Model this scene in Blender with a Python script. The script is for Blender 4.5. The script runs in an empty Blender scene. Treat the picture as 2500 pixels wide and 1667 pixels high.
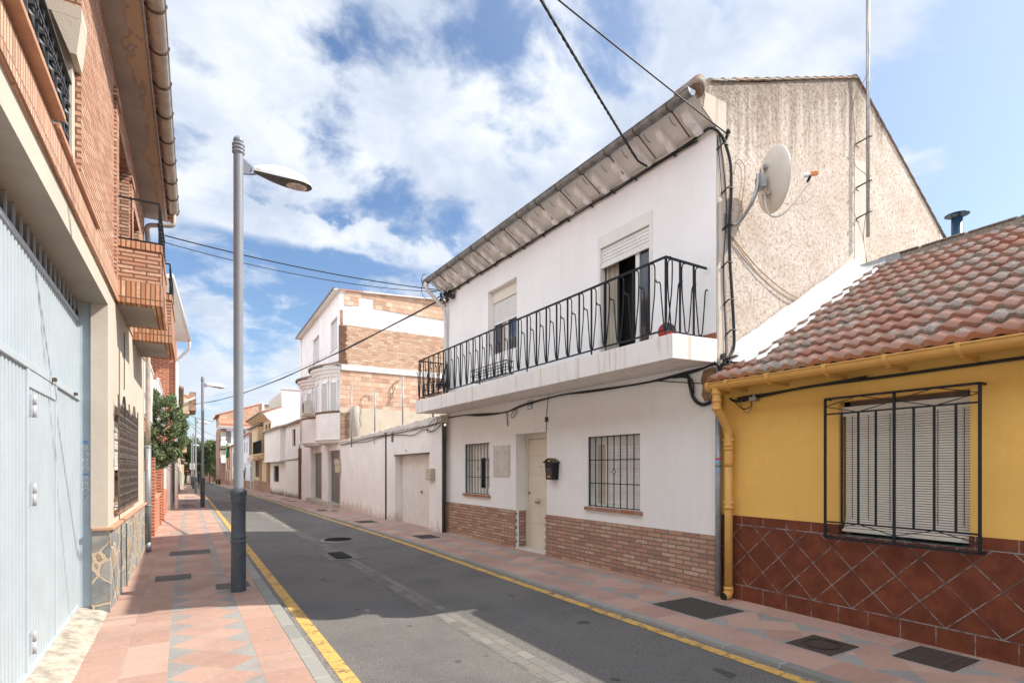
import bpy, bmesh, math, random
from mathutils import Vector, Matrix
random.seed(7)
R = math.radians
SC = bpy.context.scene
COL = SC.collection
# ---------------------------------------------------------------- measuring: lines of sight from the tripod to planes of the street
FPX, CXP, HOR, EYE = 1340.0, 1250.0, 1139.0, 1.6
YAW = math.atan((CXP - 448) / FPX)
SN, CS = math.sin(YAW), math.cos(YAW)
def ray(u, v):
    l = (u - CXP) / FPX
    return (SN + l*CS, CS - l*SN, (HOR - v) / FPX)
def onX(u, v, X):
    r = ray(u, v); t = X / r[0]; return (r[1]*t, EYE + r[2]*t)
def onY(u, v, Y):
    r = ray(u, v); t = Y / r[1]; return (r[0]*t, EYE + r[2]*t)
def pave(y):            # height of the pavements: level here, falling gently beyond 11 m
    return 0.12 if y < 11 else (0.12 - 0.0131*(y-11) if y < 110 else 0.12 - 0.0131*99)
def onG(u, v, dz=0.0):
    r = ray(u, v); z = 0.12 + dz
    for k in range(30):
        t = (z - EYE) / r[2]; z = pave(r[1]*t) + dz
    return (r[0]*t, r[1]*t)
class Frame:            # a facade: s runs along it, o comes out of it, z is up
    def __init__(s, p, ang, side):
        a = R(ang); s.p = p; s.d = (math.sin(a), math.cos(a))
        s.n = (-s.d[1], s.d[0]) if side == 'R' else (s.d[1], -s.d[0])
    def P(s, a, o, z):
        return Vector((s.p[0] + a*s.d[0] + o*s.n[0], s.p[1] + a*s.d[1] + o*s.n[1], z))
    def px(s, u, v, o=0.0):
        r = ray(u, v); t = (s.p[0]*s.n[0] + s.p[1]*s.n[1] + o) / (r[0]*s.n[0] + r[1]*s.n[1])
        x, y = r[0]*t, r[1]*t
        return ((x-s.p[0])*s.d[0] + (y-s.p[1])*s.d[1], EYE + r[2]*t)
class AxF(Frame):       # world axes: s = x, o = y
    def __init__(s): pass
    def P(s, a, o, z): return Vector((a, o, z))
WF = AxF()
def z1(x, y): return (x/3.136, y/3.136)
# ---------------------------------------------------------------- mesh builder
class MB:
    def __init__(s, uvf=None): s.v = []; s.f = []; s.m = []; s.sm = []; s.tint = []; s.uvf = uvf
    def add(s, pts): n = len(s.v); s.v += [Vector(p) for p in pts]; return n
    def face(s, idx, mi=0, sm=False, tint=0.5): s.f.append(tuple(idx)); s.m.append(mi); s.sm.append(sm); s.tint.append(tint)
    def poly(s, pts, mi=0, tint=0.5): n = s.add(pts); s.face(range(n, n+len(pts)), mi, False, tint)
    def hexa(s, p, mi=0, tint=0.5):       # p: 4 bottom + 4 top corners
        n = s.add(p)
        for q in ((3,2,1,0),(4,5,6,7),(0,1,5,4),(1,2,6,5),(2,3,7,6),(3,0,4,7)): s.face([n+i for i in q], mi, False, tint)
    def box(s, fr, s0, s1, o0, o1, z0, z1, mi=0, tint=0.5):
        P = fr.P
        s.hexa([P(s0,o0,z0),P(s1,o0,z0),P(s1,o1,z0),P(s0,o1,z0),P(s0,o0,z1),P(s1,o0,z1),P(s1,o1,z1),P(s0,o1,z1)], mi, tint)
    def prism(s, a, b, mi=0, tint=0.5):   # loops a and b of the same length
        n = s.add(a); m = s.add(b); k = len(a)
        s.face(list(range(n, n+k))[::-1], mi, False, tint); s.face(range(m, m+k), mi, False, tint)
        for i in range(k): j = (i+1) % k; s.face((n+i, n+j, m+j, m+i), mi, False, tint)
    def tube(s, pts, r, n=8, mi=0, caps=True, sm=True):
        pts = [Vector(p) for p in pts]; rings = []
        rr = r if isinstance(r, (list, tuple)) else [r]*len(pts)
        up = None
        for i, p in enumerate(pts):
            t = (pts[min(i+1, len(pts)-1)] - pts[max(i-1, 0)])
            if t.length < 1e-9: t = Vector((0,0,1))
            t.normalize()
            if up is None:
                up = Vector((0,0,1)) if abs(t.z) < 0.9 else Vector((0,1,0))
            a = up - t*up.dot(t)
            if a.length < 1e-4: a = Vector((1,0,0)) - t*t.x
            a.normalize(); up = a; b = t.cross(a)
            ph = math.pi/n if n == 4 else 0
            rings.append(s.add([p + (a*math.cos(2*math.pi*k/n+ph) + b*math.sin(2*math.pi*k/n+ph))*rr[i] for k in range(n)]))
        for q in range(len(rings)-1):
            for k in range(n):
                j = (k+1) % n; s.face((rings[q]+k, rings[q]+j, rings[q+1]+j, rings[q+1]+k), mi, sm and n > 4)
        if caps:
            s.face([rings[0]+k for k in range(n)][::-1], mi); s.face([rings[-1]+k for k in range(n)], mi)
    def lathe(s, c, prof, n=24, mi=0, axis=None):
        c = Vector(c); rings = []
        ax = Vector(axis).normalized() if axis else Vector((0,0,1))
        a = Vector((1,0,0)) if abs(ax.x) < 0.9 else Vector((0,1,0))
        a = (a - ax*a.dot(ax)).normalized(); b = ax.cross(a)
        for r, z in prof:
            rings.append(s.add([c + ax*z + (a*math.cos(2*math.pi*k/n) + b*math.sin(2*math.pi*k/n))*max(r, 1e-5) for k in range(n)]))
        for q in range(len(rings)-1):
            for k in range(n):
                j = (k+1) % n; s.face((rings[q]+k, rings[q]+j, rings[q+1]+j, rings[q+1]+k), mi, True)
    def build(s, name, mats, parent=None, bevel=0.0, loc=None):
        me = bpy.data.meshes.new(name)
        org = Vector(parent_loc(parent)) if parent is not None else Vector(loc or (0,0,0))
        me.from_pydata([tuple(v - org) for v in s.v], [], s.f)
        if not isinstance(mats, (list, tuple)): mats = [mats]
        for m in mats: me.materials.append(m)
        me.polygons.foreach_set('material_index', s.m); me.polygons.foreach_set('use_smooth', s.sm)
        me.update()
        me.uv_layers.new(name='UVMap'); me.attributes.new('tint', 'FLOAT', 'CORNER')
        uvs_, tins = [0.0]*(2*len(me.loops)), [0.5]*len(me.loops)
        for p in me.polygons:
            nx, ny, nz = abs(p.normal.x), abs(p.normal.y), abs(p.normal.z)
            t = s.tint[p.index]
            for li in p.loop_indices:
                c = s.v[me.loops[li].vertex_index]
                q = s.uvf(c) if s.uvf else (c.x, c.y) if nz > 0.8 else ((c.y, c.z) if nx >= ny else (c.x, c.z))
                uvs_[2*li], uvs_[2*li+1] = q; tins[li] = t
        me.uv_layers[0].data.foreach_set('uv', uvs_); me.attributes['tint'].data.foreach_set('value', tins)
        o = bpy.data.objects.new(name, me); COL.objects.link(o)
        if parent is not None: o.parent = parent
        else: o.location = org
        if bevel:
            b = o.modifiers.new('bevel', 'BEVEL'); b.width = bevel; b.segments = 2; b.limit_method = 'ANGLE'; b.angle_limit = R(40)
        return o
def parent_loc(p):
    l = Vector((0,0,0))
    while p is not None: l += p.location; p = p.parent
    return l
def tag(o, label=None, cat=None, group=None, kind=None):
    if label: o['label'] = label
    if cat: o['category'] = cat
    if group: o['group'] = group
    if kind: o['kind'] = kind
    return o
def thing(name, loc, label, cat, group=None):
    o = bpy.data.objects.new(name, None); o.empty_display_size = 0.2; COL.objects.link(o); o.location = loc
    return tag(o, label, cat, group)
def copy_tree(o, parent=None):
    c = o.copy(); COL.objects.link(c); c.parent = parent
    for ch in list(o.children): copy_tree(ch, c)
    return c
def text_mesh(txt, size):
    cu = bpy.data.curves.new('t', 'FONT'); cu.body = txt; cu.size = size; cu.align_x = 'CENTER'; cu.align_y = 'CENTER'; cu.extrude = 0.001
    ob = bpy.data.objects.new('t', cu); COL.objects.link(ob)
    bpy.context.view_layer.update()
    me = bpy.data.meshes.new_from_object(ob); vs = [tuple(v.co) for v in me.vertices]; fs = [tuple(p.vertices) for p in me.polygons]
    bpy.data.objects.remove(ob); bpy.data.curves.remove(cu); bpy.data.meshes.remove(me)
    return vs, fs
def put_text(mb, txt, size, origin, ex, ey, mi=0):    # ex = reading direction, ey = up
    vs, fs = text_mesh(txt, size); ex = Vector(ex); ey = Vector(ey); ez = ex.cross(ey); n = mb.add([Vector(origin) + ex*x + ey*y + ez*z for x, y, z in vs])
    for f in fs: mb.face([n+i for i in f], mi)
def panel(mb, fr, s0, s1, z0, z1, holes=(), o=0.0, mi=0, jm=0):   # a wall front with real openings and their reveals
    ss = sorted({s0, s1, *[h[0] for h in holes], *[h[1] for h in holes]}); zs = sorted({z0, z1, *[h[2] for h in holes], *[h[3] for h in holes]})
    ss = [a for a in ss if s0-1e-6 <= a <= s1+1e-6]; zs = [a for a in zs if z0-1e-6 <= a <= z1+1e-6]
    P = fr.P
    for i in range(len(ss)-1):
        for j in range(len(zs)-1):
            a, b, c, d = ss[i], ss[i+1], zs[j], zs[j+1]; ms, mz = (a+b)/2, (c+d)/2
            if any(h[0] < ms < h[1] and h[2] < mz < h[3] for h in holes): continue
            mb.poly([P(a,o,c),P(b,o,c),P(b,o,d),P(a,o,d)], mi)
    for h in holes:
        a, b, c, d, w = h[:5]; c = max(c, z0)
        for q in (((a,c),(a,d)),((b,c),(b,d)),((a,c),(b,c)),((a,d),(b,d))):
            (x1,y1),(x2,y2) = q
            mb.poly([P(x1,o,y1),P(x2,o,y2),P(x2,o-w,y2),P(x1,o-w,y1)], jm)
def slats(mb, fr, s0, s1, z0, z1, o, pitch=0.045, d=0.006, mi=0, vertical=False):   # roller shutter / ribbed sheet
    P = fr.P; L = (s1-s0) if vertical else (z1-z0); n = max(1, int(round(L/pitch))); p = L/n
    prof = []
    for k in range(n):
        prof += [(k*p, -d), (k*p+0.12*p, 0), (k*p+0.86*p, 0.0), (k*p+0.94*p, -d)]
    prof.append((L, -d))
    for (a, oa), (b, ob) in zip(prof[:-1], prof[1:]):
        if vertical: mb.poly([P(s0+a,o+oa,z0),P(s0+b,o+ob,z0),P(s0+b,o+ob,z1),P(s0+a,o+oa,z1)], mi)
        else: mb.poly([P(s0,o+oa,z0+a),P(s1,o+oa,z0+a),P(s1,o+ob,z0+b),P(s0,o+ob,z0+b)], mi)
def ribs(mb, fr, s0, s1, z0, z1, o, pitch, d, mi=0):
    n = max(1, int(round((s1-s0)/pitch))); p = (s1-s0)/n; pr = []
    for k in range(n): pr += [(k*p, -d), (k*p+.30*p, -d), (k*p+.40*p, 0), (k*p+.90*p, 0)]
    pr.append((s1-s0, -d))
    for (a, oa), (b, ob) in zip(pr[:-1], pr[1:]): mb.poly([fr.P(s0+a,o+oa,z0),fr.P(s0+b,o+ob,z0),fr.P(s0+b,o+ob,z1),fr.P(s0+a,o+oa,z1)], mi)
def lerpt(tab, t):
    for (a, x), (b, y) in zip(tab[:-1], tab[1:]):
        if t <= b: return x+(y-x)*(t-a)/(b-a)
    return tab[-1][1]
def sag(a, b, drop, n=16):
    a, b = Vector(a), Vector(b)
    return [a.lerp(b, k/n) - Vector((0,0,drop*4*(k/n)*(1-k/n))) for k in range(n+1)]
def smoothpath(pts, sub=6):
    pts = [Vector(p) for p in pts]; out = []
    for i in range(len(pts)-1):
        p0 = pts[max(i-1,0)]; p1 = pts[i]; p2 = pts[i+1]; p3 = pts[min(i+2,len(pts)-1)]
        for k in range(sub):
            t = k/sub
            out.append(0.5*((2*p1)+(p2-p0)*t+(2*p0-5*p1+4*p2-p3)*t*t+(3*p1-p0-3*p2+p3)*t**3))
    out.append(pts[-1]); return out
# ---------------------------------------------------------------- node helper and materials
class NT:
    def __init__(s, nt): s.nt = nt; s.n = nt.nodes; s.l = nt.links
    def node(s, t, **kw):
        n = s.n.new(t)
        for k, v in kw.items(): setattr(n, k, v)
        return n
    def put(s, sock, v):
        if isinstance(v, bpy.types.NodeSocket): s.l.new(v, sock)
        elif isinstance(v, (tuple, list)):
            sock.default_value = tuple(v) + (1.0,) if (len(v) == 3 and sock.type == 'RGBA') else tuple(v)
        else: sock.default_value = v
    def m(s, op, a, b=0.0, c=0.0, clamp=False):
        n = s.node('ShaderNodeMath', operation=op, use_clamp=clamp); s.put(n.inputs[0], a); s.put(n.inputs[1], b); s.put(n.inputs[2], c); return n.outputs[0]
    def vm(s, op, a, b=(0,0,0)):
        n = s.node('ShaderNodeVectorMath', operation=op); s.put(n.inputs[0], a)
        if op == 'SCALE': s.put(n.inputs[3], b)
        else: s.put(n.inputs[1], b)
        return n.outputs[1] if op in ('DOT_PRODUCT', 'LENGTH', 'DISTANCE') else n.outputs[0]
    def mix(s, f, a, b, mode='MIX'):
        n = s.node('ShaderNodeMix', data_type='RGBA', blend_type=mode); s.put(n.inputs[0], f); s.put(n.inputs[6], a); s.put(n.inputs[7], b); return n.outputs[2]
    def noise(s, vec, scale, detail=4.0, rough=0.55, dist=0.0, col=False):
        n = s.node('ShaderNodeTexNoise'); s.put(n.inputs['Vector'], vec); n.inputs['Scale'].default_value = scale; n.inputs['Detail'].default_value = detail
        n.inputs['Roughness'].default_value = rough; n.inputs['Distortion'].default_value = dist
        return n.outputs[1] if col else n.outputs[0]
    def ramp(s, f, stops):
        n = s.node('ShaderNodeValToRGB'); s.put(n.inputs[0], f); e = n.color_ramp.elements
        while len(e) < len(stops): e.new(0.5)
        for i, (p, c) in enumerate(stops):
            e[i].position = p; e[i].color = (c, c, c, 1) if isinstance(c, (int, float)) else tuple(c) + (1,)
        return n.outputs[0]
    def smooth(s, x, lo, hi):
        n = s.node('ShaderNodeMapRange', interpolation_type='SMOOTHSTEP'); s.put(n.inputs[0], x); s.put(n.inputs[1], lo); s.put(n.inputs[2], hi); return n.outputs[0]
    def sep(s, v):
        n = s.node('ShaderNodeSeparateXYZ'); s.put(n.inputs[0], v); return n.outputs
    def comb(s, x, y, z=0.0):
        n = s.node('ShaderNodeCombineXYZ'); s.put(n.inputs[0], x); s.put(n.inputs[1], y); s.put(n.inputs[2], z); return n.outputs[0]
def newmat(name, rough=0.8, metal=0.0, spec=0.5):
    m = bpy.data.materials.new(name); m.use_nodes = True; t = NT(m.node_tree)
    b = t.n['Principled BSDF']; b.inputs['Roughness'].default_value = rough; b.inputs['Metallic'].default_value = metal
    b.inputs['Specular IOR Level'].default_value = spec
    t.b = b; t.uv = t.node('ShaderNodeUVMap').outputs[0]; t.ob = t.node('ShaderNodeTexCoord').outputs['Object']
    geo = t.node('ShaderNodeNewGeometry'); t.pos = geo.outputs['Position']
    return m, t
def bump(t, h, strength, dist=0.01):
    n = t.node('ShaderNodeBump'); n.inputs['Strength'].default_value = strength; n.inputs['Distance'].default_value = dist
    t.put(n.inputs['Height'], h); t.l.new(n.outputs[0], t.b.inputs['Normal'])
def plaster(name, col, var=0.06, bs=60, bstr=0.25, dirt=0.0, dirtcol=(0.30,0.24,0.17), streak=0.0, patch=None, rough=0.9):
    m, t = newmat(name, rough, spec=0.25)
    c = t.mix(t.smooth(t.noise(t.pos, 1.1, 5, 0.6), 0.35, 0.7), [x*(1-var) for x in col], [min(1, x*(1+var)) for x in col])
    c = t.mix(t.m('MULTIPLY', t.smooth(t.noise(t.pos, 9, 6, 0.7), 0.5, 0.75), 0.25), c, [x*(1-2.2*var) for x in col])
    if streak:
        p = t.sep(t.pos); st = t.noise(t.comb(t.m('MULTIPLY', p[0], 9.0), t.m('MULTIPLY', p[1], 9.0), t.m('MULTIPLY', p[2], 0.7)), 1.0, 5, 0.65)
        c = t.mix(t.m('MULTIPLY', t.smooth(st, 0.50, 0.66), streak), c, dirtcol)
    if dirt:
        d = t.smooth(t.noise(t.pos, 3.3, 8, 0.72), 0.53, 0.72); c = t.mix(t.m('MULTIPLY', d, dirt), c, dirtcol)
    if patch:      # low stain band: (z centre, height, strength, colour)
        zc, hh, stg, pc = patch
        p = t.sep(t.pos); up = t.m('MULTIPLY', t.m('SUBTRACT', zc+hh, p[2]), 1.0/hh)
        nz = t.noise(t.comb(t.m('MULTIPLY', p[0], 3.0), t.m('MULTIPLY', p[1], 3.0), t.m('MULTIPLY', p[2], 1.2)), 1.6, 7, 0.75)
        f = t.smooth(t.m('ADD', t.m('MULTIPLY', up, 0.45), nz), 0.62, 0.88); c = t.mix(t.m('MULTIPLY', f, stg), c, pc)
    t.put(t.b.inputs['Base Color'], c)
    h = t.m('ADD', t.noise(t.pos, bs, 3, 0.6), t.m('MULTIPLY', t.noise(t.pos, 5, 3), 2.5)); bump(t, h, bstr, 0.006)
    return m
def flat(name, col, rough=0.6, metal=0.0, var=0.12, ns=14, bstr=0.1, spec=0.5, rust=0.0, rustcol=(0.25,0.1,0.04)):
    m, t = newmat(name, rough, metal, spec)
    c = t.mix(t.smooth(t.noise(t.pos, ns, 5, 0.65), 0.3, 0.7), [x*(1-var) for x in col], [min(1, x*(1+var)) for x in col])
    if rust: c = t.mix(t.m('MULTIPLY', t.smooth(t.noise(t.pos, ns*0.8, 8, 0.75), 0.55, 0.72), rust), c, rustcol)
    t.put(t.b.inputs['Base Color'], c)
    t.put(t.b.inputs['Roughness'], t.m('ADD', rough-0.08, t.m('MULTIPLY', t.noise(t.pos, ns*1.7, 4), 0.16)))
    bump(t, t.noise(t.pos, ns*5, 3), bstr, 0.003)
    return m
def bricks(name, c1, c2, mortar, bw, bh, ms, off=0.5, bstr=0.6, var=0.5, c3=None, dist=0.008, wob=0.006, swap=False, darkm=0.0):
    m, t = newmat(name, 0.9, spec=0.2)
    u = t.sep(t.uv); w = t.noise(t.comb(u[0], u[1]), 7, 3, 0.6, col=True)
    vec = t.vm('ADD', t.comb(u[1], u[0]) if swap else t.comb(u[0], u[1]), t.vm('SCALE', t.vm('SUBTRACT', w, (0.5,0.5,0.5)), wob))
    b = t.node('ShaderNodeTexBrick'); b.offset = off
    t.put(b.inputs['Vector'], vec); t.put(b.inputs['Color1'], c1); t.put(b.inputs['Color2'], c2); t.put(b.inputs['Mortar'], mortar)
    b.inputs['Scale'].default_value = 1.0; b.inputs['Mortar Size'].default_value = ms; b.inputs['Mortar Smooth'].default_value = 0.15
    b.inputs['Brick Width'].default_value = bw; b.inputs['Row Height'].default_value = bh
    col = b.outputs['Color']; mo = b.outputs['Fac']
    vs_ = t.sep(vec); row = t.m('FLOOR', t.m('DIVIDE', vs_[1], bh)); par_ = t.m('SUBTRACT', 1.0, t.m('ABSOLUTE', t.m('MODULO', row, 2.0)))
    cn = t.m('FLOOR', t.m('DIVIDE', t.m('ADD', vs_[0], t.m('MULTIPLY', par_, bw*off)), bw))
    wn = t.node('ShaderNodeTexWhiteNoise'); t.put(wn.inputs['Vector'], t.comb(cn, row)); rnd = wn.outputs['Value']; notm = t.m('SUBTRACT', 1.0, mo)
    if c3: col = t.mix(t.m('MULTIPLY', t.m('MULTIPLY', t.smooth(rnd, 0.6, 1.0), t.smooth(t.noise(t.pos, 28, 3), 0.3, 0.6)), notm), col, c3)
    col = t.mix(t.m('MULTIPLY', t.m('MULTIPLY', t.smooth(rnd, 0.30, 0.0), notm), 0.45), col, [x*0.5 for x in c1])
    col = t.mix(t.m('MULTIPLY', t.smooth(t.noise(t.pos, 22, 6, 0.7), 0.45, 0.75), var*0.5), col, [x*0.55 for x in c1])
    col = t.mix(t.m('MULTIPLY', t.smooth(t.noise(t.pos, 2.0, 4, 0.6), 0.5, 0.8), var*0.3), col, mortar)
    t.put(t.b.inputs['Base Color'], col)
    bump(t, t.m('ADD', t.m('SUBTRACT', 1.0, mo), t.m('MULTIPLY', t.noise(t.pos, 90, 3), 0.25)), bstr, dist)
    return m
def slab_mat(name, kind, x0, wband=0.6):
    # 'plain': 30 x 40 cm pink slabs; 'diamond': pink and grey diamonds laid at 45 degrees
    m, t = newmat(name, 0.85, spec=0.25)
    u = t.sep(t.uv); pink1, pink2, grey, joint = (0.45,0.275,0.215), (0.56,0.375,0.30), (0.31,0.305,0.29), (0.46,0.37,0.31)
    if kind == 'plain':
        b = t.node('ShaderNodeTexBrick'); b.offset = 0.0; t.put(b.inputs['Vector'], t.comb(t.m('ADD', u[1], 0.11), t.m('MULTIPLY', t.m('SUBTRACT', u[0], x0), 0.29/wband)))
        b.inputs['Scale'].default_value = 1.0; b.inputs['Brick Width'].default_value = 0.4; b.inputs['Row Height'].default_value = 0.29
        b.inputs['Mortar Size'].default_value = 0.0035; b.inputs['Mortar Smooth'].default_value = 0.2
        t.put(b.inputs['Color1'], pink1); t.put(b.inputs['Color2'], pink2); t.put(b.inputs['Mortar'], joint)
        c = b.outputs['Color']; j = b.outputs['Fac']; g = 0.0
    else:
        x = t.m('MULTIPLY', t.m('SUBTRACT', u[0], x0), 0.6/wband); y = t.m('ADD', u[1], 0.085)
        p = t.m('MULTIPLY', t.m('ADD', x, y), 2.5); q = t.m('MULTIPLY', t.m('SUBTRACT', x, y), 2.5)
        pi_, qi = t.m('FLOOR', t.m('ADD', p, 0.5)), t.m('FLOOR', t.m('ADD', q, 0.5))
        sm = t.m('ADD', pi_, qi)
        g = t.m('ADD', t.m('LESS_THAN', sm, 0.5), t.m('GREATER_THAN', sm, 2.5), clamp=True)
        dp = t.m('ABSOLUTE', t.m('SUBTRACT', t.m('FRACT', t.m('ADD', p, 0.5)), 0.5)); dp = t.m('SUBTRACT', 0.5, dp)
        dq = t.m('SUBTRACT', 0.5, t.m('ABSOLUTE', t.m('SUBTRACT', t.m('FRACT', t.m('ADD', q, 0.5)), 0.5)))
        j = t.m('LESS_THAN', t.m('MINIMUM', dp, dq), 0.011)
        wn = t.node('ShaderNodeTexWhiteNoise'); t.put(wn.inputs['Vector'], t.comb(pi_, qi)); rnd = wn.outputs['Value']
        c = t.mix(rnd, pink1, pink2); c = t.mix(g, c, t.mix(rnd, grey, [k*1.2 for k in grey])); c = t.mix(j, c, joint)
    n1 = t.noise(t.pos, 55, 5, 0.75); n2 = t.noise(t.pos, 1.6, 5, 0.6)
    c = t.mix(t.m('MULTIPLY', t.smooth(n1, 0.5, 0.8), 0.35), c, (0.22,0.14,0.11)); c = t.mix(t.m('MULTIPLY', t.smooth(n2, 0.42, 0.7), 0.38), c, (0.27,0.19,0.16)); n3 = t.noise(t.pos, 16, 6, 0.75); c = t.mix(t.m('MULTIPLY', t.smooth(n3, 0.48, 0.7), 0.30), c, (0.60,0.46,0.38))
    sp = t.smooth(t.noise(t.pos, 11, 3, 0.5), 0.70, 0.74); c = t.mix(t.m('MULTIPLY', sp, 0.4), c, (0.12,0.10,0.09))
    t.put(t.b.inputs['Base Color'], c)
    w = t.noise(t.vm('MULTIPLY', t.pos, (30, 90, 30)), 1.0, 4, 0.7, 1.5)
    bump(t, t.m('SUBTRACT', t.m('MULTIPLY', w, 0.8), t.m('MULTIPLY', j, 1.4)), 0.8, 0.008)
    return m
def asphalt():
    m, t = newmat('asphalt', 0.85, spec=0.3)
    a = t.noise(t.pos, 190, 2, 0.8); b = t.noise(t.pos, 0.9, 6, 0.62); p = t.sep(t.pos)
    c = t.mix(t.smooth(a, 0.36, 0.66), (0.07,0.068,0.065), (0.25,0.237,0.22))
    g2 = t.noise(t.pos, 70, 5, 0.85); c = t.mix(t.m('MULTIPLY', t.smooth(g2, 0.50, 0.62), 0.55), c, (0.30,0.28,0.25)); c = t.mix(t.m('MULTIPLY', t.smooth(g2, 0.47, 0.38), 0.5), c, (0.05,0.05,0.05))
    c = t.mix(t.m('MULTIPLY', t.smooth(b, 0.42, 0.66), 0.5), c, (0.095,0.092,0.09))
    c = t.mix(t.m('MULTIPLY', t.smooth(t.noise(t.pos, 320, 1, 0.5), 0.66, 0.72), 0.75), c, (0.48,0.44,0.38))
    spots = t.smooth(t.noise(t.vm('MULTIPLY', t.pos, (3.4, 2.4, 1)), 1.0, 2, 0.4), 0.71, 0.735); c = t.mix(t.m('MULTIPLY', spots, 0.6), c, (0.03,0.03,0.032))
    tr = t.noise(t.comb(t.m('MULTIPLY', p[0], 1.7), t.m('MULTIPLY', p[1], 0.12), 0), 1.0, 3, 0.5); c = t.mix(t.m('MULTIPLY', t.smooth(tr, 0.5, 0.7), 0.3), c, (0.20,0.19,0.18))
    t.put(t.b.inputs['Base Color'], c); bump(t, t.noise(t.pos, 150, 3, 0.7), 0.7, 0.006)
    return m
def paintline():
    m, t = newmat('yellow_road_paint', 0.75, spec=0.3)
    c = t.mix(t.smooth(t.noise(t.pos, 60, 4, 0.7), 0.4, 0.7), (0.66,0.39,0.10), (0.74,0.475,0.16))
    wear = t.m('ADD', t.m('MULTIPLY', t.noise(t.pos, 130, 3, 0.7), 0.5), t.m('MULTIPLY', t.noise(t.pos, 6, 6, 0.75), 0.75))
    c = t.mix(t.smooth(wear, 0.64, 0.76), c, (0.11,0.10,0.09))
    p = t.sep(t.pos); w = t.m('ADD', p[1], t.m('MULTIPLY', t.noise(t.pos, 14, 3), 0.05)); cr = t.m('LESS_THAN', t.m('FRACT', t.m('MULTIPLY', w, 4.1)), 0.035)
    c = t.mix(t.m('MULTIPLY', cr, 0.8), c, (0.08,0.07,0.06))
    t.put(t.b.inputs['Base Color'], c); bump(t, t.noise(t.pos, 150, 3, 0.7), 0.5, 0.004)
    return m
def roughcast():
    m, t = newmat('rough_render', 0.95, spec=0.15)
    p = t.sep(t.pos); v = t.vm('ADD', t.pos, t.vm('SCALE', t.noise(t.pos, 6, 3, col=True), 0.12))
    vo = t.node('ShaderNodeTexVoronoi'); vo.inputs['Scale'].default_value = 26; t.put(vo.inputs['Vector'], t.vm('MULTIPLY', v, (1.5, 1.5, 0.9)))
    n = t.noise(v, 24, 8, 0.85); big = t.noise(t.pos, 1.0, 5, 0.6)
    base = t.mix(t.smooth(big, 0.3, 0.7), (0.63,0.54,0.455), (0.75,0.68,0.595))
    c = t.mix(t.m('MULTIPLY', t.smooth(n, 0.49, 0.58), 0.85), base, (0.36,0.24,0.155)); c = t.mix(t.m('MULTIPLY', t.smooth(t.noise(t.pos, 3.0, 4, 0.6), 0.45, 0.7), 0.3), c, (0.46,0.33,0.23))
    c = t.mix(t.m('MULTIPLY', t.smooth(t.noise(t.pos, 75, 4, 0.8), 0.56, 0.7), 0.6), c, (0.80,0.74,0.66))
    top = t.m('SUBTRACT', t.m('ADD', 5.75, t.m('MULTIPLY', t.m('SUBTRACT', p[0], 5.0), 0.385)), p[2])      # metres below the front verge
    dr = t.noise(t.comb(t.m('MULTIPLY', p[0], 5.5), 0.0, t.m('MULTIPLY', p[2], 0.35)), 1.0, 6, 0.7)
    f = t.smooth(t.m('SUBTRACT', t.m('MULTIPLY', dr, 1.6), t.m('MULTIPLY', top, 0.44)), 0.42, 0.85)
    c = t.mix(t.m('MULTIPLY', f, t.m('ADD', 0.38, t.m('MULTIPLY', t.smooth(n, 0.35, 0.6), 0.5))), c, (0.19,0.145,0.11))
    t.put(t.b.inputs['Base Color'], c); bump(t, t.m('ADD', n, t.m('MULTIPLY', vo.outputs['Distance'], 0.3)), 0.6, 0.010)
    return m
def plinth_tiles():
    m, t = newmat('glazed_plinth_tiles', 0.55, spec=0.22)
    u = t.sep(t.uv); x = t.m('ADD', u[0], 0.17); z = u[1]
    T = 0.365
    p = t.m('DIVIDE', t.m('ADD', x, t.m('SUBTRACT', z, 0.287)), T); q = t.m('DIVIDE', t.m('SUBTRACT', x, t.m('SUBTRACT', z, 0.287)), T)
    def edge(k): return t.m('SUBTRACT', 0.5, t.m('ABSOLUTE', t.m('SUBTRACT', t.m('FRACT', k), 0.5)))
    jd = t.m('LESS_THAN', t.m('MINIMUM', edge(p), edge(q)), 0.014)
    top = t.m('GREATER_THAN', z, 0.955); bot = t.m('LESS_THAN', z, 0.287); band = t.m('ADD', top, bot, clamp=True)
    js = t.m('LESS_THAN', edge(t.m('DIVIDE', t.m('ADD', u[0], 0.01), 0.262)), 0.014)
    hl = t.m('ADD', t.m('LESS_THAN', t.m('ABSOLUTE', t.m('SUBTRACT', z, 0.955)), 0.0045), t.m('LESS_THAN', t.m('ABSOLUTE', t.m('SUBTRACT', z, 0.287)), 0.0045), clamp=True)
    j = t.m('ADD', t.m('ADD', t.m('MULTIPLY', band, js), t.m('MULTIPLY', t.m('SUBTRACT', 1.0, band), jd)), hl, clamp=True)
    wn = t.node('ShaderNodeTexWhiteNoise'); t.put(wn.inputs['Vector'], t.comb(t.m('FLOOR', p), t.m('FLOOR', q)))
    c = t.mix(t.smooth(t.noise(t.pos, 7, 5, 0.65), 0.3, 0.72), (0.125,0.032,0.016), (0.205,0.060,0.028))
    c = t.mix(t.m('MULTIPLY', wn.outputs['Value'], 0.3), c, (0.12,0.032,0.018)); c = t.mix(j, c, t.mix(t.smooth(t.noise(t.pos, 12, 4), 0.45, 0.6), (0.26,0.25,0.24), (0.10,0.095,0.09)))
    t.put(t.b.inputs['Base Color'], c); t.put(t.b.inputs['Roughness'], t.m('ADD', 0.55, t.m('MULTIPLY', j, 0.35)))
    bump(t, t.m('SUBTRACT', t.m('MULTIPLY', t.noise(t.pos, 5, 2), 0.5), j), 0.35, 0.003)
    return m
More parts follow.
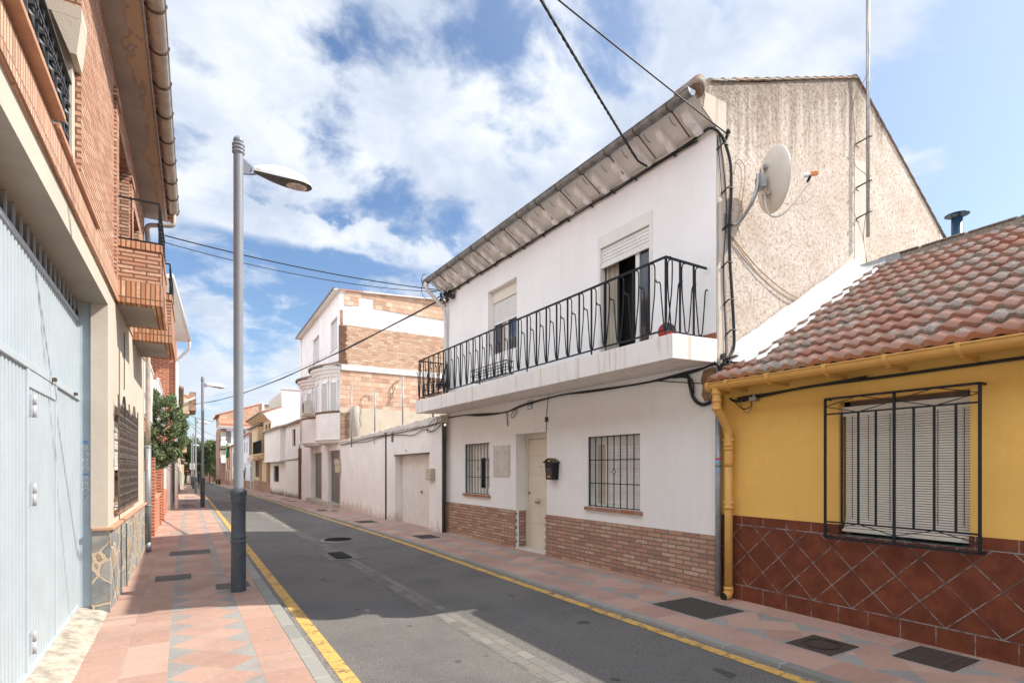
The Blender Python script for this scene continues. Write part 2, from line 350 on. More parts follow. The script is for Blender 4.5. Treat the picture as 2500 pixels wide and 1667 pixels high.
def clay_tiles(name, c1, c2, lichen=0.6):
    m, t = newmat(name, 0.9, spec=0.2)
    at = t.node('ShaderNodeAttribute', attribute_name='tint').outputs['Fac']
    c = t.mix(at, c1, c2); n = t.noise(t.pos, 6.5, 9, 0.78)
    f = t.smooth(t.m('ADD', n, t.m('MULTIPLY', t.m('SUBTRACT', at, 0.5), 0.13)), 0.47, 0.57)
    c = t.mix(t.m('MULTIPLY', f, lichen), c, t.mix(t.smooth(t.noise(t.pos, 40, 4, 0.7), 0.35, 0.65), (0.19,0.165,0.14), (0.44,0.40,0.345)))
    t.put(t.b.inputs['Base Color'], c); bump(t, t.noise(t.pos, 60, 4, 0.7), 0.5, 0.006)
    return m
def stones():
    m, t = newmat('crazy_stone', 0.8, spec=0.3)
    v = t.vm('ADD', t.pos, t.vm('SCALE', t.noise(t.pos, 4, 3, col=True), 0.10))
    a = t.node('ShaderNodeTexVoronoi', feature='DISTANCE_TO_EDGE'); a.inputs['Scale'].default_value = 4.4; t.put(a.inputs['Vector'], v)
    b = t.node('ShaderNodeTexVoronoi'); b.inputs['Scale'].default_value = 4.4; t.put(b.inputs['Vector'], v)
    r = t.sep(b.outputs['Color'])
    c = t.mix(t.smooth(r[0], 0.45, 0.6), (0.20,0.21,0.215), (0.33,0.32,0.29)); c = t.mix(t.smooth(r[1], 0.82, 0.9), c, (0.38,0.27,0.16))
    c = t.mix(t.m('MULTIPLY', t.smooth(t.noise(t.pos, 13, 6, 0.7), 0.4, 0.7), 0.4), c, (0.42,0.40,0.36))
    e = t.m('ADD', a.outputs['Distance'], t.m('MULTIPLY', t.noise(t.pos, 18, 4), 0.05)); mo = t.m('SUBTRACT', 1.0, t.smooth(e, 0.062, 0.085))
    c = t.mix(mo, c, (0.58,0.46,0.33)); t.put(t.b.inputs['Base Color'], c)
    bump(t, t.m('SUBTRACT', t.m('MULTIPLY', t.noise(t.pos, 20, 4), 0.4), mo), 0.7, 0.012)
    return m
def leafmat(name, a, b):
    m, t = newmat(name, 0.65, spec=0.3)
    at = t.node('ShaderNodeAttribute', attribute_name='tint').outputs['Fac']
    t.put(t.b.inputs['Base Color'], t.mix(at, a, b)); return m
def curtain(name, a, b):
    m, t = newmat(name, 0.9, spec=0.1); p = t.sep(t.pos)
    w = t.noise(t.comb(t.m('MULTIPLY', p[1], 22), 0, t.m('MULTIPLY', p[2], 0.6)), 1.0, 3, 0.6); t.put(t.b.inputs['Base Color'], t.mix(t.smooth(w, 0.3, 0.7), a, b)); bump(t, w, 0.6, 0.03); return m
M = {}
M['asphalt'] = asphalt(); M['yline'] = paintline()
M['kerb'] = bricks('kerb_concrete', (0.30,0.295,0.27), (0.36,0.35,0.32), (0.52,0.50,0.44), 0.5, 5.0, 0.005, off=0, bstr=0.2, swap=True)
M['pavers'] = bricks('drain_pavers', (0.19,0.18,0.16), (0.25,0.235,0.21), (0.11,0.10,0.095), 0.2, 0.105, 0.004, off=0.5, bstr=0.4, swap=True, var=0.15)
M['gutterset'] = flat('gutter_mortar', (0.20,0.185,0.17), 0.9, var=0.4, ns=30, bstr=0.6)
M['earth'] = flat('earth', (0.22,0.19,0.15), 0.95, var=0.3, ns=3)
M['diaL'] = slab_mat('diamond_slabs_left', 'diamond', -0.10, 0.59); M['plL1'] = slab_mat('pink_slabs_left', 'plain', -0.68, 0.29); M['plL2'] = slab_mat('pink_slabs_kerb', 'plain', 0.49, 0.29)
M['diaR'] = slab_mat('diamond_slabs_right', 'diamond', 4.32, 0.68); M['plR1'] = slab_mat('pink_slabs_right_kerb', 'plain', 3.94, 0.38); M['plR2'] = slab_mat('pink_slabs_right_wall', 'plain', 5.0, 0.36)
M['white'] = plaster('white_plaster', (0.84,0.815,0.79), 0.035, 45, 0.25, dirt=0.10, dirtcol=(0.66,0.60,0.54), streak=0.10)
M['white_old'] = plaster('old_white_plaster', (0.81,0.775,0.74), 0.05, 14, 0.4, dirt=0.30, dirtcol=(0.50,0.42,0.34), streak=0.15)
M['white_wall'] = plaster('garden_wall_plaster', (0.82,0.78,0.74), 0.04, 12, 0.45, dirt=0.25, dirtcol=(0.52,0.40,0.30), patch=(-0.05,0.55,0.7,(0.45,0.33,0.24)))
M['white_moss'] = plaster('stained_plaster', (0.78,0.75,0.71), 0.04, 14, 0.35, dirt=0.2, dirtcol=(0.5,0.42,0.33), patch=(-0.27,0.62,0.95,(0.12,0.10,0.06)))
M['slabpl'] = plaster('balcony_plaster', (0.83,0.80,0.765), 0.03, 30, 0.2, streak=0.55, dirtcol=(0.56,0.43,0.31))
M['ochre'] = plaster('ochre_plaster', (0.82,0.49,0.13), 0.06, 55, 0.3, dirt=0.2, dirtcol=(0.66,0.36,0.09), streak=0.15)
M['cream'] = plaster('cream_render', (0.60,0.53,0.44), 0.05, 50, 0.35)
M['beige'] = plaster('pale_ochre_render', (0.68,0.51,0.33), 0.05, 40, 0.2)
M['peach'] = plaster('peach_render', (0.62,0.42,0.30), 0.06, 30, 0.2)
M['coolwhite'] = plaster('cool_white_paint', (0.74,0.76,0.80), 0.03, 30, 0.15)
M['concrete'] = plaster('concrete', (0.42,0.38,0.33), 0.10, 30, 0.35, dirt=0.25, dirtcol=(0.30,0.24,0.18))
M['soffit'] = plaster('stained_soffit', (0.40,0.355,0.32), 0.06, 30, 0.15, dirt=0.65, dirtcol=(0.46,0.28,0.13))
M['rough'] = roughcast()
M['plinth'] = bricks('rustic_brick', (0.41,0.215,0.145), (0.53,0.32,0.215), (0.20,0.175,0.15), 0.235, 0.0575, 0.0085, c3=(0.58,0.43,0.31), bstr=0.9, dist=0.012)
M['leftbrick'] = bricks('orange_raked_brick', (0.57,0.295,0.195), (0.66,0.39,0.275), (0.22,0.13,0.09), 0.24, 0.046, 0.0085, c3=(0.76,0.53,0.39), bstr=1.0, dist=0.02)
M['soldier'] = bricks('soldier_brick', (0.62,0.36,0.245), (0.70,0.45,0.325), (0.33,0.21,0.15), 0.5, 0.046, 0.007, off=0, c3=(0.76,0.52,0.36), bstr=1.0, dist=0.02, swap=True)
M['redbrick'] = bricks('red_facing_brick', (0.42,0.105,0.05), (0.52,0.15,0.075), (0.60,0.48,0.37), 0.25, 0.075, 0.010, bstr=0.5)
M['hollow'] = bricks('hollow_clay_block', (0.66,0.38,0.25), (0.74,0.49,0.345), (0.45,0.37,0.30), 0.29, 0.185, 0.009, c3=(0.82,0.65,0.47), bstr=0.8, dist=0.02, wob=0.02)
M['oldbrick'] = bricks('weathered_brick', (0.60,0.34,0.22), (0.70,0.46,0.31), (0.40,0.33,0.27), 0.26, 0.088, 0.009, c3=(0.78,0.61,0.43), bstr=0.9, dist=0.02, wob=0.02)
M['brownbrick'] = bricks('brown_brick_trim', (0.20,0.095,0.06), (0.28,0.14,0.085), (0.16,0.11,0.08), 0.12, 0.055, 0.008, bstr=0.7)
M['ptiles'] = plinth_tiles()
M['dado'] = bricks('brown_dado', (0.36,0.22,0.16), (0.42,0.27,0.2), (0.25,0.17,0.13), 0.6, 0.4, 0.006, bstr=0.2)
M['stone'] = stones()
M['rooftile'] = clay_tiles('mixed_clay_tiles', (0.40,0.205,0.145), (0.47,0.30,0.235), 0.85)
M['oldtile'] = clay_tiles('old_clay_tiles', (0.30,0.20,0.14), (0.22,0.16,0.12), 0.9)
M['redtile'] = clay_tiles('new_clay_tiles', (0.56,0.22,0.13), (0.66,0.32,0.21), 0.12)
M['ridge'] = flat('cement_ridge', (0.21,0.175,0.14), 0.95, var=0.35, ns=25, bstr=0.8)
M['zinc'] = flat('weathered_zinc', (0.20,0.19,0.175), 0.55, 0.35, 0.35, 9, 0.3, rust=0.45, rustcol=(0.22,0.15,0.10))
M['leftzinc'] = flat('dull_zinc', (0.46,0.40,0.34), 0.5, 0.25, 0.18, 6, 0.2)
M['pvcgrey'] = flat('grey_pipe', (0.30,0.32,0.34), 0.45, 0.3, 0.15, 8, 0.1)
M['pvcwhite'] = flat('white_pipe', (0.66,0.63,0.59), 0.5, 0, 0.08, 8, 0.1)
M['pvcochre'] = flat('ochre_pipe', (0.68,0.37,0.095), 0.5, 0, 0.06, 6, 0.08)
M['khaki'] = flat('khaki_conduit', (0.20,0.17,0.13), 0.6, 0.2, 0.12, 6, 0.1)
M['black'] = flat('black_iron', (0.016,0.018,0.022), 0.55, 0.0, 0.3, 20, 0.1, spec=0.25)
M['cable'] = flat('black_cable', (0.016,0.016,0.017), 0.6, 0, 0.3, 30, 0.2)
M['brownwire'] = flat('brown_wire', (0.36,0.24,0.13), 0.7, 0, 0.2)
M['rod'] = flat('rusty_rod', (0.12,0.09,0.07), 0.8, 0.2, 0.4, 20, 0.3)
M['cream_al'] = flat('cream_aluminium', (0.72,0.69,0.63), 0.45, 0, 0.04, 5, 0.05)
M['shutter'] = flat('white_shutter', (0.72,0.70,0.67), 0.5, 0, 0.04, 5, 0.05)
M['ivory'] = flat('ivory_door', (0.69,0.61,0.49), 0.5, 0, 0.04, 4, 0.05)
M['chrome'] = flat('worn_chrome', (0.45,0.42,0.38), 0.2, 0.9, 0.1)
M['brass'] = flat('brass', (0.55,0.36,0.12), 0.35, 0.8, 0.1)
M['glass'] = flat('dark_glass', (0.035,0.04,0.045), 0.06, 0, 0.1, 3, 0.0, spec=0.9)
M['dark'] = flat('dark_interior', (0.012,0.011,0.011), 0.9, 0, 0.2)
M['curtain'] = curtain('linen_curtain', (0.34,0.29,0.22), (0.60,0.54,0.46))
M['blind'] = flat('cream_blind', (0.70,0.655,0.565), 0.6, 0, 0.05, 5, 0.05)
M['marble'] = flat('marble', (0.62,0.60,0.57), 0.25, 0, 0.1, 6, 0.05)
M['garage'] = flat('white_garage_sheet', (0.72,0.68,0.63), 0.5, 0.1, 0.05, 4, 0.05)
M['rollgrey'] = flat('grey_roller', (0.20,0.185,0.17), 0.5, 0.4, 0.15, 8, 0.1)
M['metalbox'] = flat('cream_steel_box', (0.56,0.52,0.47), 0.5, 0.1, 0.08, 8, 0.1, rust=0.1)
M['plasticold'] = flat('aged_plastic_box', (0.50,0.42,0.31), 0.6, 0, 0.2, 15, 0.15, rust=0.5, rustcol=(0.62,0.56,0.47))
M['gate'] = flat('pale_blue_gate', (0.455,0.525,0.565), 0.5, 0.0, 0.04, 3, 0.1, rust=0.25, rustcol=(0.38,0.47,0.55))
M['gatepost'] = flat('pale_blue_post', (0.42,0.49,0.54), 0.5, 0.0, 0.06, 5, 0.08, rust=0.2, rustcol=(0.42,0.36,0.32))
M['lampgrey'] = flat('lamp_post_paint', (0.27,0.29,0.325), 0.42, 0.05, 0.04, 5, 0.05)
M['lampbase'] = flat('lamp_base_paint', (0.075,0.09,0.11), 0.45, 0.05, 0.15, 6, 0.1)
M['lamphead'] = flat('lamp_hood', (0.80,0.80,0.79), 0.35, 0, 0.02, 5, 0.03)
M['lampunder'] = flat('lamp_underside', (0.10,0.10,0.10), 0.6, 0, 0.1)
M['lens'] = flat('lamp_lens', (0.62,0.52,0.44), 0.15, 0, 0.2, 18, 0.1)
M['dish'] = flat('dish_paint', (0.66,0.61,0.53), 0.5, 0.1, 0.05, 4, 0.05)
M['galv'] = flat('galvanised', (0.36,0.36,0.35), 0.45, 0.6, 0.15, 12, 0.1)
M['orange'] = flat('orange_plastic', (0.75,0.24,0.04), 0.5)
M['blueflue'] = flat('dark_blue_flue', (0.03,0.075,0.13), 0.35, 0.3, 0.1, 6, 0.05)
M['flash'] = flat('white_membrane', (0.66,0.64,0.61), 0.5, 0, 0.08, 9, 1.0, rust=0.35, rustcol=(0.52,0.47,0.41))
M['cover'] = bricks('cast_cover', (0.13,0.115,0.105), (0.17,0.155,0.14), (0.05,0.045,0.04), 0.035, 0.022, 0.005, bstr=1.0, dist=0.006)
M['coverbrown'] = bricks('ribbed_cover', (0.13,0.095,0.08), (0.15,0.11,0.092), (0.05,0.036,0.03), 0.5, 0.018, 0.005, bstr=1.0, dist=0.006)
M['frame_mortar'] = flat('cover_mortar', (0.34,0.32,0.29), 0.9, 0, 0.2, 20, 0.3)
M['ramp'] = flat('old_concrete_ramp', (0.43,0.38,0.31), 0.95, 0, 0.35, 9, 1.0, rust=0.6, rustcol=(0.33,0.26,0.18))
M['terra'] = flat('terracotta_coping', (0.54,0.30,0.19), 0.8, 0, 0.12, 8, 0.2)
M['brownwood'] = flat('brown_wood', (0.17,0.095,0.06), 0.6, 0, 0.2, 8, 0.2)
M['greendoor'] = flat('green_door', (0.05,0.20,0.09), 0.5)
M['greencloth'] = flat('green_cloth', (0.03,0.22,0.08), 0.9)
M['blue'] = flat('blue_enamel', (0.02,0.07,0.24), 0.3, 0, 0.1); M['enamel'] = flat('white_enamel', (0.78,0.78,0.76), 0.3, 0, 0.03)
M['red'] = flat('red_gloss', (0.52,0.03,0.02), 0.3, 0, 0.15); M['teal'] = flat('teal_paint', (0.05,0.32,0.34), 0.6)
M['sticker'] = flat('faded_sticker', (0.60,0.62,0.64), 0.6, 0, 0.25, 40); M['stickerblue'] = flat('blue_sticker', (0.22,0.42,0.68), 0.6, 0, 0.3, 60)
M['ink'] = flat('ink', (0.16,0.17,0.19), 0.7)
M['leaf'] = leafmat('bush_leaf', (0.05,0.09,0.035), (0.25,0.31,0.15)); M['leaf2'] = leafmat('tree_leaf', (0.06,0.10,0.035), (0.22,0.28,0.11)); M['bark'] = flat('bark', (0.12,0.085,0.06), 0.95)
M['awn'] = flat('striped_awning', (0.55,0.30,0.18), 0.8)
M['shutter2'] = flat('pale_grey_shutter', (0.60,0.59,0.58), 0.5, 0, 0.04, 5, 0.05); M['soffitpl'] = plaster('eaves_plaster', (0.78,0.745,0.695), 0.05, 30, 0.2, dirt=0.2, dirtcol=(0.42,0.37,0.32))
M['hinge'] = flat('painted_hinge', (0.40,0.43,0.45), 0.5)
M['covergrey'] = bricks('worn_cover', (0.20,0.185,0.17), (0.25,0.235,0.22), (0.09,0.08,0.075), 0.05, 0.035, 0.006, bstr=1.0, dist=0.006)
BLOBS = [(600,150,560,0.11),(1000,560,220,-0.05),(1150,120,160,-0.03),(1600,260,540,0.12),(2150,100,300,0.12),(2420,330,330,-0.22),(620,640,260,-0.10),(560,880,260,0.13),(2220,470,110,0.20),(450,300,300,.05),(1250,400,300,.05),(780,330,170,.03),(980,340,160,.05)]
CLOUD_HI = (6.7, 7.0, 7.4); CLOUD_LO = (4.3, 4.85, 5.8); CLOUD_HORIZON = (5.3, 5.7, 6.4)
SKY_TINT = (1.02, 1.12, 1.22); SKY_S = 0.118; EXPO = 0.42; GLOW = 0.22; SUN_E = 4.8; WEST_FILL = 1.6
# ---------------------------------------------------------------- camera, light, sky
cam = bpy.data.cameras.new('camera'); co = bpy.data.objects.new('camera', cam); COL.objects.link(co); SC.camera = co
cam.sensor_width = 36; cam.lens = FPX/2500*36; cam.shift_y = (HOR-833.5)/2500; cam.clip_start = 0.05; cam.clip_end = 3000
co.location = (0, 0, EYE); co.rotation_euler = (R(90), 0, -YAW)
SUNV = Vector((0.93, -0.445, 1.0)).normalized()
sl = bpy.data.lights.new('sun', 'SUN'); sl.energy = SUN_E; sl.angle = R(0.5); sl.color = (1.0, 0.93, 0.83)
so = bpy.data.objects.new('sun', sl); COL.objects.link(so); so.rotation_euler = SUNV.to_track_quat('Z', 'Y').to_euler(); so.location = (20, -10, 30)
w = bpy.data.worlds.new('World'); SC.world = w; w.use_nodes = True; t = NT(w.node_tree)
bg = t.n['Background']; sky = t.node('ShaderNodeTexSky', sky_type='NISHITA'); sky.sun_disc = False
sky.sun_elevation = math.asin(SUNV.z); sky.sun_rotation = math.atan2(SUNV.x, SUNV.y); sky.air_density = 1.0; sky.dust_density = 1.2; sky.ozone_density = 1.6
dv = t.node('ShaderNodeTexCoord').outputs['Generated']; d = t.sep(dv)
zz = t.m('MAXIMUM', t.m('ADD', d[2], 0.32), 0.08)
pl = t.comb(t.m('DIVIDE', d[0], zz), t.m('DIVIDE', d[1], zz), 0.0)
warp = t.vm('SCALE', t.vm('SUBTRACT', t.noise(t.vm('ADD', pl, (3.1, 1.7, 0)), 1.3, 3, 0.55, col=True), (0.5,0.5,0.5)), 0.30)
pw = t.vm('ADD', pl, warp)
n1 = t.noise(pw, 2.2, 4, 0.5); n2 = t.noise(pw, 7.5, 9, 0.58)
den = t.m('ADD', t.m('MULTIPLY', n1, 0.52), t.m('MULTIPLY', n2, 0.48))
def dirv(u, v):
    return Vector(ray(u, v)).normalized()
def blob(u, v, rad_px, amt):       # where the cloud field is thicker or thinner, as a direction in the sky
    c = dirv(u, v); k = math.cos(math.atan(rad_px/FPX))
    return t.m('MULTIPLY', t.smooth(t.vm('DOT_PRODUCT', dv, tuple(c)), k, 1.0), amt)
for (u, v, r_, a) in BLOBS: den = t.m('ADD', den, blob(u, v, r_, a))
def streak(p0, p1, wid, amt):
    a, b = dirv(*p0), dirv(*p1); nrm = a.cross(b).normalized(); mid = (a+b).normalized()
    wv = t.m('ADD', t.m('ABSOLUTE', t.m('ADD', t.vm('DOT_PRODUCT', dv, tuple(nrm)), t.m('MULTIPLY', t.m('SUBTRACT', n2, 0.5), 0.10))), 0.0)
    band = t.m('SUBTRACT', 1.0, t.smooth(wv, wid*0.3, wid)); lim = t.smooth(t.vm('DOT_PRODUCT', dv, tuple(mid)), mid.dot(a)-0.03, mid.dot(a)+0.03)
    return t.m('MULTIPLY', t.m('MULTIPLY', band, lim), amt)
den = t.m('ADD', den, streak((420, 480), (1080, 640), 0.034, 0.16))
den = t.m('ADD', den, t.m('MULTIPLY', t.smooth(t.vm('DOT_PRODUCT', dv, tuple(Vector((-.85,-.25,.5)).normalized())), 0.42, 0.75), 0.2))  # extra cloud out of view, thickened to carry the added western fill
mask = t.smooth(den, 0.475, 0.625)
shade = t.smooth(t.m('SUBTRACT', t.m('ADD', t.noise(t.vm('ADD', pw, (0.05, -0.03, 0)), 4.6, 8, 0.58), t.m('MULTIPLY', n1, 0.5)), 0.0), 0.55, 0.95)
cloud = t.mix(shade, CLOUD_HI, CLOUD_LO)
low = t.smooth(d[2], 0.0, 0.30); cloud = t.mix(low, CLOUD_HORIZON, cloud)
west_fill = t.smooth(t.vm('DOT_PRODUCT', dv, tuple(Vector((-.85,-.25,.5)).normalized())), 0.42, 0.85); cloud = t.mix(1.0, cloud, t.comb(*[t.m('ADD', 1.0, t.m('MULTIPLY', west_fill, WEST_FILL))]*3), 'MULTIPLY')   # unseen cloud in the west, brightened as added fill for the shaded fronts
skyc = t.mix(1.0, sky.outputs['Color'], SKY_TINT, 'MULTIPLY')
glow = t.smooth(t.vm('DOT_PRODUCT', dv, tuple(SUNV)), 0.25, 1.0); skyc = t.mix(t.m('MULTIPLY', glow, GLOW), skyc, (8.5, 9.0, 9.6))
hz = t.smooth(d[2], 0.42, 0.0)
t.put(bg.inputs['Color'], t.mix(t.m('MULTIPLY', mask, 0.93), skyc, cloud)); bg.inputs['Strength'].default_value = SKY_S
SC.view_settings.view_transform = 'Standard'; SC.view_settings.look = 'None'; SC.view_settings.exposure = EXPO; SC.view_settings.gamma = 1
SC.view_settings.use_curve_mapping = False
SC.cycles.max_bounces = 8; SC.cycles.use_denoising = True
# ---------------------------------------------------------------- ground, road, pavements
YS = [-9, -4, 0, 4, 8, 11, 14, 17, 20, 24, 28, 32, 36, 40, 45, 50, 60, 70, 80, 90, 100, 110, 125]
def shx(y):
    k = min(max((y-8)/34, 0), 1); return 0.2*k*k*(3-2*k)
def strip(mb, x0, x1, dz0, dz1, mi=0, ys=YS):
    for a, b in zip(ys[:-1], ys[1:]):
        sa, sb = shx(a), shx(b)
        mb.poly([(x0+sa, a, pave(a)+dz0), (x1+sa, a, pave(a)+dz1), (x1+sb, b, pave(b)+dz1), (x0+sb, b, pave(b)+dz0)], mi)
uvs = lambda c: (c.x - shx(c.y), c.y)
def S(o, kind='structure'): o['kind'] = kind; return o
g = MB()
for a, b in ((-300, 11), (11, 110), (110, 900)):
    g.poly([(-500, a, pave(a)-.22), (500, a, pave(a)-.22), (500, b, pave(b)-.22), (-500, b, pave(b)-.22)])
S(g.build('ground', M['earth']))
g = MB(uvs); strip(g, 0.90, 2.285, -.03, -.10); strip(g, 2.515, 3.83, -.10, -.03); S(g.build('road', M['asphalt']))
g = MB(uvs); strip(g, 2.285, 2.515, -.098, -.098); S(g.build('drain_channel', M['pavers']))
g = MB(uvs); strip(g, -1.6, -0.10, 0, 0, 1); strip(g, -0.10, 0.49, 0, 0, 0); strip(g, 0.49, 0.78, 0, 0, 2); S(g.build('sidewalk_left', [M['diaL'], M['plL1'], M['plL2']]))
g = MB(uvs); strip(g, 4.32, 5.0, 0, 0, 0); strip(g, 3.94, 4.32, 0, 0, 1); strip(g, 5.0, 6.4, 0, 0, 2); S(g.build('sidewalk_right', [M['diaR'], M['plR1'], M['plR2']]))
g = MB(uvs)
for x0, x1 in ((0.783, 0.893), (3.838, 3.937)):
    strip(g, x0, x1, .002, .002); strip(g, x1, x1+.004, .002, -.02); strip(g, x0-.004, x0, -.02, .002)
    strip(g, x1+.003 if x0 < 1 else x0-.003, x1+.006 if x0 < 1 else x0-.005, .0, -.045)
S(g.build('kerb', M['kerb']))
g = MB(uvs); strip(g, 0.899, 0.955, -.026, -.029); strip(g, 3.80, 3.834, -.028, -.024); S(g.build('gutter_line', M['gutterset']))
g = MB(uvs); strip(g, 0.958, 1.072, -.029, -.0345); strip(g, 3.705, 3.797, -.0325, -.0275); S(g.build('yellow_line', M['yline']))
# concrete ramp before the garage gate
g = MB(); random.seed(3); nx, ny = 6, 40
pts = [[None]*(nx+1) for _ in range(ny+1)]
for j in range(ny+1):
    y = -4 + j*(6.93+4)/ny
    for i in range(nx+1):
        x = -0.92 + i*0.27/nx; z = 0.195 - 0.07*(i/nx)**1.5 + random.uniform(-.004, .004)
        if i == nx: z = 0.115; x += random.uniform(-.004, .008)
        pts[j][i] = (x, y, z)
idx = [[g.add([p]) for p in row] for row in pts]
for j in range(ny):
    for i in range(nx): g.face((idx[j][i], idx[j][i+1], idx[j+1][i+1], idx[j+1][i]))
S(g.build('ramp', M['ramp']))
# ---------------------------------------------------------------- covers set in the ground
def cover(name, x0, x1, y0, y1, dz, mat, label, group, rings=False, fr=0.02):
    yc = (y0+y1)/2; zb = pave(yc)+dz; r = thing(name, ((x0+x1)/2, yc, zb), label, 'manhole cover' if 'cover' in name else 'drain grate', group)
    sl = (pave(y1)-pave(y0)); P = lambda x, y, z: Vector((x, y, zb + sl*((y-yc)/(y1-y0)) + z))
    b = MB(); b.poly([P(x0-fr,y0-fr,.002),P(x1+fr,y0-fr,.002),P(x1+fr,y1+fr,.002),P(x0-fr,y1+fr,.002)]); b.build('surround', M['frame_mortar'], r)
    b = MB(); b.hexa([P(x0,y0,-.02),P(x1,y0,-.02),P(x1,y1,-.02),P(x0,y1,-.02),P(x0,y0,.006),P(x1,y0,.006),P(x1,y1,.006),P(x0,y1,.006)])
    if rings:
        cx, cy = (x0+x1)/2, yc
        for q in (0.36, 0.32):
            b.tube([P(cx+(x1-x0)*q*math.cos(k*math.pi/16), cy+(y1-y0)*q*math.sin(k*math.pi/16), .008) for k in range(33)], .004, 4, 0, False)
    b.build('lid', mat, r); return r
GR, GL = 'covers along the right pavement', 'covers along the left pavement'
cover('manhole_cover', 4.33, 4.93, 3.60, 4.30, 0, M['cover'], 'large black perforated iron cover by the foot of the ochre downpipe', GR)
cover('manhole_cover', 4.34, 4.76, 2.40, 2.78, 0, M['coverbrown'], 'brown cover with raised oval rings in the pavement before the yellow house', GR, True)
cover('manhole_cover', 4.76, 5.22, 1.76, 2.16, 0, M['coverbrown'], 'ribbed brown cover nearest the right edge, under the barred yellow house window', GR)
cover('manhole_cover', 4.20, 4.62, 10.62, 11.2, 0, M['cover'], 'dark cover in the right pavement by the square brown pipe', GR)
cover('manhole_cover', 4.12, 4.62, 14.9, 15.6, 0, M['cover'], 'dark cover before the black pipe in the white garden wall', GR)
cover('manhole_cover', 4.20, 4.55, 20.6, 21.3, 0, M['cover'], 'larger of two dark covers before the grey roller shutters', GR)
cover('manhole_cover', 4.62, 4.85, 20.3, 20.8, 0, M['cover'], 'smaller of two dark covers before the grey roller shutters', GR)
cover('manhole_cover', -0.20, 0.40, 10.75, 11.25, 0, M['covergrey'], 'wide chequered cover in the left pavement by the end of the stone plinth', GL)
cover('manhole_cover', -0.32, 0.09, 8.42, 8.80, 0, M['covergrey'], 'dark cover in the left pavement straddling the pink and grey slabs', GL)
cover('manhole_cover', 0.345, 0.71, 7.50, 7.83, 0, M['covergrey'], 'grey grooved cover half behind the foot of the nearest lamp post', GL)
cover('manhole_cover', -0.24, 0.12, 14.7, 15.2, 0, M['frame_mortar'], 'pale stone coloured cover on the sunlit left pavement', GL)
for i, (x, y) in enumerate(((-.05, 26.6), (-.1, 28.3), (0.0, 33), (0.05, 38))):
    cover('manhole_cover', x, x+.5, y, y+.5, 0, M['cover'], ('dark cover in the left pavement beside the second lamp post', 'dark cover just beyond the second lamp post on the left', 'distant dark cover in the sunny left pavement', 'furthest dark cover in the left pavement')[i], GL)
for i, (x, y) in enumerate(((4.45, 29), (4.5, 31.5), (4.4, 37))):
    cover('manhole_cover', x, x+.45, y, y+.55, 0, M['cover'], ('dark cover before the moss stained white house door', 'dark cover before the moss stained wall', 'dark cover in the far pavement before the ochre house')[i], GR)
# round cover and grating in the road
def roadz(x, y):
    xs = x - shx(y); k = min(abs(xs-2.4)/1.45, 1); return pave(y) - .10 + .07*k
yc = 12.08 ; c = Vector((2.86, yc, roadz(2.86, yc)+.002)); r = thing('round_manhole_cover', c, 'round iron cover in a pale ring in the middle of the road', 'manhole cover')
b = MB(); b.lathe(c, [(0.0,.002),(0.37,.002),(0.38,-.01)], 32); b.build('ring', M['frame_mortar'], r)
b = MB(); b.lathe(c, [(0.0,.012),(0.30,.012),(0.305,.0)], 32)
for q in range(-6, 7):
    hw = math.sqrt(max(.27**2-(q*.042)**2, 0)); b.tube([c+Vector((-hw, q*.042, .014)), c+Vector((hw, q*.042, .014))], .006, 4)
b.build('lid', M['cover'], r)
r = thing('road_drain', (2.40, 9.9, roadz(2.4, 9.9)), 'barred iron drain set in grey concrete in the centre channel of the road', 'drain grate')
zc = roadz(2.4, 9.9)+.006
b = MB(); b.hexa([(2.12,9.4,zc-.03),(2.68,9.4,zc-.03),(2.68,10.4,zc-.03),(2.12,10.4,zc-.03),(2.12,9.4,zc+.008),(2.68,9.4,zc+.008),(2.68,10.4,zc+.008),(2.12,10.4,zc+.008)]); b.build('surround', M['pavers'], r)
b = MB(); b.hexa([(2.24,9.52,zc),(2.50,9.52,zc),(2.50,10.24,zc),(2.24,10.24,zc),(2.24,9.52,zc+.015),(2.50,9.52,zc+.015),(2.50,10.24,zc+.015),(2.24,10.24,zc+.015)], 1)
for k in range(17): y = 9.54+k*.0425; b.box(WF, 2.25, 2.49, y, y+.02, zc+.016, zc+.024)
b.build('grating', [M['black'], M['dark']], r)
# ---------------------------------------------------------------- the white two-storey house
W = Frame((5.293, 4.236), -1.12, 'R'); P = W.P
wh = thing('white_house', (5.293, 4.236, 0.12), 'two storey white plastered house with long iron railed balcony and rough bare gable', 'house')
L0, DEP = 7.30, 6.1     # facade length
doorH = (3.362, 4.329, 0.08, 2.19, 0.26); w1 = (5.305, 6.36, 1.04, 2.08, 0.22); w2 = (1.215, 2.30, 1.005, 2.05, 0.22)
u1 = (4.30, 5.36, 3.78, 5.06, 0.15); u2 = (0.985, 2.055, 3.08, 4.965, 0.06)
b = MB(); panel(b, W, 0.0, L0, 0.0, 5.62, [doorH, w1, w2, u1, u2])
b.poly([P(L0,0,0),P(L0,-DEP,0),P(L0,-DEP,5.2),P(L0,-3.13,7.25),P(L0,0,5.85)]); b.poly([P(0,-DEP,0),P(L0,-DEP,0),P(L0,-DEP,5.2),P(0,-DEP,5.2)])
b.box(W, 0.1, L0-.1, -0.45, -0.30, 0.1, 5.5, 1)      # dark rooms behind
wall = b.build('wall', [M['white'], M['dark']], wh)
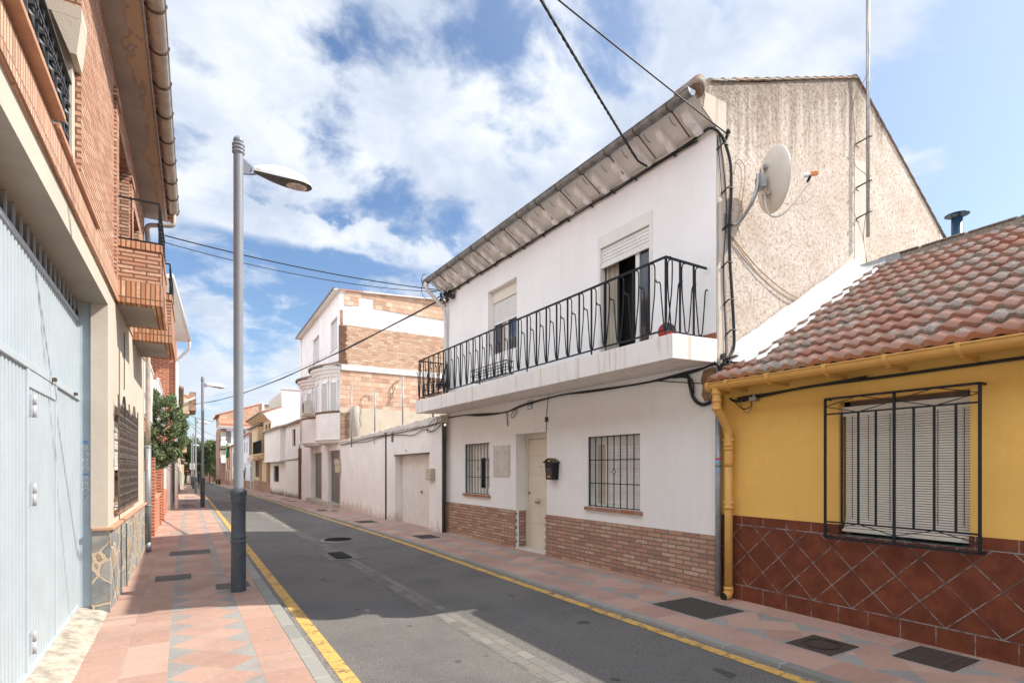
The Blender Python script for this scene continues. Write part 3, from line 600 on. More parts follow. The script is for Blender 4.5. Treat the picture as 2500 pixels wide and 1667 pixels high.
# gable wall towards the yellow house
b = MB(); G = lambda x, z: P(0, -(x-5.293), z)
gy = 0.0
b.poly([P(0,0,0), P(0,0,5.51), P(0,.03,5.54), P(0,.24,5.66), P(0,.40,5.79), P(0,.41,5.86), P(0,.25,5.96), P(0,-.80,6.34), P(0,-1.9,6.78), P(0,-2.9,7.19), P(0,-3.16,7.27), P(0,-3.4,7.17), P(0,-4.0,6.80), P(0,-4.88,6.30), P(0,-5.78,5.78), P(0,-6.1,5.58), P(0,-6.1,0)])
for o0, o1, z0, z1 in ((-.17, 0.002, 0.1, 5.86),): b.poly([P(-.006,o1,z0),P(-.006,o0,z0),P(-.006,o0,z1),P(-.006,.2,z1),P(-.006,.24,5.66),P(-.006,.03,5.54),P(-.006,o1,5.5)], 1)
b.poly([P(-.004,-3.09,4.3),P(-.004,-3.40,4.3),P(-.004,-3.40,6.12),P(-.004,-3.09,6.06)], 2)
b.poly([P(-.004,-5.93,4.3),P(-.004,-6.1,4.3),P(-.004,-6.1,5.56),P(-.004,-5.93,5.66)], 2)
b.build('gable_wall', [M['rough'], plaster('corner_render', (0.66,0.57,0.47), 0.06, 30, 0.3, dirt=0.4, streak=0.6, dirtcol=(0.36,0.27,0.19)), plaster('patched_render', (0.70,0.63,0.55), 0.04, 40, 0.2, streak=0.3, dirtcol=(0.5,0.42,0.34))], wh)
# ragged grey corner strip
b = MB(); random.seed(5); zz_ = 0.1
pr = []
while zz_ < 5.5: pr.append((zz_, random.uniform(.012, .035))); zz_ += random.uniform(.06, .16)
for (a, wa), (c_, wb) in zip(pr[:-1], pr[1:]): b.poly([P(-.007,.001,a),P(-.007,-wa-.01,a),P(-.007,-wb-.01,c_),P(-.007,.001,c_)])
b.build('corner_mortar', M['concrete'], wh)
# broken plaster showing hollow brick at the corner
b = MB(); b.poly([P(.0,.004,2.39),P(.16,.004,2.37),P(.21,.004,2.45),P(.19,.004,2.55),P(.22,.004,2.63),P(.18,.004,2.74),P(.05,.004,2.76),P(.0,.004,2.75)])
b.build('bare_brick_patch', bricks('bare_hollow_brick', (0.30,0.17,0.09), (0.38,0.22,0.12), (0.20,0.15,0.11), 0.3, 0.085, 0.008, bstr=0.8), wh)
# eaves: coved soffit, corbels
b = MB(); so_ = [(0.0,5.50),(0.03,5.56),(0.14,5.60),(0.24,5.66),(0.36,5.74),(0.40,5.79),(0.41,5.86),(0.2,5.90),(0,5.88)]
b.prism([P(0.004,o,z) for o, z in so_], [P(L0,o,z) for o, z in so_]); b.build('soffit', M['soffitpl'], wh)
for k in range(18):
    s = 0.14 + k*0.402; b = MB()
    prof = [(0.035,5.560),(0.05,5.515),(0.09,5.500),(0.13,5.520),(0.165,5.565),(0.20,5.580),(0.245,5.575),(0.29,5.60),(0.345,5.665),(0.385,5.752)]
    top = [(o-.01, z+.09) for o, z in prof][::-1]
    b.prism([P(s,o,z) for o, z in prof+top], [P(s+.085,o,z) for o, z in prof+top]); b.build('corbel', M['white'], wh)
b = MB(); random.seed(9)
for k in range(17):        # cracks between the plaster vaults of the soffit
    s = 0.38+k*0.402; b.tube([P(s,.25,5.655),P(s+.02,.30,5.688),P(s+.01,.36,5.735)], .003, 4)
b.build('soffit_crack', M['rod'], wh)
# roof
def rooftop(fr, s0, s1, pts, th, name, mat, par, pitch=0.21, amp=0.035):
    b = MB(); n = max(1, int((s1-s0)/pitch)); m_ = n*4
    for (o0, z0), (o1, z1) in zip(pts[:-1], pts[1:]):
        for i in range(m_):
            a0, a1 = s0+(s1-s0)*i/m_, s0+(s1-s0)*(i+1)/m_; h0, h1 = amp*abs(math.sin(math.pi*i/4)), amp*abs(math.sin(math.pi*(i+1)/4)); tt = random.random()
            b.poly([fr.P(a0,o0,z0+h0),fr.P(a1,o0,z0+h1),fr.P(a1,o1,z1+h1),fr.P(a0,o1,z1+h0)], 0, tt)
            b.poly([fr.P(a0,o0,z0-th),fr.P(a1,o0,z0-th),fr.P(a1,o0,z0+h1),fr.P(a0,o0,z0+h0)], 0, tt)
    o0, z0 = pts[0]; o1, z1 = pts[1]
    b.poly([fr.P(s0,o0,z0-th),fr.P(s1,o0,z0-th),fr.P(s1,o1,z1-th),fr.P(s0,o1,z1-th)], 0, .3)
    for s in (s0, s1):
        b.poly([fr.P(s,o,z) for o, z in pts] + [fr.P(s,o,z-th) for o, z in pts[::-1]], 0, .4)
    return b.build(name, mat, par)
rooftop(W, 0.03, L0+.03, [(0.40,5.835),(-3.16,7.29),(-6.15,5.57)], .03, 'roof', M['oldtile'], wh)
b = MB(); random.seed(2)      # verge tiles lapping one over the other along the gable edge
def verge(o0, z0, o1, z1, n):
    for k in range(n):
        a, c_ = k/n, (k+1.25)/n; oa, za, ob, zb_ = o0+(o1-o0)*a, z0+(z1-z0)*a, o0+(o1-o0)*c_, z0+(z1-z0)*c_
        ring = lambda o, z, r: [P(-.03+.10*(1-math.cos(math.pi*q/6)), o, z+r*math.sin(math.pi*q/6)) for q in range(7)]
        b.prism(ring(oa, za+.004, .062), ring(ob, zb_-.012, .044), 0, random.random())
verge(0.10, 6.015, -3.16, 7.275, 15); verge(-6.15, 5.60, -3.16, 7.275, 15)
b.tube([P(-.02,.37,5.80),P(.0,.30,5.93),P(.3,.30,5.93)], [.09,.085,.08], 10, 0)
b.build('verge_tiles', M['oldtile'], wh)
# gutter with brackets
g_o, g_z = 0.47, 5.775
b = MB(); n = 10
segs = []
for s in (-.04, 7.42): segs.append([P(s, g_o+.062*math.cos(math.pi+math.pi*q/n), g_z+.075*math.sin(math.pi+math.pi*q/n)) for q in range(n+1)] + [P(s, g_o+.052*math.cos(math.pi*2-math.pi*q/n), g_z+.065*math.sin(math.pi*2-math.pi*q/n)) for q in range(n+1)])
b.prism(segs[0], segs[1]); b.tube([P(-.04,g_o+.062,g_z),P(7.42,g_o+.062,g_z)], .010, 6)
b.poly([P(-.041,g_o+.06*math.cos(math.pi+math.pi*q/n),g_z+.07*math.sin(math.pi+math.pi*q/n)) for q in range(n+1)], 1)
gut = b.build('gutter', [M['zinc'], M['coolwhite']], wh)
for k in range(14):
    s = 0.28+k*0.535; b = MB()
    b.tube([P(s, g_o+.068*math.cos(a), g_z+.081*math.sin(a)) for a in [math.pi*(1+q/8) for q in range(9)]], .008, 6)
    b.tube([P(s,g_o-.03,g_z-.06),P(s+.015,.20,5.585),P(s+.02,.10,5.53)], .0085, 5); b.build('gutter_bracket', M['rod'], gut)
b = MB(); b.tube(smoothpath([P(7.30,g_o,g_z-.06),P(7.32,g_o,g_z-.18),P(7.30,.34,5.45),P(7.22,.12,5.20),P(7.20,.07,5.0),P(7.20,.06,4.2),P(7.20,.06,3.08)]), .042, 10)
b.tube([P(7.34,g_o,g_z+.02),P(7.34,g_o,g_z-.12)], .055, 10); b.build('downpipe', M['pvcwhite'], wh)
# brick plinth
b = MB()
panel(b, W, 0.0, doorH[0], 0.0, 0.80, [], 0.022); panel(b, W, doorH[1], L0, 0.0, 0.805, [], 0.022)
for s, q in ((doorH[0], 1), (doorH[1], -1)): b.poly([P(s-.003*q,.022,0),P(s+.006*q,-.24,0),P(s+.006*q,-.24,.80),P(s-.003*q,.022,.80)])
b.poly([P(0,.001,.80),P(doorH[0],.001,.80),P(doorH[0],.022,.80),P(0,.022,.80)]); b.poly([P(doorH[1],.001,.805),P(L0,.001,.805),P(L0,.022,.805),P(doorH[1],.022,.805)])
random.seed(12)
z = 0.09
row = 0
while z < 0.78:           # projecting brick ends along the door reveal give the toothed edge
    if row % 2 == 0: b.box(W, doorH[0]-.06, doorH[0]+.012, -.02, .032, z+.006, z+.055); b.box(W, doorH[1]-.012, doorH[1]+.06, -.02, .032, z+.006, z+.055)
    z += .062; row += 1
b.build('brick_plinth', M['plinth'], wh)
# door
dr = MB(); dr.box(W, 3.43, 4.255, -.262, -.225, .135, 2.095)
for zc in (1.62, 1.155, 0.70, 0.40): pass
dr = MB(); zs = [.135, .58, 1.02, 1.46, 1.80, 2.095]
for a, c_ in zip(zs[:-1], zs[1:]): dr.box(W, 3.43, 4.255, -.268, -.228, a+.004, c_-.004)
dr.box(W, 3.43, 4.255, -.268, -.236, .135, 2.095)
door = dr.build('door', M['ivory'], wh, bevel=.002)
b = MB()
for a, c_, z0, z1 in ((4.255,4.335,.10,2.19),(3.355,3.43,.10,2.19),(3.43,4.255,2.10,2.19)): b.box(W, a, c_, -.27, -.215, z0, z1)
b.build('door_frame', M['ivory'], door, bevel=.004)
for s in (3.90, 3.965):
    b = MB(); b.lathe(P(s,-.228,.985), [(.0,.055),(.025,.052),(.034,.04),(.034,.03),(.016,.018),(.016,.0),(.033,0.0)], 16, axis=W.n+(0,)); b.build('door_knob', M['chrome'], door)
b = MB(); b.lathe(P(4.215,-.228,1.13), [(.0,.014),(.03,.012),(.034,0)], 16, axis=W.n+(0,)); b.build('lock_plate', M['chrome'], door)
b = MB(); b.lathe(P(3.845,-.229,1.60), [(.0,.006),(.012,.005),(.014,0)], 12, axis=W.n+(0,)); b.build('peephole', M['chrome'], door)
b = MB(); b.box(W, 3.37, 4.32, -.22, .028, .0, .145); b.build('doorstep', M['marble'], wh, bevel=.004)
# windows
def star(b, s, z, o):
    for q in ((0,.062),(.045,.0),(0,-.062),(-.045,0)): pass
    k = [(0,.07),(.014,.022),(.048,0),(.014,-.022),(0,-.07),(-.014,-.022),(-.048,0),(-.014,.022),(0,.07)]
    b.tube([W.P(s+x,o,z+y) for x, y in k], .006, 5)
def lowwin(h, nbar, shut, starx):
    s0, s1, z0, z1, d_ = h
    b = MB()
    f = .05
    b.box(W, s0, s1, -d_-.05, -d_+.012, z0, z1, 1)
    for a, c_, e, g_ in ((s0,s0+f,z0,z1),(s1-f,s1,z0,z1),(s0+f,s1-f,z0,z0+f),(s0+f,s1-f,z1-f,z1)): b.box(W, a, c_, -d_-.0, -d_+.05, e, g_)
    win = b.build('window', [M['cream_al'], M['glass']], wh)
    g_ = MB()
    o = -.03
    for k in range(nbar):
        s = s0+.012+(s1-s0-.024)*k/(nbar-1)
        if abs(k-starx) < .1:
            g_.tube([W.P(s,o,z0),W.P(s,o,(z0+z1)/2-.07)], .0075, 4); g_.tube([W.P(s,o,(z0+z1)/2+.07),W.P(s,o,z1)], .0075, 4); star(g_, s, (z0+z1)/2, o)
        else: g_.tube([W.P(s,o,z0),W.P(s,o,z1)], .0075 if 0 < k < nbar-1 else .013, 4)
    for z in (z0+.012, z0+(z1-z0)*.335, z0+(z1-z0)*.665, z1-.01): g_.tube([W.P(s0,o,z),W.P(s1,o,z)], .009, 4)
    g_.build('grille', M['black'], win)
    b = MB(); random.seed(int(s0*10))
    k = 0; s = s0-.05
    while s < s1+.04: e = min(s+.125, s1+.05); b.box(W, s, e-.008, -.03, .045+random.uniform(-.004,.004), z0-.052, z0-.004, 0, random.random()); s = e
    b.box(W, s0-.045, s1+.045, -.028, .035, z0-.05, z0-.008, 1)
    b.build('sill', [M['redbrick_plain'], M['concrete']], win)
    return win
M['redbrick_plain'] = clay_tiles('sill_brick', (0.34,0.11,0.06), (0.42,0.19,0.11), 0.4)
a = lowwin(w2, 9, 0, 4)
b = MB(); b.box(W, 1.22, 1.99, -.175, -.16, 1.05, 1.93); slats(b, W, 1.22, 1.99, 1.06, 1.44, -.152, .05, .006); slats(b, W, 1.22, 1.99, 1.44, 1.92, -.152, .048, .006)
for k in range(10):
    for q in range(9): b.box(W, 1.27+q*.085, 1.30+q*.085, -.154, -.1505, 1.47+k*.048, 1.474+k*.048, 1)
b.box(W, 1.22, 2.30, -.20, -.15, 1.93, 2.05); b.box(W, 1.99, 2.06, -.17, -.14, 1.05, 1.93); b.build('shutter', [M['shutter'], M['rod']], a)
b = MB(); b.box(W, 2.06, 2.25, -.17, -.155, 1.05, 1.93); b.build('side_pane', M['curtain'], a)
a = lowwin(w1, 9, 0, 4)
b = MB(); b.box(W, 5.31, 5.98, -.185, -.16, 1.93, 2.07); slats(b, W, 5.31, 5.98, 1.78, 1.93, -.155, .048, .006)
b.build('shutter', M['shutter'], a)
b = MB()
for s in (5.31, 5.62, 5.66, 5.93): b.box(W, s, s+.045, -.18, -.15, 1.09, 1.78)
b.box(W, 5.35, 5.95, -.18, -.15, 1.09, 1.16); b.build('sash', M['cream_al'], a)
b = MB(); b.box(W, 5.98, 6.31, -.18, -.15, 1.09, 2.03); b.build('side_pane', M['cream_al'], a)
# upper window
b = MB(); s0, s1, z0, z1, d_ = u1
b.box(W, s0, s1, -.15-.05, -.145, z0, z1, 1)
for a_, c_, e, g_ in ((s0,s0+.045,z0,z1),(s1-.045,s1,z0,z1),(s0,s1,z0,z0+.04)): b.box(W, a_, c_, -.15, -.105, e, g_)
b.box(W, 4.80, 4.85, -.15, -.115, z0, 4.42)
win = b.build('window', [M['cream_al'], M['glass']], wh)
b = MB(); b.box(W, s0, s1, -.15, -.095, 4.83, 5.06); b.build('shutter_box', plaster('cream_trim', (0.70,0.65,0.56), 0.02, 40, 0.1), win)
b = MB(); slats(b, W, s0+.045, s1-.045, 4.42, 4.83, -.12, .048, .012); b.box(W, s0+.045, s1-.045, -.13, -.112, 4.395, 4.425); b.build('shutter', M['shutter'], win)
b = MB(); b.poly([P(4.87,-.142,3.82),P(5.05,-.142,3.82),P(5.05,-.142,4.42),P(4.87,-.142,4.42)]); b.build('curtain', M['curtain'], win)
b = MB(); b.poly([P(4.36,-.142,3.82),P(4.50,-.142,3.82),P(4.50,-.142,4.42),P(4.36,-.142,4.42)]); b.build('curtain', M['curtain'], win)
# balcony door
s0, s1, z0, z1, d_ = u2
b = MB()
for a_, c_, e, g_ in ((s0,s0+.055,z0,4.79),(s1-.055,s1,z0,4.79),(s0+.055,s1-.055,z0,z0+.03),(s0+.055,s1-.055,4.765,4.79)): b.box(W, a_, c_, -.08, .012 if e < 4 and g_ > 3.2 else -.03, e, g_)
bd = b.build('balcony_door', M['cream_al'], wh)
b = MB(); b.box(W, s0, s1, -.08, .014, 4.79, 4.96); b.build('shutter_box', M['cream_al'], bd)
b = MB(); slats(b, W, s0+.055, s1-.055, 4.54, 4.78, -.015, .048, .012); b.box(W, s0+.055, s1-.055, -.035, -.008, 4.50, 4.54); b.build('shutter', M['shutter'], bd)
b = MB(); b.box(W, 1.27, 1.34, -.075, -.04, 3.10, 4.70); b.box(W, 1.04, 1.08, -.075, -.04, 3.10, 4.70); b.box(W, 1.04, 1.34, -.075, -.04, 3.10, 3.17); b.build('sash', M['cream_al'], bd)
b = MB(); b.poly([P(1.08,-.06,3.17),P(1.27,-.06,3.17),P(1.27,-.06,4.70),P(1.08,-.06,4.70)]); b.build('pane', M['glass'], bd)
b = MB()
def drape(s0, s1, o, z0, z1, mb, n=36, amp=.018):
    pr = [(s0+(s1-s0)*k/n, o+amp*math.sin(k*1.9)+amp*.5*math.sin(k*.7)) for k in range(n+1)]
    for (a, oa), (c_, ob) in zip(pr[:-1], pr[1:]): mb.poly([P(a,oa,z0),P(c_,ob,z0),P(c_,ob,z1),P(a,oa,z1)])
drape(1.73, 2.0, -.10, 3.1, 4.62, b); b.build('curtain', M['curtain'], bd); b = MB(); drape(1.05, 1.20, -.10, 3.1, 4.62, b, 20); b.build('curtain', M['curtain'], bd)
# balcony
b = MB(); pr = [(0.0,2.80),(.75,2.775),(.755,3.045),(.0,3.075)]
b.prism([P(-.012,o,z) for o, z in pr], [P(7.28,o,z) for o, z in pr]); bal = b.build('balcony', M['slabpl'], wh, bevel=.006)
ro, rb, rt = 0.70, 3.115, 3.925
RA, RB = 0.125, 7.20; rail = MB()
def hook(fr_pt, s, tdir):
    # one wire: long leg from the top rail to the foot of the upright, round it, short leg with a curled tip
    q = lambda ds, z: fr_pt(s + ds*tdir, z)
    hh = rt-rb
    pts = [q(-.03, rt-.012), q(-.075, rt-.03), q(-.092, rt-.10), q(-.085, rb+.55*hh), q(-.055, rb+.25*hh), q(-.035, rb+.05*hh), q(-.012, rb+.015*hh), q(.018, rb+.03*hh), q(.035, rb+.12*hh), q(.065, rb+.45*hh), q(.078, rb+.62*hh), q(.092, rb+.685*hh), q(.115, rb+.69*hh), q(.135, rb+.70*hh), q(.148, rb+.735*hh)]
    rail.tube(smoothpath(pts, 3), 0.0078, 5)
fr_front = lambda s, z: P(s, ro, z); fr_side0 = lambda o, z: P(RA, o, z); fr_side1 = lambda o, z: P(RB, o, z)
NB = 28; pit = (RB-RA)/NB
for k in range(NB+1):
    s = RA+k*pit; rail.tube([P(s,ro,rb-.0),P(s,ro,rt)], 0.013 if 0 < k < NB else 0.015, 4); hook(fr_front, s, 1)
for fs in (fr_side0, fr_side1):
    for o in (.47, .24): rail.tube([fs(o, rb), fs(o, rt)], .013, 4)
    for o in (.58, .35, .12): hook(lambda q, z, fs=fs: fs(q, z), o, -1)
rail.tube([P(RA,.02,rt),P(RA,ro,rt)], .016, 4); rail.tube([P(RA-.008,ro,rt),P(RB+.008,ro,rt)], .016, 4); rail.tube([P(RB,.02,rt),P(RB,ro,rt)], .016, 4)
rail.tube([P(RA,.05,rb),P(RA,ro,rb)], .009, 4); rail.tube([P(RA,ro,rb),P(RB,ro,rb)], .0125, 4); rail.tube([P(RB,.02,rb),P(RB,ro,rb)], .011, 4)
for k in (0, 5, 11, 17, 23, 28): rail.tube([P(RA+k*pit,ro,3.03),P(RA+k*pit,ro,rb)], .011, 4)
rail.build('railing', M['black'], bal)
b = MB(); b.box(W, .0, .30, -.0, .02, 3.07, 3.15); b.build('skirting_tile', M['ptiles_plain'] if 'ptiles_plain' in M else flat('brown_skirting', (0.28,0.09,0.05), 0.4, rust=0.2, rustcol=(.6,.5,.4)), bal)
# small fittings of the facade
b = MB(); b.box(W, 4.525, 5.135, 0, .012, 1.41, 2.005); b.box(W, 4.545, 5.115, .012, .020, 1.43, 1.985)
for cs in (4.68, 4.98):
    for cz in (1.57, 1.86):
        for i in range(3):
            for j in range(5): b.box(W, cs-.05+i*.037, cs-.05+i*.037+.026, .020, .0225, cz-.045+j*.02, cz-.045+j*.02+.008, 1)
b.box(W, 5.085, 5.105, .020, .024, 1.68, 1.70, 2); b.build('meter_cabinet', [M['metalbox'], M['plasticold'], M['black']], wh)
b = MB(); b.tube([P(4.62,.02,2.62),P(4.60,.025,2.55),P(4.585,.02,2.36)], .012, 6); b.build('conduit_stub', M['pvcgrey'], wh)
b = MB(); b.tube(smoothpath([P(3.30,.008,2.77),P(3.34,.008,2.6),P(3.36,.008,2.42),P(3.365,.008,2.33),P(3.37,.008,2.2)]), .005, 5); b.box(W, 3.325, 3.375, 0, .03, 2.35, 2.43); b.build('doorbell_wire', M['cable'], wh)
pn = thing('house_number_plate', P(3.865,.006,2.69), 'small blue and white enamel number plate under the balcony of the white house', 'number plate')
b = MB(); b.box(W, 3.79, 3.94, .002, .010, 2.61, 2.765, 0); b.box(W, 3.80, 3.93, .010, .012, 2.622, 2.753, 1)
ex = Vector((-W.d[0], -W.d[1], 0)); put_text(b, '39', .135, P(3.865, .0135, 2.685), ex, (0,0,1), 0); b.build('plate', [M['blue'], M['enamel']], pn)
# letter box
mbx = thing('letter_box', P(3.14,.02,1.39), 'black letter box with little gabled lid beside the ivory front door', 'letter box')
b = MB(); A = [(3.02,1.39),(3.235,1.39)]; 
b.hexa([P(3.035,.0,1.39),P(3.225,.0,1.39),P(3.225,.115,1.39),P(3.035,.115,1.39),P(3.015,.0,1.68),P(3.25,.0,1.68),P(3.25,.125,1.68),P(3.015,.125,1.68)])
b.poly([P(3.015,.124,1.68),P(3.25,.124,1.68),P(3.132,.124,1.735)]); b.poly([P(3.015,.003,1.68),P(3.25,.003,1.68),P(3.132,.003,1.735)]); b.build('body', M['black'], mbx, bevel=.002)
b = MB()
for sg in (-1, 1): b.hexa([P(3.132,-.0,1.733),P(3.132+sg*.145,-.0,1.668),P(3.132+sg*.145,.15,1.668),P(3.132,.15,1.733),P(3.132,-.0,1.742),P(3.132+sg*.145,-.0,1.677),P(3.132+sg*.145,.15,1.677),P(3.132,.15,1.742)])
b.build('lid', flat('rusty_lid', (0.10,0.075,0.06), 0.5, 0.3, 0.2, 10, 0.2), mbx)
b = MB(); b.box(W, 3.05, 3.22, .118, .130, 1.595, 1.645); b.build('flap', M['black'], mbx, bevel=.003)
b = MB(); b.hexa([P(3.055,.112,1.41),P(3.21,.112,1.41),P(3.21,.120,1.41),P(3.055,.120,1.41),P(3.045,.12,1.575),P(3.22,.12,1.575),P(3.22,.128,1.575),P(3.045,.128,1.575)]); b.build('door', flat('brown_black_metal', (0.045,0.032,0.028), 0.4, 0.3, 0.2, 9, 0.1), mbx)
b = MB(); b.box(W, 3.10, 3.165, .121, .125, 1.425, 1.455); b.box(W, 3.10, 3.165, .125, .129, 1.685, 1.705); b.build('name_holder', M['brass'], mbx)
b = MB(); b.lathe(P(3.132,.126,1.553), [(.0,.006),(.009,.005),(.011,0)], 12, axis=W.n+(0,)); b.build('lock', M['chrome'], mbx)
# ball, planter racks
bm_ = MB(); c = P(.345, .44, 3.175); r = .105; nlat, nlon = 14, 22; rings = []
for i in range(nlat+1):
    th = math.pi*i/nlat; rings.append(bm_.add([c + Vector((r*math.sin(th)*math.cos(2*math.pi*j/nlon), r*math.sin(th)*math.sin(2*math.pi*j/nlon), r*math.cos(th))) for j in range(nlon)]))
for i in range(nlat):
    for j in range(nlon):
        k = (j+1) % nlon; bm_.face((rings[i]+j, rings[i]+k, rings[i+1]+k, rings[i+1]+j), 0, True)
m_, t_ = newmat('red_football', 0.25, spec=0.5); vo = t_.node('ShaderNodeTexVoronoi', feature='DISTANCE_TO_EDGE'); vo.inputs['Scale'].default_value = 11; t_.put(vo.inputs['Vector'], t_.ob)
cl = t_.node('ShaderNodeTexVoronoi'); cl.inputs['Scale'].default_value = 11; t_.put(cl.inputs['Vector'], t_.ob); rr = t_.sep(cl.outputs['Color'])
cc = t_.mix(t_.m('GREATER_THAN', rr[0], .62), (0.55,0.02,0.015), (0.03,0.03,0.03)); t_.put(t_.b.inputs['Base Color'], t_.mix(t_.m('LESS_THAN', vo.outputs['Distance'], .035), cc, (0.10,0.01,0.01)))
tag(bm_.build('football', m_, loc=P(.345,.44,3.07)), 'red and black football resting on the balcony corner behind the railing', 'ball')
def rack(s0, s1, o0, o1, z0, z1, label, tray):
    r_ = thing('planter_rack', P((s0+s1)/2, (o0+o1)/2, z0), label, 'planter rack', 'wire planter racks on the balcony'); b = MB()
    for z in (z0, (z0+z1)/2, z1): b.tube([P(s0,o0,z),P(s1,o0,z),P(s1,o1,z),P(s0,o1,z),P(s0,o0,z)], .007, 5)
    n = 5
    for k in range(n+1):
        s = s0+(s1-s0)*k/n; b.tube([P(s,o1,z1),P(s,o1,z0),P(s,o0,z0),P(s,o0,z1)], .005, 5)
    b.tube([P(s0,o0,z1),P(s0,o0-.02,z1+.02),P(s0,o0-.04,z1-.03)], .006, 5); b.build('wire_frame', M['black'], r_)
    if tray: b = MB(); b.box(W, s0+.02, s1-.02, min(o0,o1)+.02, max(o0,o1)-.02, z0-.02, z0+.03); b.build('tray', M['terra'], r_)
rack(3.62, 4.85, .66, .50, 3.15, 3.36, 'empty wire planter rack hung inside the railing below the upper window', False)
rack(6.55, 7.12, .64, .42, 3.15, 3.40, 'wire planter rack with terracotta tray at the far end of the balcony', True)
b = MB(); b.tube([P(7.0,.12,3.09),P(7.0,.12,3.75)], .02, 6); b.tube([P(6.85,.30,3.09),P(6.92,.15,3.6),P(7.0,.12,3.9)], .018, 6); b.tube([P(7.1,.35,3.09),P(7.05,.2,3.6),P(7.0,.12,3.9)], .018, 6)
b.box(W, 6.85, 7.1, .12, .35, 3.38, 3.42); tag(b.build('folded_chair', M['black'], loc=P(7.0,.2,3.08)), 'dark folded chair leaning at the far end of the balcony', 'chair')
# ---------------------------------------------------------------- cables on the house
def cable(name, paths, label, cat, mats=None, par=None):
    b = MB()
    for pts, r_ in paths: b.tube(pts, r_, 6)
    o = b.build(name, mats or M['cable'], loc=paths[0][0][0]); return tag(o, label, cat)
random.seed(21)
def wob(a, b_, n, amp, zf=0.0):
    a, b_ = Vector(a), Vector(b_); return [a.lerp(b_, k/n) + Vector((0, 0, random.uniform(-amp, amp) - zf*math.sin(math.pi*k/n))) for k in range(n+1)]
eav = []
for q in range(3): eav.append((smoothpath(wob(P(.25,.03+q*.012,5.49+q*.01), P(7.25,.04,5.50+q*.012), 18, .010), 3), .011-.002*q))
for k in range(12): s = .6+k*.55+random.uniform(-.1,.1); eav.append(([P(s,.02,5.46),P(s+.04,.06,5.50),P(s+.06,.03,5.52)], .012))
cable('eaves_cable_bundle', eav, 'black cables clipped in a long line under the corbelled eaves', 'cable')
down = []
for q, (dx, r_) in enumerate(((0,.017),(.012,.011),(-.012,.010))):
    pts = [P(.45,.03,5.50),P(.22,.035,5.53),P(.04,.05,5.52),P(-.035,-.02+dx,5.44),P(-.04,-.12+dx,5.33),P(-.045,-.20+dx,5.12),P(-.045,-.205+dx,4.8),P(-.045,-.175+dx,4.38),P(-.045,-.185+dx,4.0),P(-.045,-.215+dx,3.7),P(-.045,-.255+dx,3.25),P(-.045,-.25+dx,2.98),P(-.04,-.12+dx,2.84),P(-.035,-.05,2.76),P(-.03,-.01,2.66),P(-.03,.02,2.5)]
    down.append((smoothpath(pts, 5), r_))
down.append((smoothpath([P(-.02,-.02,5.45),P(-.02,-.10,5.1),P(-.02,-.155,4.6),P(-.02,-.10,3.9),P(-.02,-.14,3.2),P(-.02,-.14,2.8)], 6), .006))
down.append((smoothpath([P(-.015,.0,5.4),P(-.015,-.05,5.0),P(-.015,-.075,4.75)], 5), .005))
for z, x in ((5.33,-.1),(4.85,-.19),(4.42,-.19),(3.98,-.18),(3.55,-.21),(3.2,-.25)): down.append(([P(-.0,x+.10,z-.07),P(-.05,x+.05,z),P(-.06,x-.03,z+.005)], .009))
cable('corner_cable_bundle', down, 'thick black cables running down the rough gable beside its white corner', 'cable')
mid = []
for q in range(3): mid.append((smoothpath([P(-.0,.02,2.80-.01*q),P(.35,.03,2.735+.012*q),P(1.2,.03,2.71),P(2.2,.03,2.735-.01*q),P(3.0,.03,2.75),P(4.0,.035,2.69+.01*q),P(4.7,.03,2.62),P(5.6,.03,2.665-.02*q),P(6.4,.03,2.70),P(7.2,.035,2.705)], 6), .013-.003*q))
mid.append((smoothpath([P(.62,.03,2.72),P(.40,.03,2.70),P(.355,.03,2.58),P(.30,.03,2.42),P(.18,.03,2.335),P(.05,.03,2.36),P(-.02,.04,2.45)], 6), .022))
mid.append((smoothpath([P(.60,.03,2.72),P(.34,.04,2.66),P(.30,.03,2.52),P(.32,.03,2.44)], 6), .010)); mid.append((smoothpath([P(.9,.02,2.71),P(.4,.05,2.62),P(.05,.10,2.56),P(-.05,.2,2.55)], 6), .006))
mid.append((smoothpath([P(4.3,.03,2.68),P(4.25,.03,2.60),P(4.38,.03,2.50),P(4.45,.03,2.53),P(4.35,.03,2.62),P(4.2,.03,2.68)], 5), .006))
cable('balcony_cable_bundle', mid, 'black cables strung along the wall under the balcony slab', 'cable')
kn = []
random.seed(31)
for k in range(26):
    a0 = P(random.uniform(-.10,.02), random.uniform(-.16,.0), random.uniform(2.62,2.90)); kn.append((smoothpath([a0, a0+Vector((random.uniform(-.1,.12),random.uniform(-.05,.03),random.uniform(-.08,.08))), a0+Vector((random.uniform(-.15,.15),random.uniform(-.06,.03),random.uniform(-.14,.12)))], 3), random.uniform(.005,.012)))
cable('cable_tangle', kn, 'tangle of black cable joints where the white gable meets the tiled roof', 'cable')
kn = []
for k in range(30):
    a0 = P(random.uniform(6.75,7.45), random.uniform(.02,.12), random.uniform(5.33,5.52)); kn.append((smoothpath([a0, a0+Vector((random.uniform(-.1,.1),random.uniform(-.1,.1),random.uniform(-.08,.08))), a0+Vector((random.uniform(-.1,.1),random.uniform(-.15,.15),random.uniform(-.14,.1)))], 3), random.uniform(.006,.016)))
kn.append((smoothpath([P(7.2,.2,5.55),P(7.5,.35,5.62),P(7.62,.45,5.78),P(7.5,.5,5.92),P(7.3,.5,5.9)], 6), .008)); kn.append((smoothpath([P(7.2,.1,5.45),P(7.6,.3,5.45),P(7.75,.4,5.60),P(7.6,.45,5.8),P(7.3,.45,5.86)], 6), .007))
cable('cable_tangle', kn, 'dark nest of wires at the far upper corner of the white house', 'cable')
b = MB(); b.tube(smoothpath([P(-.012,-.1,3.6),P(-.012,-.02,3.2)]), .003, 4)
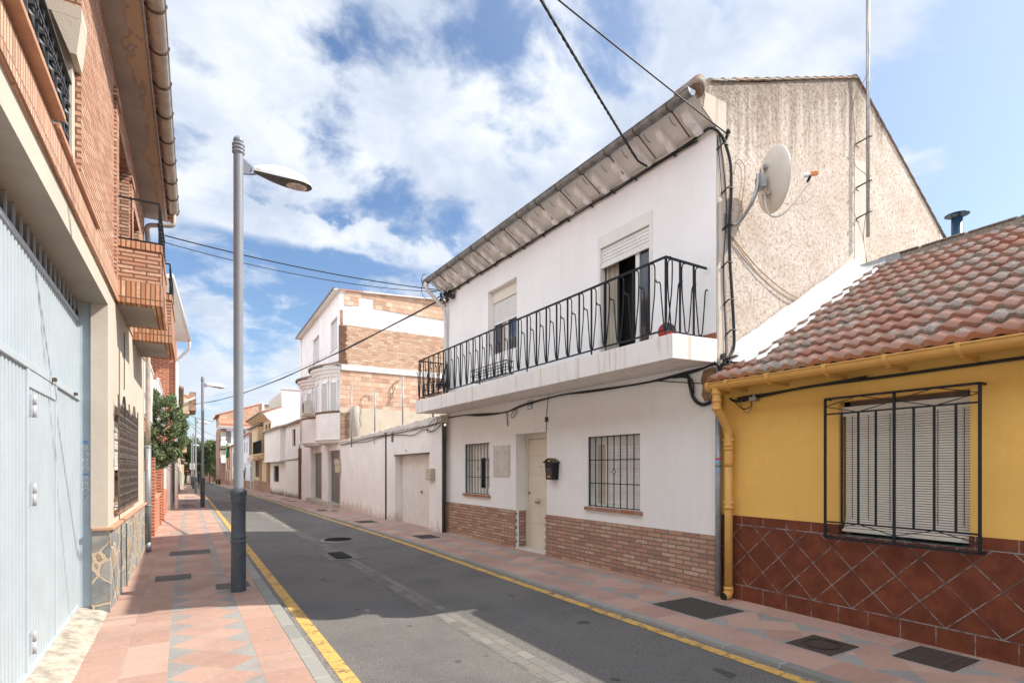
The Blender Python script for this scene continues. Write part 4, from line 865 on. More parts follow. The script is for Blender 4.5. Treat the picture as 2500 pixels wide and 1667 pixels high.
cable('gable_wire', [(smoothpath([P(-.02,-.25,4.31),P(-.02,-.8,4.02),P(-.02,-1.5,3.82),P(-.02,-2.3,3.83),P(-.02,-3.05,4.02)], 6), .006),(smoothpath([P(-.02,-.25,4.29),P(-.02,-.8,3.95),P(-.02,-1.5,3.74),P(-.02,-2.3,3.78),P(-.02,-3.0,3.98)], 6), .005),(smoothpath([P(-.02,-.28,5.05),P(-.02,-.36,5.25),P(-.02,-.50,5.18),P(-.02,-.45,4.8),P(-.02,-.36,4.5),P(-.02,-.40,4.38)], 6), .0045)], 'thin brown wires looping across the rough gable to the tiled roof', 'cable', M['brownwire'])
# satellite dish
sd = thing('satellite_dish', P(-.02,-.17,4.66), 'cream satellite dish on a bent arm fixed to the rough gable', 'satellite dish')
dc = Vector((5.75, 3.87, 4.87)); dn = Vector((0.88, -0.47, 0.10)).normalized()
b = MB(); b.lathe(dc - dn*.03, [(.0,.0),(.10,.005),(.2,.022),(.30,.052),(.345,.072),(.355,.078),(.358,.070),(.345,.060),(.30,.040),(.2,.010),(.10,-.008),(0,-.012)], 40, axis=dn); b.build('reflector', M['dish'], sd)
sideV = dn.cross(Vector((0,0,1))).normalized(); upV = sideV.cross(dn).normalized()
q = lambda a, u_, f: dc + sideV*a + upV*u_ + dn*f
b = MB(); b.tube([q(0,.16,-.07), q(0,-.20,-.07)], .016, 4); b.tube(smoothpath([q(0,-.18,-.08), q(0,-.36,-.06), q(0,-.42,.02), q(0,-.36,.16), q(0,-.12,.40), q(0,-.05,.46)], 5), .012, 6); b.build('feed_arm', M['dish'], sd)
b = MB()
for u_ in (.14, -.16): b.hexa([q(-.06,u_-.02,-.075),q(.06,u_-.02,-.075),q(.06,u_-.02,-.045),q(-.06,u_-.02,-.045),q(-.06,u_+.02,-.075),q(.06,u_+.02,-.075),q(.06,u_+.02,-.045),q(-.06,u_+.02,-.045)])
b.hexa([q(-.07,-.09,-.14),q(.07,-.09,-.14),q(.07,-.09,-.08),q(-.07,-.09,-.08),q(-.07,.05,-.14),q(.07,.05,-.14),q(.07,.05,-.08),q(-.07,.05,-.08)]); b.build('clamp', M['galv'], sd)
b = MB(); b.tube(smoothpath([P(-.01,-.20,4.42), P(-.10,-.28,4.46), q(-.02,-.22,-.22), q(0,-.05,-.15), q(0,.08,-.13)], 6), .022, 8); b.box(W, -.012, .0, -.26, -.12, 4.36, 4.56); b.build('wall_arm', M['galv'], sd)
b = MB(); b.tube([q(0,-.05,.44), q(0,.04,.50)], .016, 6); b.build('holder', M['black'], sd)
b = MB(); b.tube([q(0,.02,.38), q(0,.03,.44)], .028, 10); b.tube([q(0,.03,.44), q(0,.03,.47)], .022, 10, 0); b.tube([q(0,.035,.47), q(0,.04,.57)], .026, 4, 1); b.build('receiver', [M['enamel'], M['orange']], sd)
b = MB(); b.tube(smoothpath([q(0,.02,.55), q(0,-.20,.50), q(0,-.30,.30), q(0,-.24,0), q(0,-.2,-.14), P(-.05,-.26,4.44), P(-.02,-.3,4.6)], 5), .004, 4); b.build('lead', M['pvcwhite'], sd)
# mast
ms = thing('antenna_mast', (8.52, 4.12, 4.95), 'tall grey antenna mast held off the rough gable by three brackets', 'mast')
mx, my = P(-.12, -3.22, 0).x, P(-.12, -3.22, 0).y
b = MB(); b.tube([(mx,my,4.93),(mx,my,9.6)], .024, 10); b.build('pole', M['galv'], ms)
for z in (6.36, 5.72, 5.27):
    b = MB(); b.tube([(mx+.03,my-.03,z+.02),(mx-.02,my+.0,z),P(-.0,-3.12,z-.06)], .011, 6); b.tube([P(0,-3.12,z-.06),P(-.02,-3.12,z-.10),P(-.03,-3.15,z-.11)], .006, 5); b.tube([(mx-.03,my-.03,z),(mx+.04,my-.035,z+.025)], .014, 4); b.build('bracket', M['rod'], ms)
b = MB(); b.tube(smoothpath([(mx-.03,my,8.6),(mx-.02,my-.02,7.4),P(-.01,-3.05,6.9),P(-.01,-3.10,6.4),P(-.01,-3.08,6.0),(mx,my,5.8),(mx+.04,my,5.6),P(-.01,-3.33,5.0),P(-.01,-3.5,4.5)], 6), .005, 4); b.build('lead', M['brownwire'], ms)
# ---------------------------------------------------------------- the yellow single-storey house
Y = Frame((5.329, 0.0), 0.0, 'R'); YP = Y.P
yh = thing('yellow_house', (5.329, 1.0, 0.12), 'low ochre yellow house with tiled plinth and mottled clay tile roof', 'house')
E0, E1 = -5.0, 4.21
wn = (1.86, 2.875, 0.955, 2.215, 0.16)
b = MB(); panel(b, Y, E0, E1, 0.0, 2.60, [wn]); b.box(Y, E0, E1, -.5, -.35, 0, 2.55, 1)
b.poly([YP(E1,0,0),YP(E1,-6.5,0),YP(E1,-6.5,2.5),YP(E1,-3.0,4.2),YP(E1,0,2.6)]); b.poly([YP(E0,0,0),YP(E0,-6.5,0),YP(E0,-6.5,2.5),YP(E0,-3.0,4.2),YP(E0,0,2.6)])
b.build('wall', [M['ochre'], M['dark']], yh)
b = MB(); zt = 1.055
panel(b, Y, E0, E1, 0.0, zt, [(wn[0], wn[1], wn[2], 3, .0)], .010)
b.poly([YP(E0,.001,zt),YP(wn[0],.001,zt),YP(wn[0],.010,zt),YP(E0,.010,zt)]); b.poly([YP(wn[1],.001,zt),YP(E1,.001,zt),YP(E1,.010,zt),YP(wn[1],.010,zt)])
for s in (wn[0]+.004, wn[1]-.004): b.poly([YP(s,.01,.955),YP(s,-.15,.955),YP(s,-.15,zt),YP(s,.01,zt)])
b.poly([YP(E1-.001,.010,0),YP(E1-.001,0,0),YP(E1-.001,0,zt),YP(E1-.001,.01,zt)])
b.build('tiled_plinth', M['ptiles'], yh)
# window with blind and grille
b = MB(); s0, s1, z0, z1, d_ = wn
b.box(Y, s0, s1, -.20, -.155, z0, z1, 1)
for a_, c_, e, g_ in ((s0,s0+.05,z0,z1),(s1-.05,s1,z0,z1),(s0,s1,z1-.06,z1)): b.box(Y, a_, c_, -.155, -.11, e, g_, 0)
win = b.build('window', [M['brownwood'], M['glass']], yh)
b = MB(); b.box(Y, s0, s1, -.15, .006, z0-.02, z0+.004); b.build('sill', M['gutterset'], win)
b = MB(); n = 50; zt_, zb_ = 2.16, 1.005; random.seed(4)
b.box(Y, s0+.01, s1-.004, -.075, -.055, 2.075, 2.165)
for k in range(n):
    z = 2.075 - (k+1)*(2.075-zb_)/n; ob = 0.02*max(0, (k-42)/8)**2*3
    b.hexa([YP(s0+.012,-.075+ob,z+.004),YP(s1-.035,-.075+ob,z+.004),YP(s1-.035,-.062+ob,z+.004),YP(s0+.012,-.062+ob,z+.004),YP(s0+.012,-.072+ob,z+.0195),YP(s1-.035,-.072+ob,z+.0195),YP(s1-.035,-.062+ob,z+.0195),YP(s0+.012,-.062+ob,z+.0195)])
b.box(Y, s0+.0, s1-.02, -.06, -.02, zb_-.012, zb_+.006); 
b.poly([YP(s0+.015,-.085,1.0),YP(s1-.04,-.085,1.0),YP(s1-.04,-.085,2.1),YP(s0+.015,-.085,2.1)], 1)
for s in (s0+.06, s0+.24, s0+.42, s0+.60, s0+.78, s0+.92): b.tube([YP(s,-.058,2.08),YP(s,-.058,1.1),YP(s,-.02,1.0)], .003, 4, 1)
b.tube([YP(2.345,-.05,2.17),YP(2.345,-.05,1.0)], .003, 4, 2)
b.build('blind', [M['blind'], M['brownwood'], M['pvcwhite']], win)
g = MB(); o = .10; g0, g1, h0, h1 = 1.765, 2.945, 0.935, 2.240
for a_, c_ in (((g0,h0),(g0,h1)),((g1,h0),(g1,h1)),((g0,h1),(g1,h1)),((g0,h0),(g1,h0))): g.tube([YP(a_[0],o,a_[1]),YP(c_[0],o,c_[1])], .0135, 4)
for z in (2.095, 1.082): g.tube([YP(g0,o,z),YP(g1,o,z)], .010, 4)
m8 = (g0+g1)/2
g.tube([YP(m8,o+.002,h0),YP(m8,o+.002,h1)], .013, 4)
for k in range(-3, 4):
    if k: g.tube([YP(m8+k*.146,o,1.082),YP(m8+k*.146,o,2.095)], .0105, 4)
for za, zb2 in ((2.095,h1),(h0,1.082)):
    zm = (za+zb2)/2
    for a_, c_ in ((g0,m8),(m8,g1)):
        q_ = (a_+c_)/2
        for p1, p2 in (((a_,zm),(q_,zb2)),((q_,zb2),(c_,zm)),((a_,zm),(q_,za)),((q_,za),(c_,zm))): g.tube([YP(p1[0],o,p1[1]),YP(p2[0],o,p2[1])], .005, 4)
for s, z in ((g0,h0),(g1,h0),(g0,h1),(g1,h1)): g.tube([YP(s,o,z),YP(s,0,z)], .012, 4)
g.build('grille', M['black'], win)
# roof: double-roll clay tiles, each one laid
EX, EZ, SLP, RX = 5.095, 2.532, 0.575, 8.30
b = MB(); random.seed(8); TW, RP = 0.30, 0.285; L = math.hypot(RX-EX, (RX-EX)*SLP); nr = int(L/RP); ux, uz = (RX-EX)/L, (RX-EX)*SLP/L
ncol = int((E1-.02-E0)/TW)
prof = [(0,.0),(.04,.016),(.09,.031),(.15,.037),(.22,.031),(.30,.017),(.38,.006),(.46,.001),(.50,.0),(.54,.016),(.59,.031),(.65,.037),(.72,.031),(.80,.017),(.88,.006),(.95,.001),(1.0,.0)]
for i in range(nr+1):
    for j in range(ncol):
        y1 = E1-.015 - j*TW; d0 = i*RP; d1 = min(d0+RP*1.12, L)
        # the membrane covers the edge against the white gable
        xc = EX+ux*d0
        if j == 0 and xc > 5.35: continue
        tt = random.random(); jl = random.uniform(-.004,.004); rot = random.uniform(-.0015,.0015)
        lo, hi, bt = [], [], []
        for k, h in prof:
            yy = y1 - k*TW*1.0; hh = h+jl*.5
            lo.append((EX+ux*(d0+rot*k*8) - uz*(hh+.050), yy, EZ+uz*(d0+rot*k*8) + ux*(hh+.050))); hi.append((EX+ux*d1 - uz*(hh+.006), yy, EZ+uz*d1 + ux*(hh+.006)))
            bt.append((EX+ux*(d0+.014) - uz*(hh*.55+.008), yy, EZ+uz*(d0+.014) + ux*(hh*.55+.008)))
        a0 = b.add(lo); h0_ = b.add(hi); b0 = b.add(bt)
        for k in range(len(prof)-1):
            b.face((a0+k, h0_+k, h0_+k+1, a0+k+1), 0, True, tt); b.face((b0+k, a0+k, a0+k+1, b0+k+1), 0, False, tt)
        b.face((a0, b0, h0_), 0, False, tt); e_ = len(prof)-1; b.face((a0+e_, h0_+e_, b0+e_), 0, False, tt)
b.build('roof_tiles', M['rooftile'], yh)
b = MB(); b.hexa([(EX,E0,EZ-.06),(EX,E1,EZ-.06),(RX,E1,EZ-.06+(RX-EX)*SLP),(RX,E0,EZ-.06+(RX-EX)*SLP),(EX,E0,EZ-.005),(EX,E1,EZ-.005),(RX,E1,EZ-.005+(RX-EX)*SLP),(RX,E0,EZ-.005+(RX-EX)*SLP)])
RZ = EZ+(RX-EX)*SLP; b.hexa([(RX,E0,RZ-.06),(RX,E1,RZ-.06),(RX+3.4,E1,RZ-2.0),(RX+3.4,E0,RZ-2.0),(RX,E0,RZ),(RX,E1,RZ),(RX+3.4,E1,RZ-1.94),(RX+3.4,E0,RZ-1.94)])
b.build('roof_base', M['concrete'], yh)
b = MB(); random.seed(6); s = E1-.03; flip = 0
while s > E0:      # cement ridge
    e = max(s-random.uniform(.4,.55), E0); dz = random.uniform(-.008,.012)
    b.hexa([(RX-.03,e,RZ-.02),(RX-.03,s,RZ-.02),(RX+.2,s,RZ-.02),(RX+.2,e,RZ-.02),(RX-.015,e,RZ+.105+dz),(RX-.015,s,RZ+.095+dz),(RX+.16,s,RZ+.12+dz),(RX+.16,e,RZ+.12+dz)]); s = e
for k in range(18): y = E1-.3-k*.5; b.hexa([(RX-.035,y-.46,RZ+.105),(RX-.035,y,RZ+.10),(RX+.18,y,RZ+.125),(RX+.18,y-.46,RZ+.125),(RX-.03,y-.46,RZ+.122),(RX-.03,y,RZ+.115),(RX+.17,y,RZ+.145),(RX+.17,y-.46,RZ+.145)])
b.build('ridge', M['ridge'], yh)
b = MB(); b.hexa([(RX-.045,3.62,RZ-.02),(RX-.045,E1,RZ-.06),(RX+.1,E1,RZ-.06),(RX+.1,3.62,RZ-.02),(RX-.04,3.66,RZ+.10),(RX-.04,E1,RZ+.09),(RX+.1,E1,RZ+.09),(RX+.1,3.66,RZ+.10)]); b.build('ridge_flashing', M['pvcgrey'], yh)
# white membrane flashing against the gable
b = MB(); random.seed(14); rows = []
NS = 46
for i in range(NS+1):
    x = 5.42+(8.36-5.42)*i/NS; zr_ = EZ+(x-EX)*SLP; up = .235+.006*math.sin(i*.5)+random.uniform(-.006,.006)
    if 5.42 <= x < 5.6: up *= .6
    wdt = .30+.04*math.sin(i*.55)+random.uniform(-.02,.02)
    wr = random.uniform(-.012,.012)
    rows.append(b.add([(x,4.222,zr_+up),(x+random.uniform(-.01,.01),4.205+wr*.5,zr_+up*.55),(x,4.19,zr_+.12),(x,4.10+wr,zr_+.085+wr),(x,4.10-wdt*.45,zr_+.062+random.uniform(-.008,.008)),(x,4.10-wdt,zr_+.058+random.uniform(0,.02)),(x,4.10-wdt-.01,zr_+.02)]))
for a_, c_ in zip(rows[:-1], rows[1:]):
    for k in range(6): b.face((a_+k, c_+k, c_+k+1, a_+k+1), 0, True)
b.build('flashing', M['flash'], yh)
# gutter
gx, gz = 5.03, 2.512
b = MB(); n = 12; A = []
for s in (4.14, E0): A.append([(gx+.066*math.cos(math.pi+math.pi*q/n), s, gz+.07*math.sin(math.pi+math.pi*q/n)) for q in range(n+1)] + [(gx+.058*math.cos(2*math.pi-math.pi*q/n), s, gz+.060*math.sin(2*math.pi-math.pi*q/n)) for q in range(n+1)])
b.prism(A[0], A[1]); b.tube([(gx-.066,4.14,gz+.002),(gx-.066,E0,gz+.002)], .009, 8); b.poly([(gx+.067*math.cos(math.pi+math.pi*q/n), 4.142, gz+.071*math.sin(math.pi+math.pi*q/n)) for q in range(n+1)])
gut = b.build('gutter', M['pvcochre'], yh)
for k, s in enumerate((4.12, 3.88, 3.40, 2.83, 2.33, 1.83, 1.3, .5)):
    b = MB(); wd = .018
    b.prism([(gx+.075*math.cos(math.pi+math.pi*q/n), s, gz+.080*math.sin(math.pi+math.pi*q/n)) for q in range(n+1)]+[(gx-.075,s,gz+.015)], [(gx+.075*math.cos(math.pi+math.pi*q/n), s-wd*2, gz+.080*math.sin(math.pi+math.pi*q/n)) for q in range(n+1)]+[(gx-.075,s-wd*2,gz+.015)])
    b.box(WF, gx, 5.33, s-.03, s-.01, gz-.09, gz-.06); b.build('gutter_joint', M['pvcochre'], gut)
px_, py_ = 5.24, 4.03
b = MB(); b.tube(smoothpath([(gx+.0,4.03,gz-.04),(gx+.01,4.03,gz-.16),(gx+.02,4.03,gz-.27),(5.13,4.03,2.15),(px_-.02,py_,2.03),(px_,py_,1.92),(px_,py_,1.6)], 5), .047, 14); b.tube([(px_,py_,1.9),(px_,py_,.24)], .044, 14)
b.tube(smoothpath([(px_,py_,.27),(px_,py_,.20),(px_-.03,py_,.165),(px_-.09,py_,.155)], 5), .050, 14, caps=False)
for z in (gz-.09, gz-.17, gz-.26): b.tube([(gx+.01,4.03,z),(gx+.01,4.03,z-.03)], .054, 14)
for z in (1.86, 1.82, 1.16, .26): b.tube([(px_,py_,z),(px_,py_,z-.035)], .052, 14)
for z in (1.90, 1.20): b.tube([(px_,py_-.07,z),(px_,py_+.07,z)], .016, 8); b.tube([(px_,py_,z),(5.33,py_,z)], .012, 6)
b.build('downpipe', M['pvcochre'], yh)
b = MB(); b.lathe((px_-.088,py_,.155), [(0,0),(.045,0)], 12, axis=(-1,0,0)); b.build('pipe_mouth', M['dark'], yh)
# black wires and junction under its gutter
wr = [(smoothpath([(5.29,4.05,2.37),(5.29,3.9,2.33),(5.29,3.2,2.385),(5.29,2.4,2.39),(5.29,1.2,2.40),(5.29,-1,2.40)], 6), .013), (smoothpath([(5.28,3.95,2.36),(5.28,3.4,2.375),(5.28,2.6,2.41)], 6), .01),
      (smoothpath([(5.29,4.02,2.36),(5.27,3.88,2.24),(5.27,3.78,2.25),(5.28,3.76,2.34)], 6), .006), (smoothpath([(5.29,3.95,2.36),(5.27,3.86,2.22),(5.27,3.79,2.19),(5.27,3.75,2.28)], 6), .003)]
for k in range(10): wr.append(([(5.28,3.70+random.uniform(0,.28),2.34+random.uniform(-.03,.04)),(5.27,3.70+random.uniform(0,.28),2.34+random.uniform(-.03,.04))], .01))
cable('gutter_cable_bundle', wr, 'black cables under the ochre gutter of the yellow house', 'cable')
b = MB(); b.box(WF, 5.25, 5.32, 3.70, 3.78, 2.31, 2.35); b.box(WF, 5.26, 5.31, 3.72, 3.74, 2.35, 2.38); tag(b.build('junction_box', M['galv'], loc=(5.29,3.74,2.33)), 'small grey cable junction fixed under the ochre gutter', 'junction box')
# grey conduit between the two houses
b = MB(); b.tube([(5.262,4.185,.12),(5.262,4.185,2.42)], .033, 12); cd = b.build('grey_conduit', M['pvcgrey'], loc=(5.262,4.185,.12)); tag(cd, 'round grey conduit with stickers in the corner between white and yellow house', 'pipe')
for z, m_, hh in ((1.68,'red',.02),(1.645,'stickerblue',.035),(1.60,'ink',.018),(1.55,'stickerblue',.03)):
    b = MB(); b.tube([(5.262,4.185,z),(5.262,4.185,z+hh)], .0345, 12, 0, False); b.build('sticker', M[m_], cd)
# flue behind the ridge
fl = thing('flue_pipe', (9.5,3.47,4.2), 'dark blue metal flue with flat conical cap behind the tiled ridge', 'chimney pipe')
b = MB(); b.tube([(9.5,3.47,3.6),(9.5,3.47,5.16)], .068, 18); b.build('pipe', M['blueflue'], fl)
b = MB(); b.lathe((9.5,3.47,5.20), [(.0,.035),(.145,.0),(.148,-.004),(0,.02)], 24)
for k in range(3): a_ = k*2.1; b.tube([(9.5+.05*math.cos(a_),3.47+.05*math.sin(a_),5.14),(9.5+.06*math.cos(a_),3.47+.06*math.sin(a_),5.215)], .008, 4)
b.build('cap', M['blueflue'], fl)
def wetsoffit():
    m, t = newmat('water_marked_soffit', 0.9, spec=0.2); p = t.sep(t.pos)
    o = t.m('SUBTRACT', p[0], t.m('ADD', -.768, t.m('MULTIPLY', p[1], .0157)))
    n = t.noise(t.vm('MULTIPLY', t.pos, (3.0, 1.5, 1)), 1.0, 5, 0.6); f = t.m('ADD', t.m('MULTIPLY', o, 1.5), t.m('SUBTRACT', n, 0.5))
    c = t.mix(t.smooth(t.noise(t.pos, 2, 4), .3, .7), (0.37,0.325,0.29), (0.43,0.385,0.35)); c = t.mix(t.m('MULTIPLY', t.smooth(f, .34, .36), .75), c, (0.50,0.36,0.235))
    c = t.mix(t.m('MULTIPLY', t.m('MULTIPLY', t.smooth(f, .31, .34), t.smooth(f, .37, .345)), .6), c, (0.28,0.20,0.14)); t.put(t.b.inputs['Base Color'], c); return m
# ---------------------------------------------------------------- the brick house on the left
LF = Frame((-.66, 6.9), 0.9, 'L')
def lp(y, o, z): return LF.P(y-6.9, o, z)          # y is the distance along the street
class LFy(Frame):
    def __init__(s): pass
    def P(s, a, o, z): return lp(a, o, z)
LY = LFy()
lh = thing('brick_house', (-.66, 6.9, 0.12), 'tall left house of raked orange brick over a pale blue garage gate and stone plinth', 'house')
YB, YE = -5.0, 11.52
oA = (1.6, 5.40, 3.70, 5.93, .42); oB = (7.62, 8.95, 3.62, 5.55, .30); oC = (9.35, 10.5, 3.62, 5.35, .22)
b = MB(); panel(b, LY, YB, YE, 3.66, 6.05, [oA, oB, oC]); b.box(LY, YB, YE-.1, -.7, -.55, 3.3, 6.0, 1)
b.poly([lp(YE,0,0),lp(YE,-5,0),lp(YE,-5,6.1),lp(YE,0,6.1)])
for a_, c_ in ((4.35, 5.50),): pass
b.build('brick_wall', [M['leftbrick'], M['dark']], lh)
# rendered jambs and hood of the upper window
b = MB(); b.box(LY, 5.28, 5.395, -.40, -.04, 3.70, 4.93); b.build('window_jamb', M['cream'], lh); b = MB(); b.box(LY, 3.80, 3.98, -.40, -.10, 3.70, 5.0); b.build('window_jamb', M['cream'], lh)
b = MB(); pr = [(5.30,-.10,4.62),(5.50,-.0,4.62)]
b.box(LY, 5.16, 5.394, -.42, .035, 4.93, 5.02); b.hexa([lp(5.16,-.035,4.66),lp(5.394,-.035,4.66),lp(5.394,.005,4.66),lp(5.16,.005,4.66),lp(5.16,-.14,4.928),lp(5.394,-.14,4.928),lp(5.394,.034,4.928),lp(5.16,.034,4.928)])
b.build('window_hood', M['cream'], lh)
# sill copings
for a_, c_, z, o in ((1.4,4.28,3.70,.085),(4.30,5.95,3.665,.055)):
    b = MB(); b.box(LY, a_, c_, -.25, o, z, z+.035)
    b.build('coping', M['terra'], lh, bevel=.004)
# iron railing of the upper opening
rl = MB(); random.seed(3)
r0, r1, z0, z1, oo = 1.6, 5.12, 3.80, 4.40, -.045
rl.box(LY, r0, r1, oo-.03, oo+.03, z1, z1+.015); rl.box(LY, r0, r1, oo-.012, oo+.012, z1-.09, z1-.075); rl.box(LY, r0, r1, oo-.012, oo+.012, z0, z0+.018)
n = 28
for k in range(n+1):
    y = r0+(r1-r0)*k/n
    if k % 2: rl.tube([lp(y,oo,z0),lp(y,oo,z1)], .012, 4)
    else:
        m_ = 14; N0 = len(rl.v); ring = []
        for q in range(m_+1):
            a_ = q*.9; z = z0+(z1-z0)*q/m_; ring.append(rl.add([lp(y+.016*math.cos(a_+i*math.pi/2), oo+.016*math.sin(a_+i*math.pi/2), z) for i in range(4)]))
        for q in range(m_):
            for i in range(4): j = (i+1) % 4; rl.face((ring[q]+i, ring[q]+j, ring[q+1]+j, ring[q+1]+i))
    for z in (z0+.1, z1-.16): rl.box(LY, y-.02, y+.02, oo-.02, oo+.02, z, z+.018)
rl.build('railing', flat('grey_iron', (0.09,0.095,0.10), 0.5, 0.4, 0.2, 10, 0.1), lh)
# soldier course band
b = MB(); b.box(LY, YB, 7.50, -.05, .028, 3.44, 3.662); b.box(LY, 7.50, YE, -.05, .012, 3.44, 3.64); b.build('soldier_course', M['soldier'], lh)
# concrete beam
b = MB(); b.box(LY, YB, 6.93, -.36, .0, 3.25, 3.44); b.box(LY, 6.93, YE, -.2, -.002, 3.25, 3.44); b.build('concrete_beam', M['cream'], lh)
b = MB(); b.poly([lp(YB,.0,3.247),lp(6.93,.0,3.247),lp(6.93,-.5,3.247),lp(YB,-.5,3.247)]); b.build('beam_soffit', M['concrete'], lh)
# ground floor wall beyond the gate
gw = (7.42, 9.62, 1.13, 2.28, .20)
b = MB(); panel(b, LY, 6.90, YE, 0.98, 3.25, [gw])
b.poly([lp(6.90,0,.98),lp(6.90,-.14,.98),lp(6.90,-.14,3.25),lp(6.90,0,3.25)]); b.box(LY, 6.93, YE-.1, -.55, -.42, .1, 3.2, 1)
b.build('rendered_wall', [M['cream'], M['dark']], lh)
b = MB(); b.box(LY, 6.895, YE, -.13, .018, -.15, .955); b.build('stone_plinth', M['stone'], lh)
b = MB(); b.box(LY, 6.87, YE+.01, -.13, .055, .957, .985)
b.box(LY, gw[0]-.03, gw[1]+.03, -.2, .045, 1.085, 1.125); b.build('coping', M['terra'], lh, bevel=.003)
# window with twisted grille
win = MB(); win.box(LY, gw[0], gw[1], -.23, -.195, gw[2], gw[3], 1)
for a_, c_, e, g_ in ((gw[0],gw[0]+.07,gw[2],gw[3]),(gw[1]-.07,gw[1],gw[2],gw[3]),(gw[0],gw[1],gw[3]-.07,gw[3]),(gw[0],gw[1],gw[2],gw[2]+.06),(8.46,8.56,gw[2],gw[3])): win.box(LY, a_, c_, -.195, -.13, e, g_, 0)
win = win.build('window', [M['brownwood'], M['glass']], lh)
b = MB(); slats(b, LY, gw[0]+.07, gw[1]-.07, 1.55, gw[3]-.07, -.15, .05, .007); b.build('shutter', M['shutter'], win)
b = MB(); y0, y1, z0, z1, oo = 7.34, 9.66, 1.10, 2.27, .045
for z in (1.13, 1.27, 1.66, 1.70, 2.02, 2.16): b.box(LY, y0, y1, oo-.008, oo+.008, z, z+.016)
n = 16
for k in range(n+1):
    y = y0+.03+(y1-y0-.06)*k/n
    if k in (0, 8, n): b.tube([lp(y,oo,z0),lp(y,oo,z1)], .012, 4); continue
    m_ = 26; ring = []
    for q in range(m_+1):
        a_ = q*.8; z = z0+(z1-z0)*q/m_; ring.append(b.add([lp(y+.0085*math.cos(a_+i*math.pi/2), oo+.0085*math.sin(a_+i*math.pi/2), z) for i in range(4)]))
    for q in range(m_):
        for i in range(4): j = (i+1) % 4; b.face((ring[q]+i, ring[q]+j, ring[q+1]+j, ring[q+1]+i))
for c_ in (y0+.55, y1-.55):
    for sg in (-1, 1): b.tube(smoothpath([lp(c_+sg*.48,oo,z1-.03),lp(c_+sg*.30,oo,z1+.02),lp(c_+sg*.14,oo,z1+.0),lp(c_+sg*.06,oo,z1+.10),lp(c_,oo,z1+.15)], 4), .011, 5)
for y in (y0, y0+.56, y0+1.12, y1-.56, y1): b.tube([lp(y,oo,z1-.1),lp(y,oo,z1+.12)], .010, 4)
for y in (y0, y1):
    for z in (1.16, 2.17): b.tube([lp(y,oo,z),lp(y,-.02,z)], .009, 4)
b.build('grille', flat('brown_iron', (0.12,0.095,0.08), 0.6, 0.0, 0.2, 10, 0.1), win)
# gate: ribbed steel leaves in the recess
GX = Frame((-.905, 0), 0.0, 'L')
gt = MB(); ribs(gt, GX, YB, 4.80, .22, 2.26, 0, .083, .028); ribs(gt, GX, 4.83, 5.76, .22, 2.14, .003, .083, .028); ribs(gt, GX, 5.79, 6.93, .22, 2.26, 0, .083, .028); ribs(gt, GX, YB, 6.93, 2.31, 3.04, 0, .083, .028)
gate = gt.build('garage_gate', M['gate'], lh)
b = MB()
for a_, c_, z0, z1, o in ((YB,6.93,2.26,2.31,.018),(YB,6.93,3.04,3.075,.014),(YB,6.93,.185,.225,.012),(4.795,4.835,.22,2.26,.016),(5.755,5.795,.22,2.26,.014),(6.90,6.945,.2,3.1,.010),(4.83,5.76,2.14,2.262,.012)): b.box(GX, a_, c_, -.02, o, z0, z1)
b.build('gate_frame', M['gate'], gate, bevel=.003)
for z in (2.02, 1.42, .42):
    b = MB(); b.tube([GX.P(4.86,.035,z),GX.P(4.86,.035,z+.07)], .014, 12); b.tube([GX.P(4.86,.035,z-.085),GX.P(4.86,.035,z-.005)], .014, 12); b.box(GX, 4.815, 4.86, .01, .03, z-.08, z+.065); b.build('hinge', M['hinge'], gate)
for y in (5.55, 6.55): b = MB(); b.box(GX, y, y+.05, .0, .045, 2.275, 2.30); b.build('bolt', M['rod'], gate)
b = MB()
for k in range(64):
    y = -4.9+k*.185
    if y < 6.9: b.box(GX, y, y+.016, -.012, .0, 3.075, 3.245)
b.box(GX, YB, 6.93, -.34, -.30, 3.0, 3.26, 1); b.box(GX, YB, 6.93, -.30, -.06, 3.02, 3.035, 1); b.build('louvre', [M['gatepost'], M['dark']], gate)
b = MB(); b.box(WF, -.905, -.79, 6.935, 6.99, .10, 3.25); post = b.build('gate_post', M['gatepost'], lh)
random.seed(8); z = 1.83
for k in range(11):
    hh = random.choice((.028, .035, .045, .022)); b = MB(); x0 = -.872+random.uniform(-.004,.006); x1 = x0+random.uniform(.045,.062)
    if k in (4, 7, 9, 10):
        b.prism([( (x0+x1)/2+(x1-x0)/2*math.cos(q*math.pi/8), 6.9325, z+hh/2+hh/2*math.sin(q*math.pi/8)) for q in range(16)], [((x0+x1)/2+(x1-x0)/2*math.cos(q*math.pi/8), 6.9345, z+hh/2+hh/2*math.sin(q*math.pi/8)) for q in range(16)])
    else: b.box(WF, x0, x1, 6.9325, 6.9345, z, z+hh)
    for q in range(3): b.box(WF, x0+.010, x1-.010-random.uniform(0,.02), 6.9318, 6.9325, z+hh*(.25+.2*q), z+hh*(.25+.2*q)+.003, 1)
    b.build('sticker', [M['stickerblue'] if k in (0, 6) else M['sticker'], M['ink']], post); z -= hh+random.choice((.012, .03, .02))
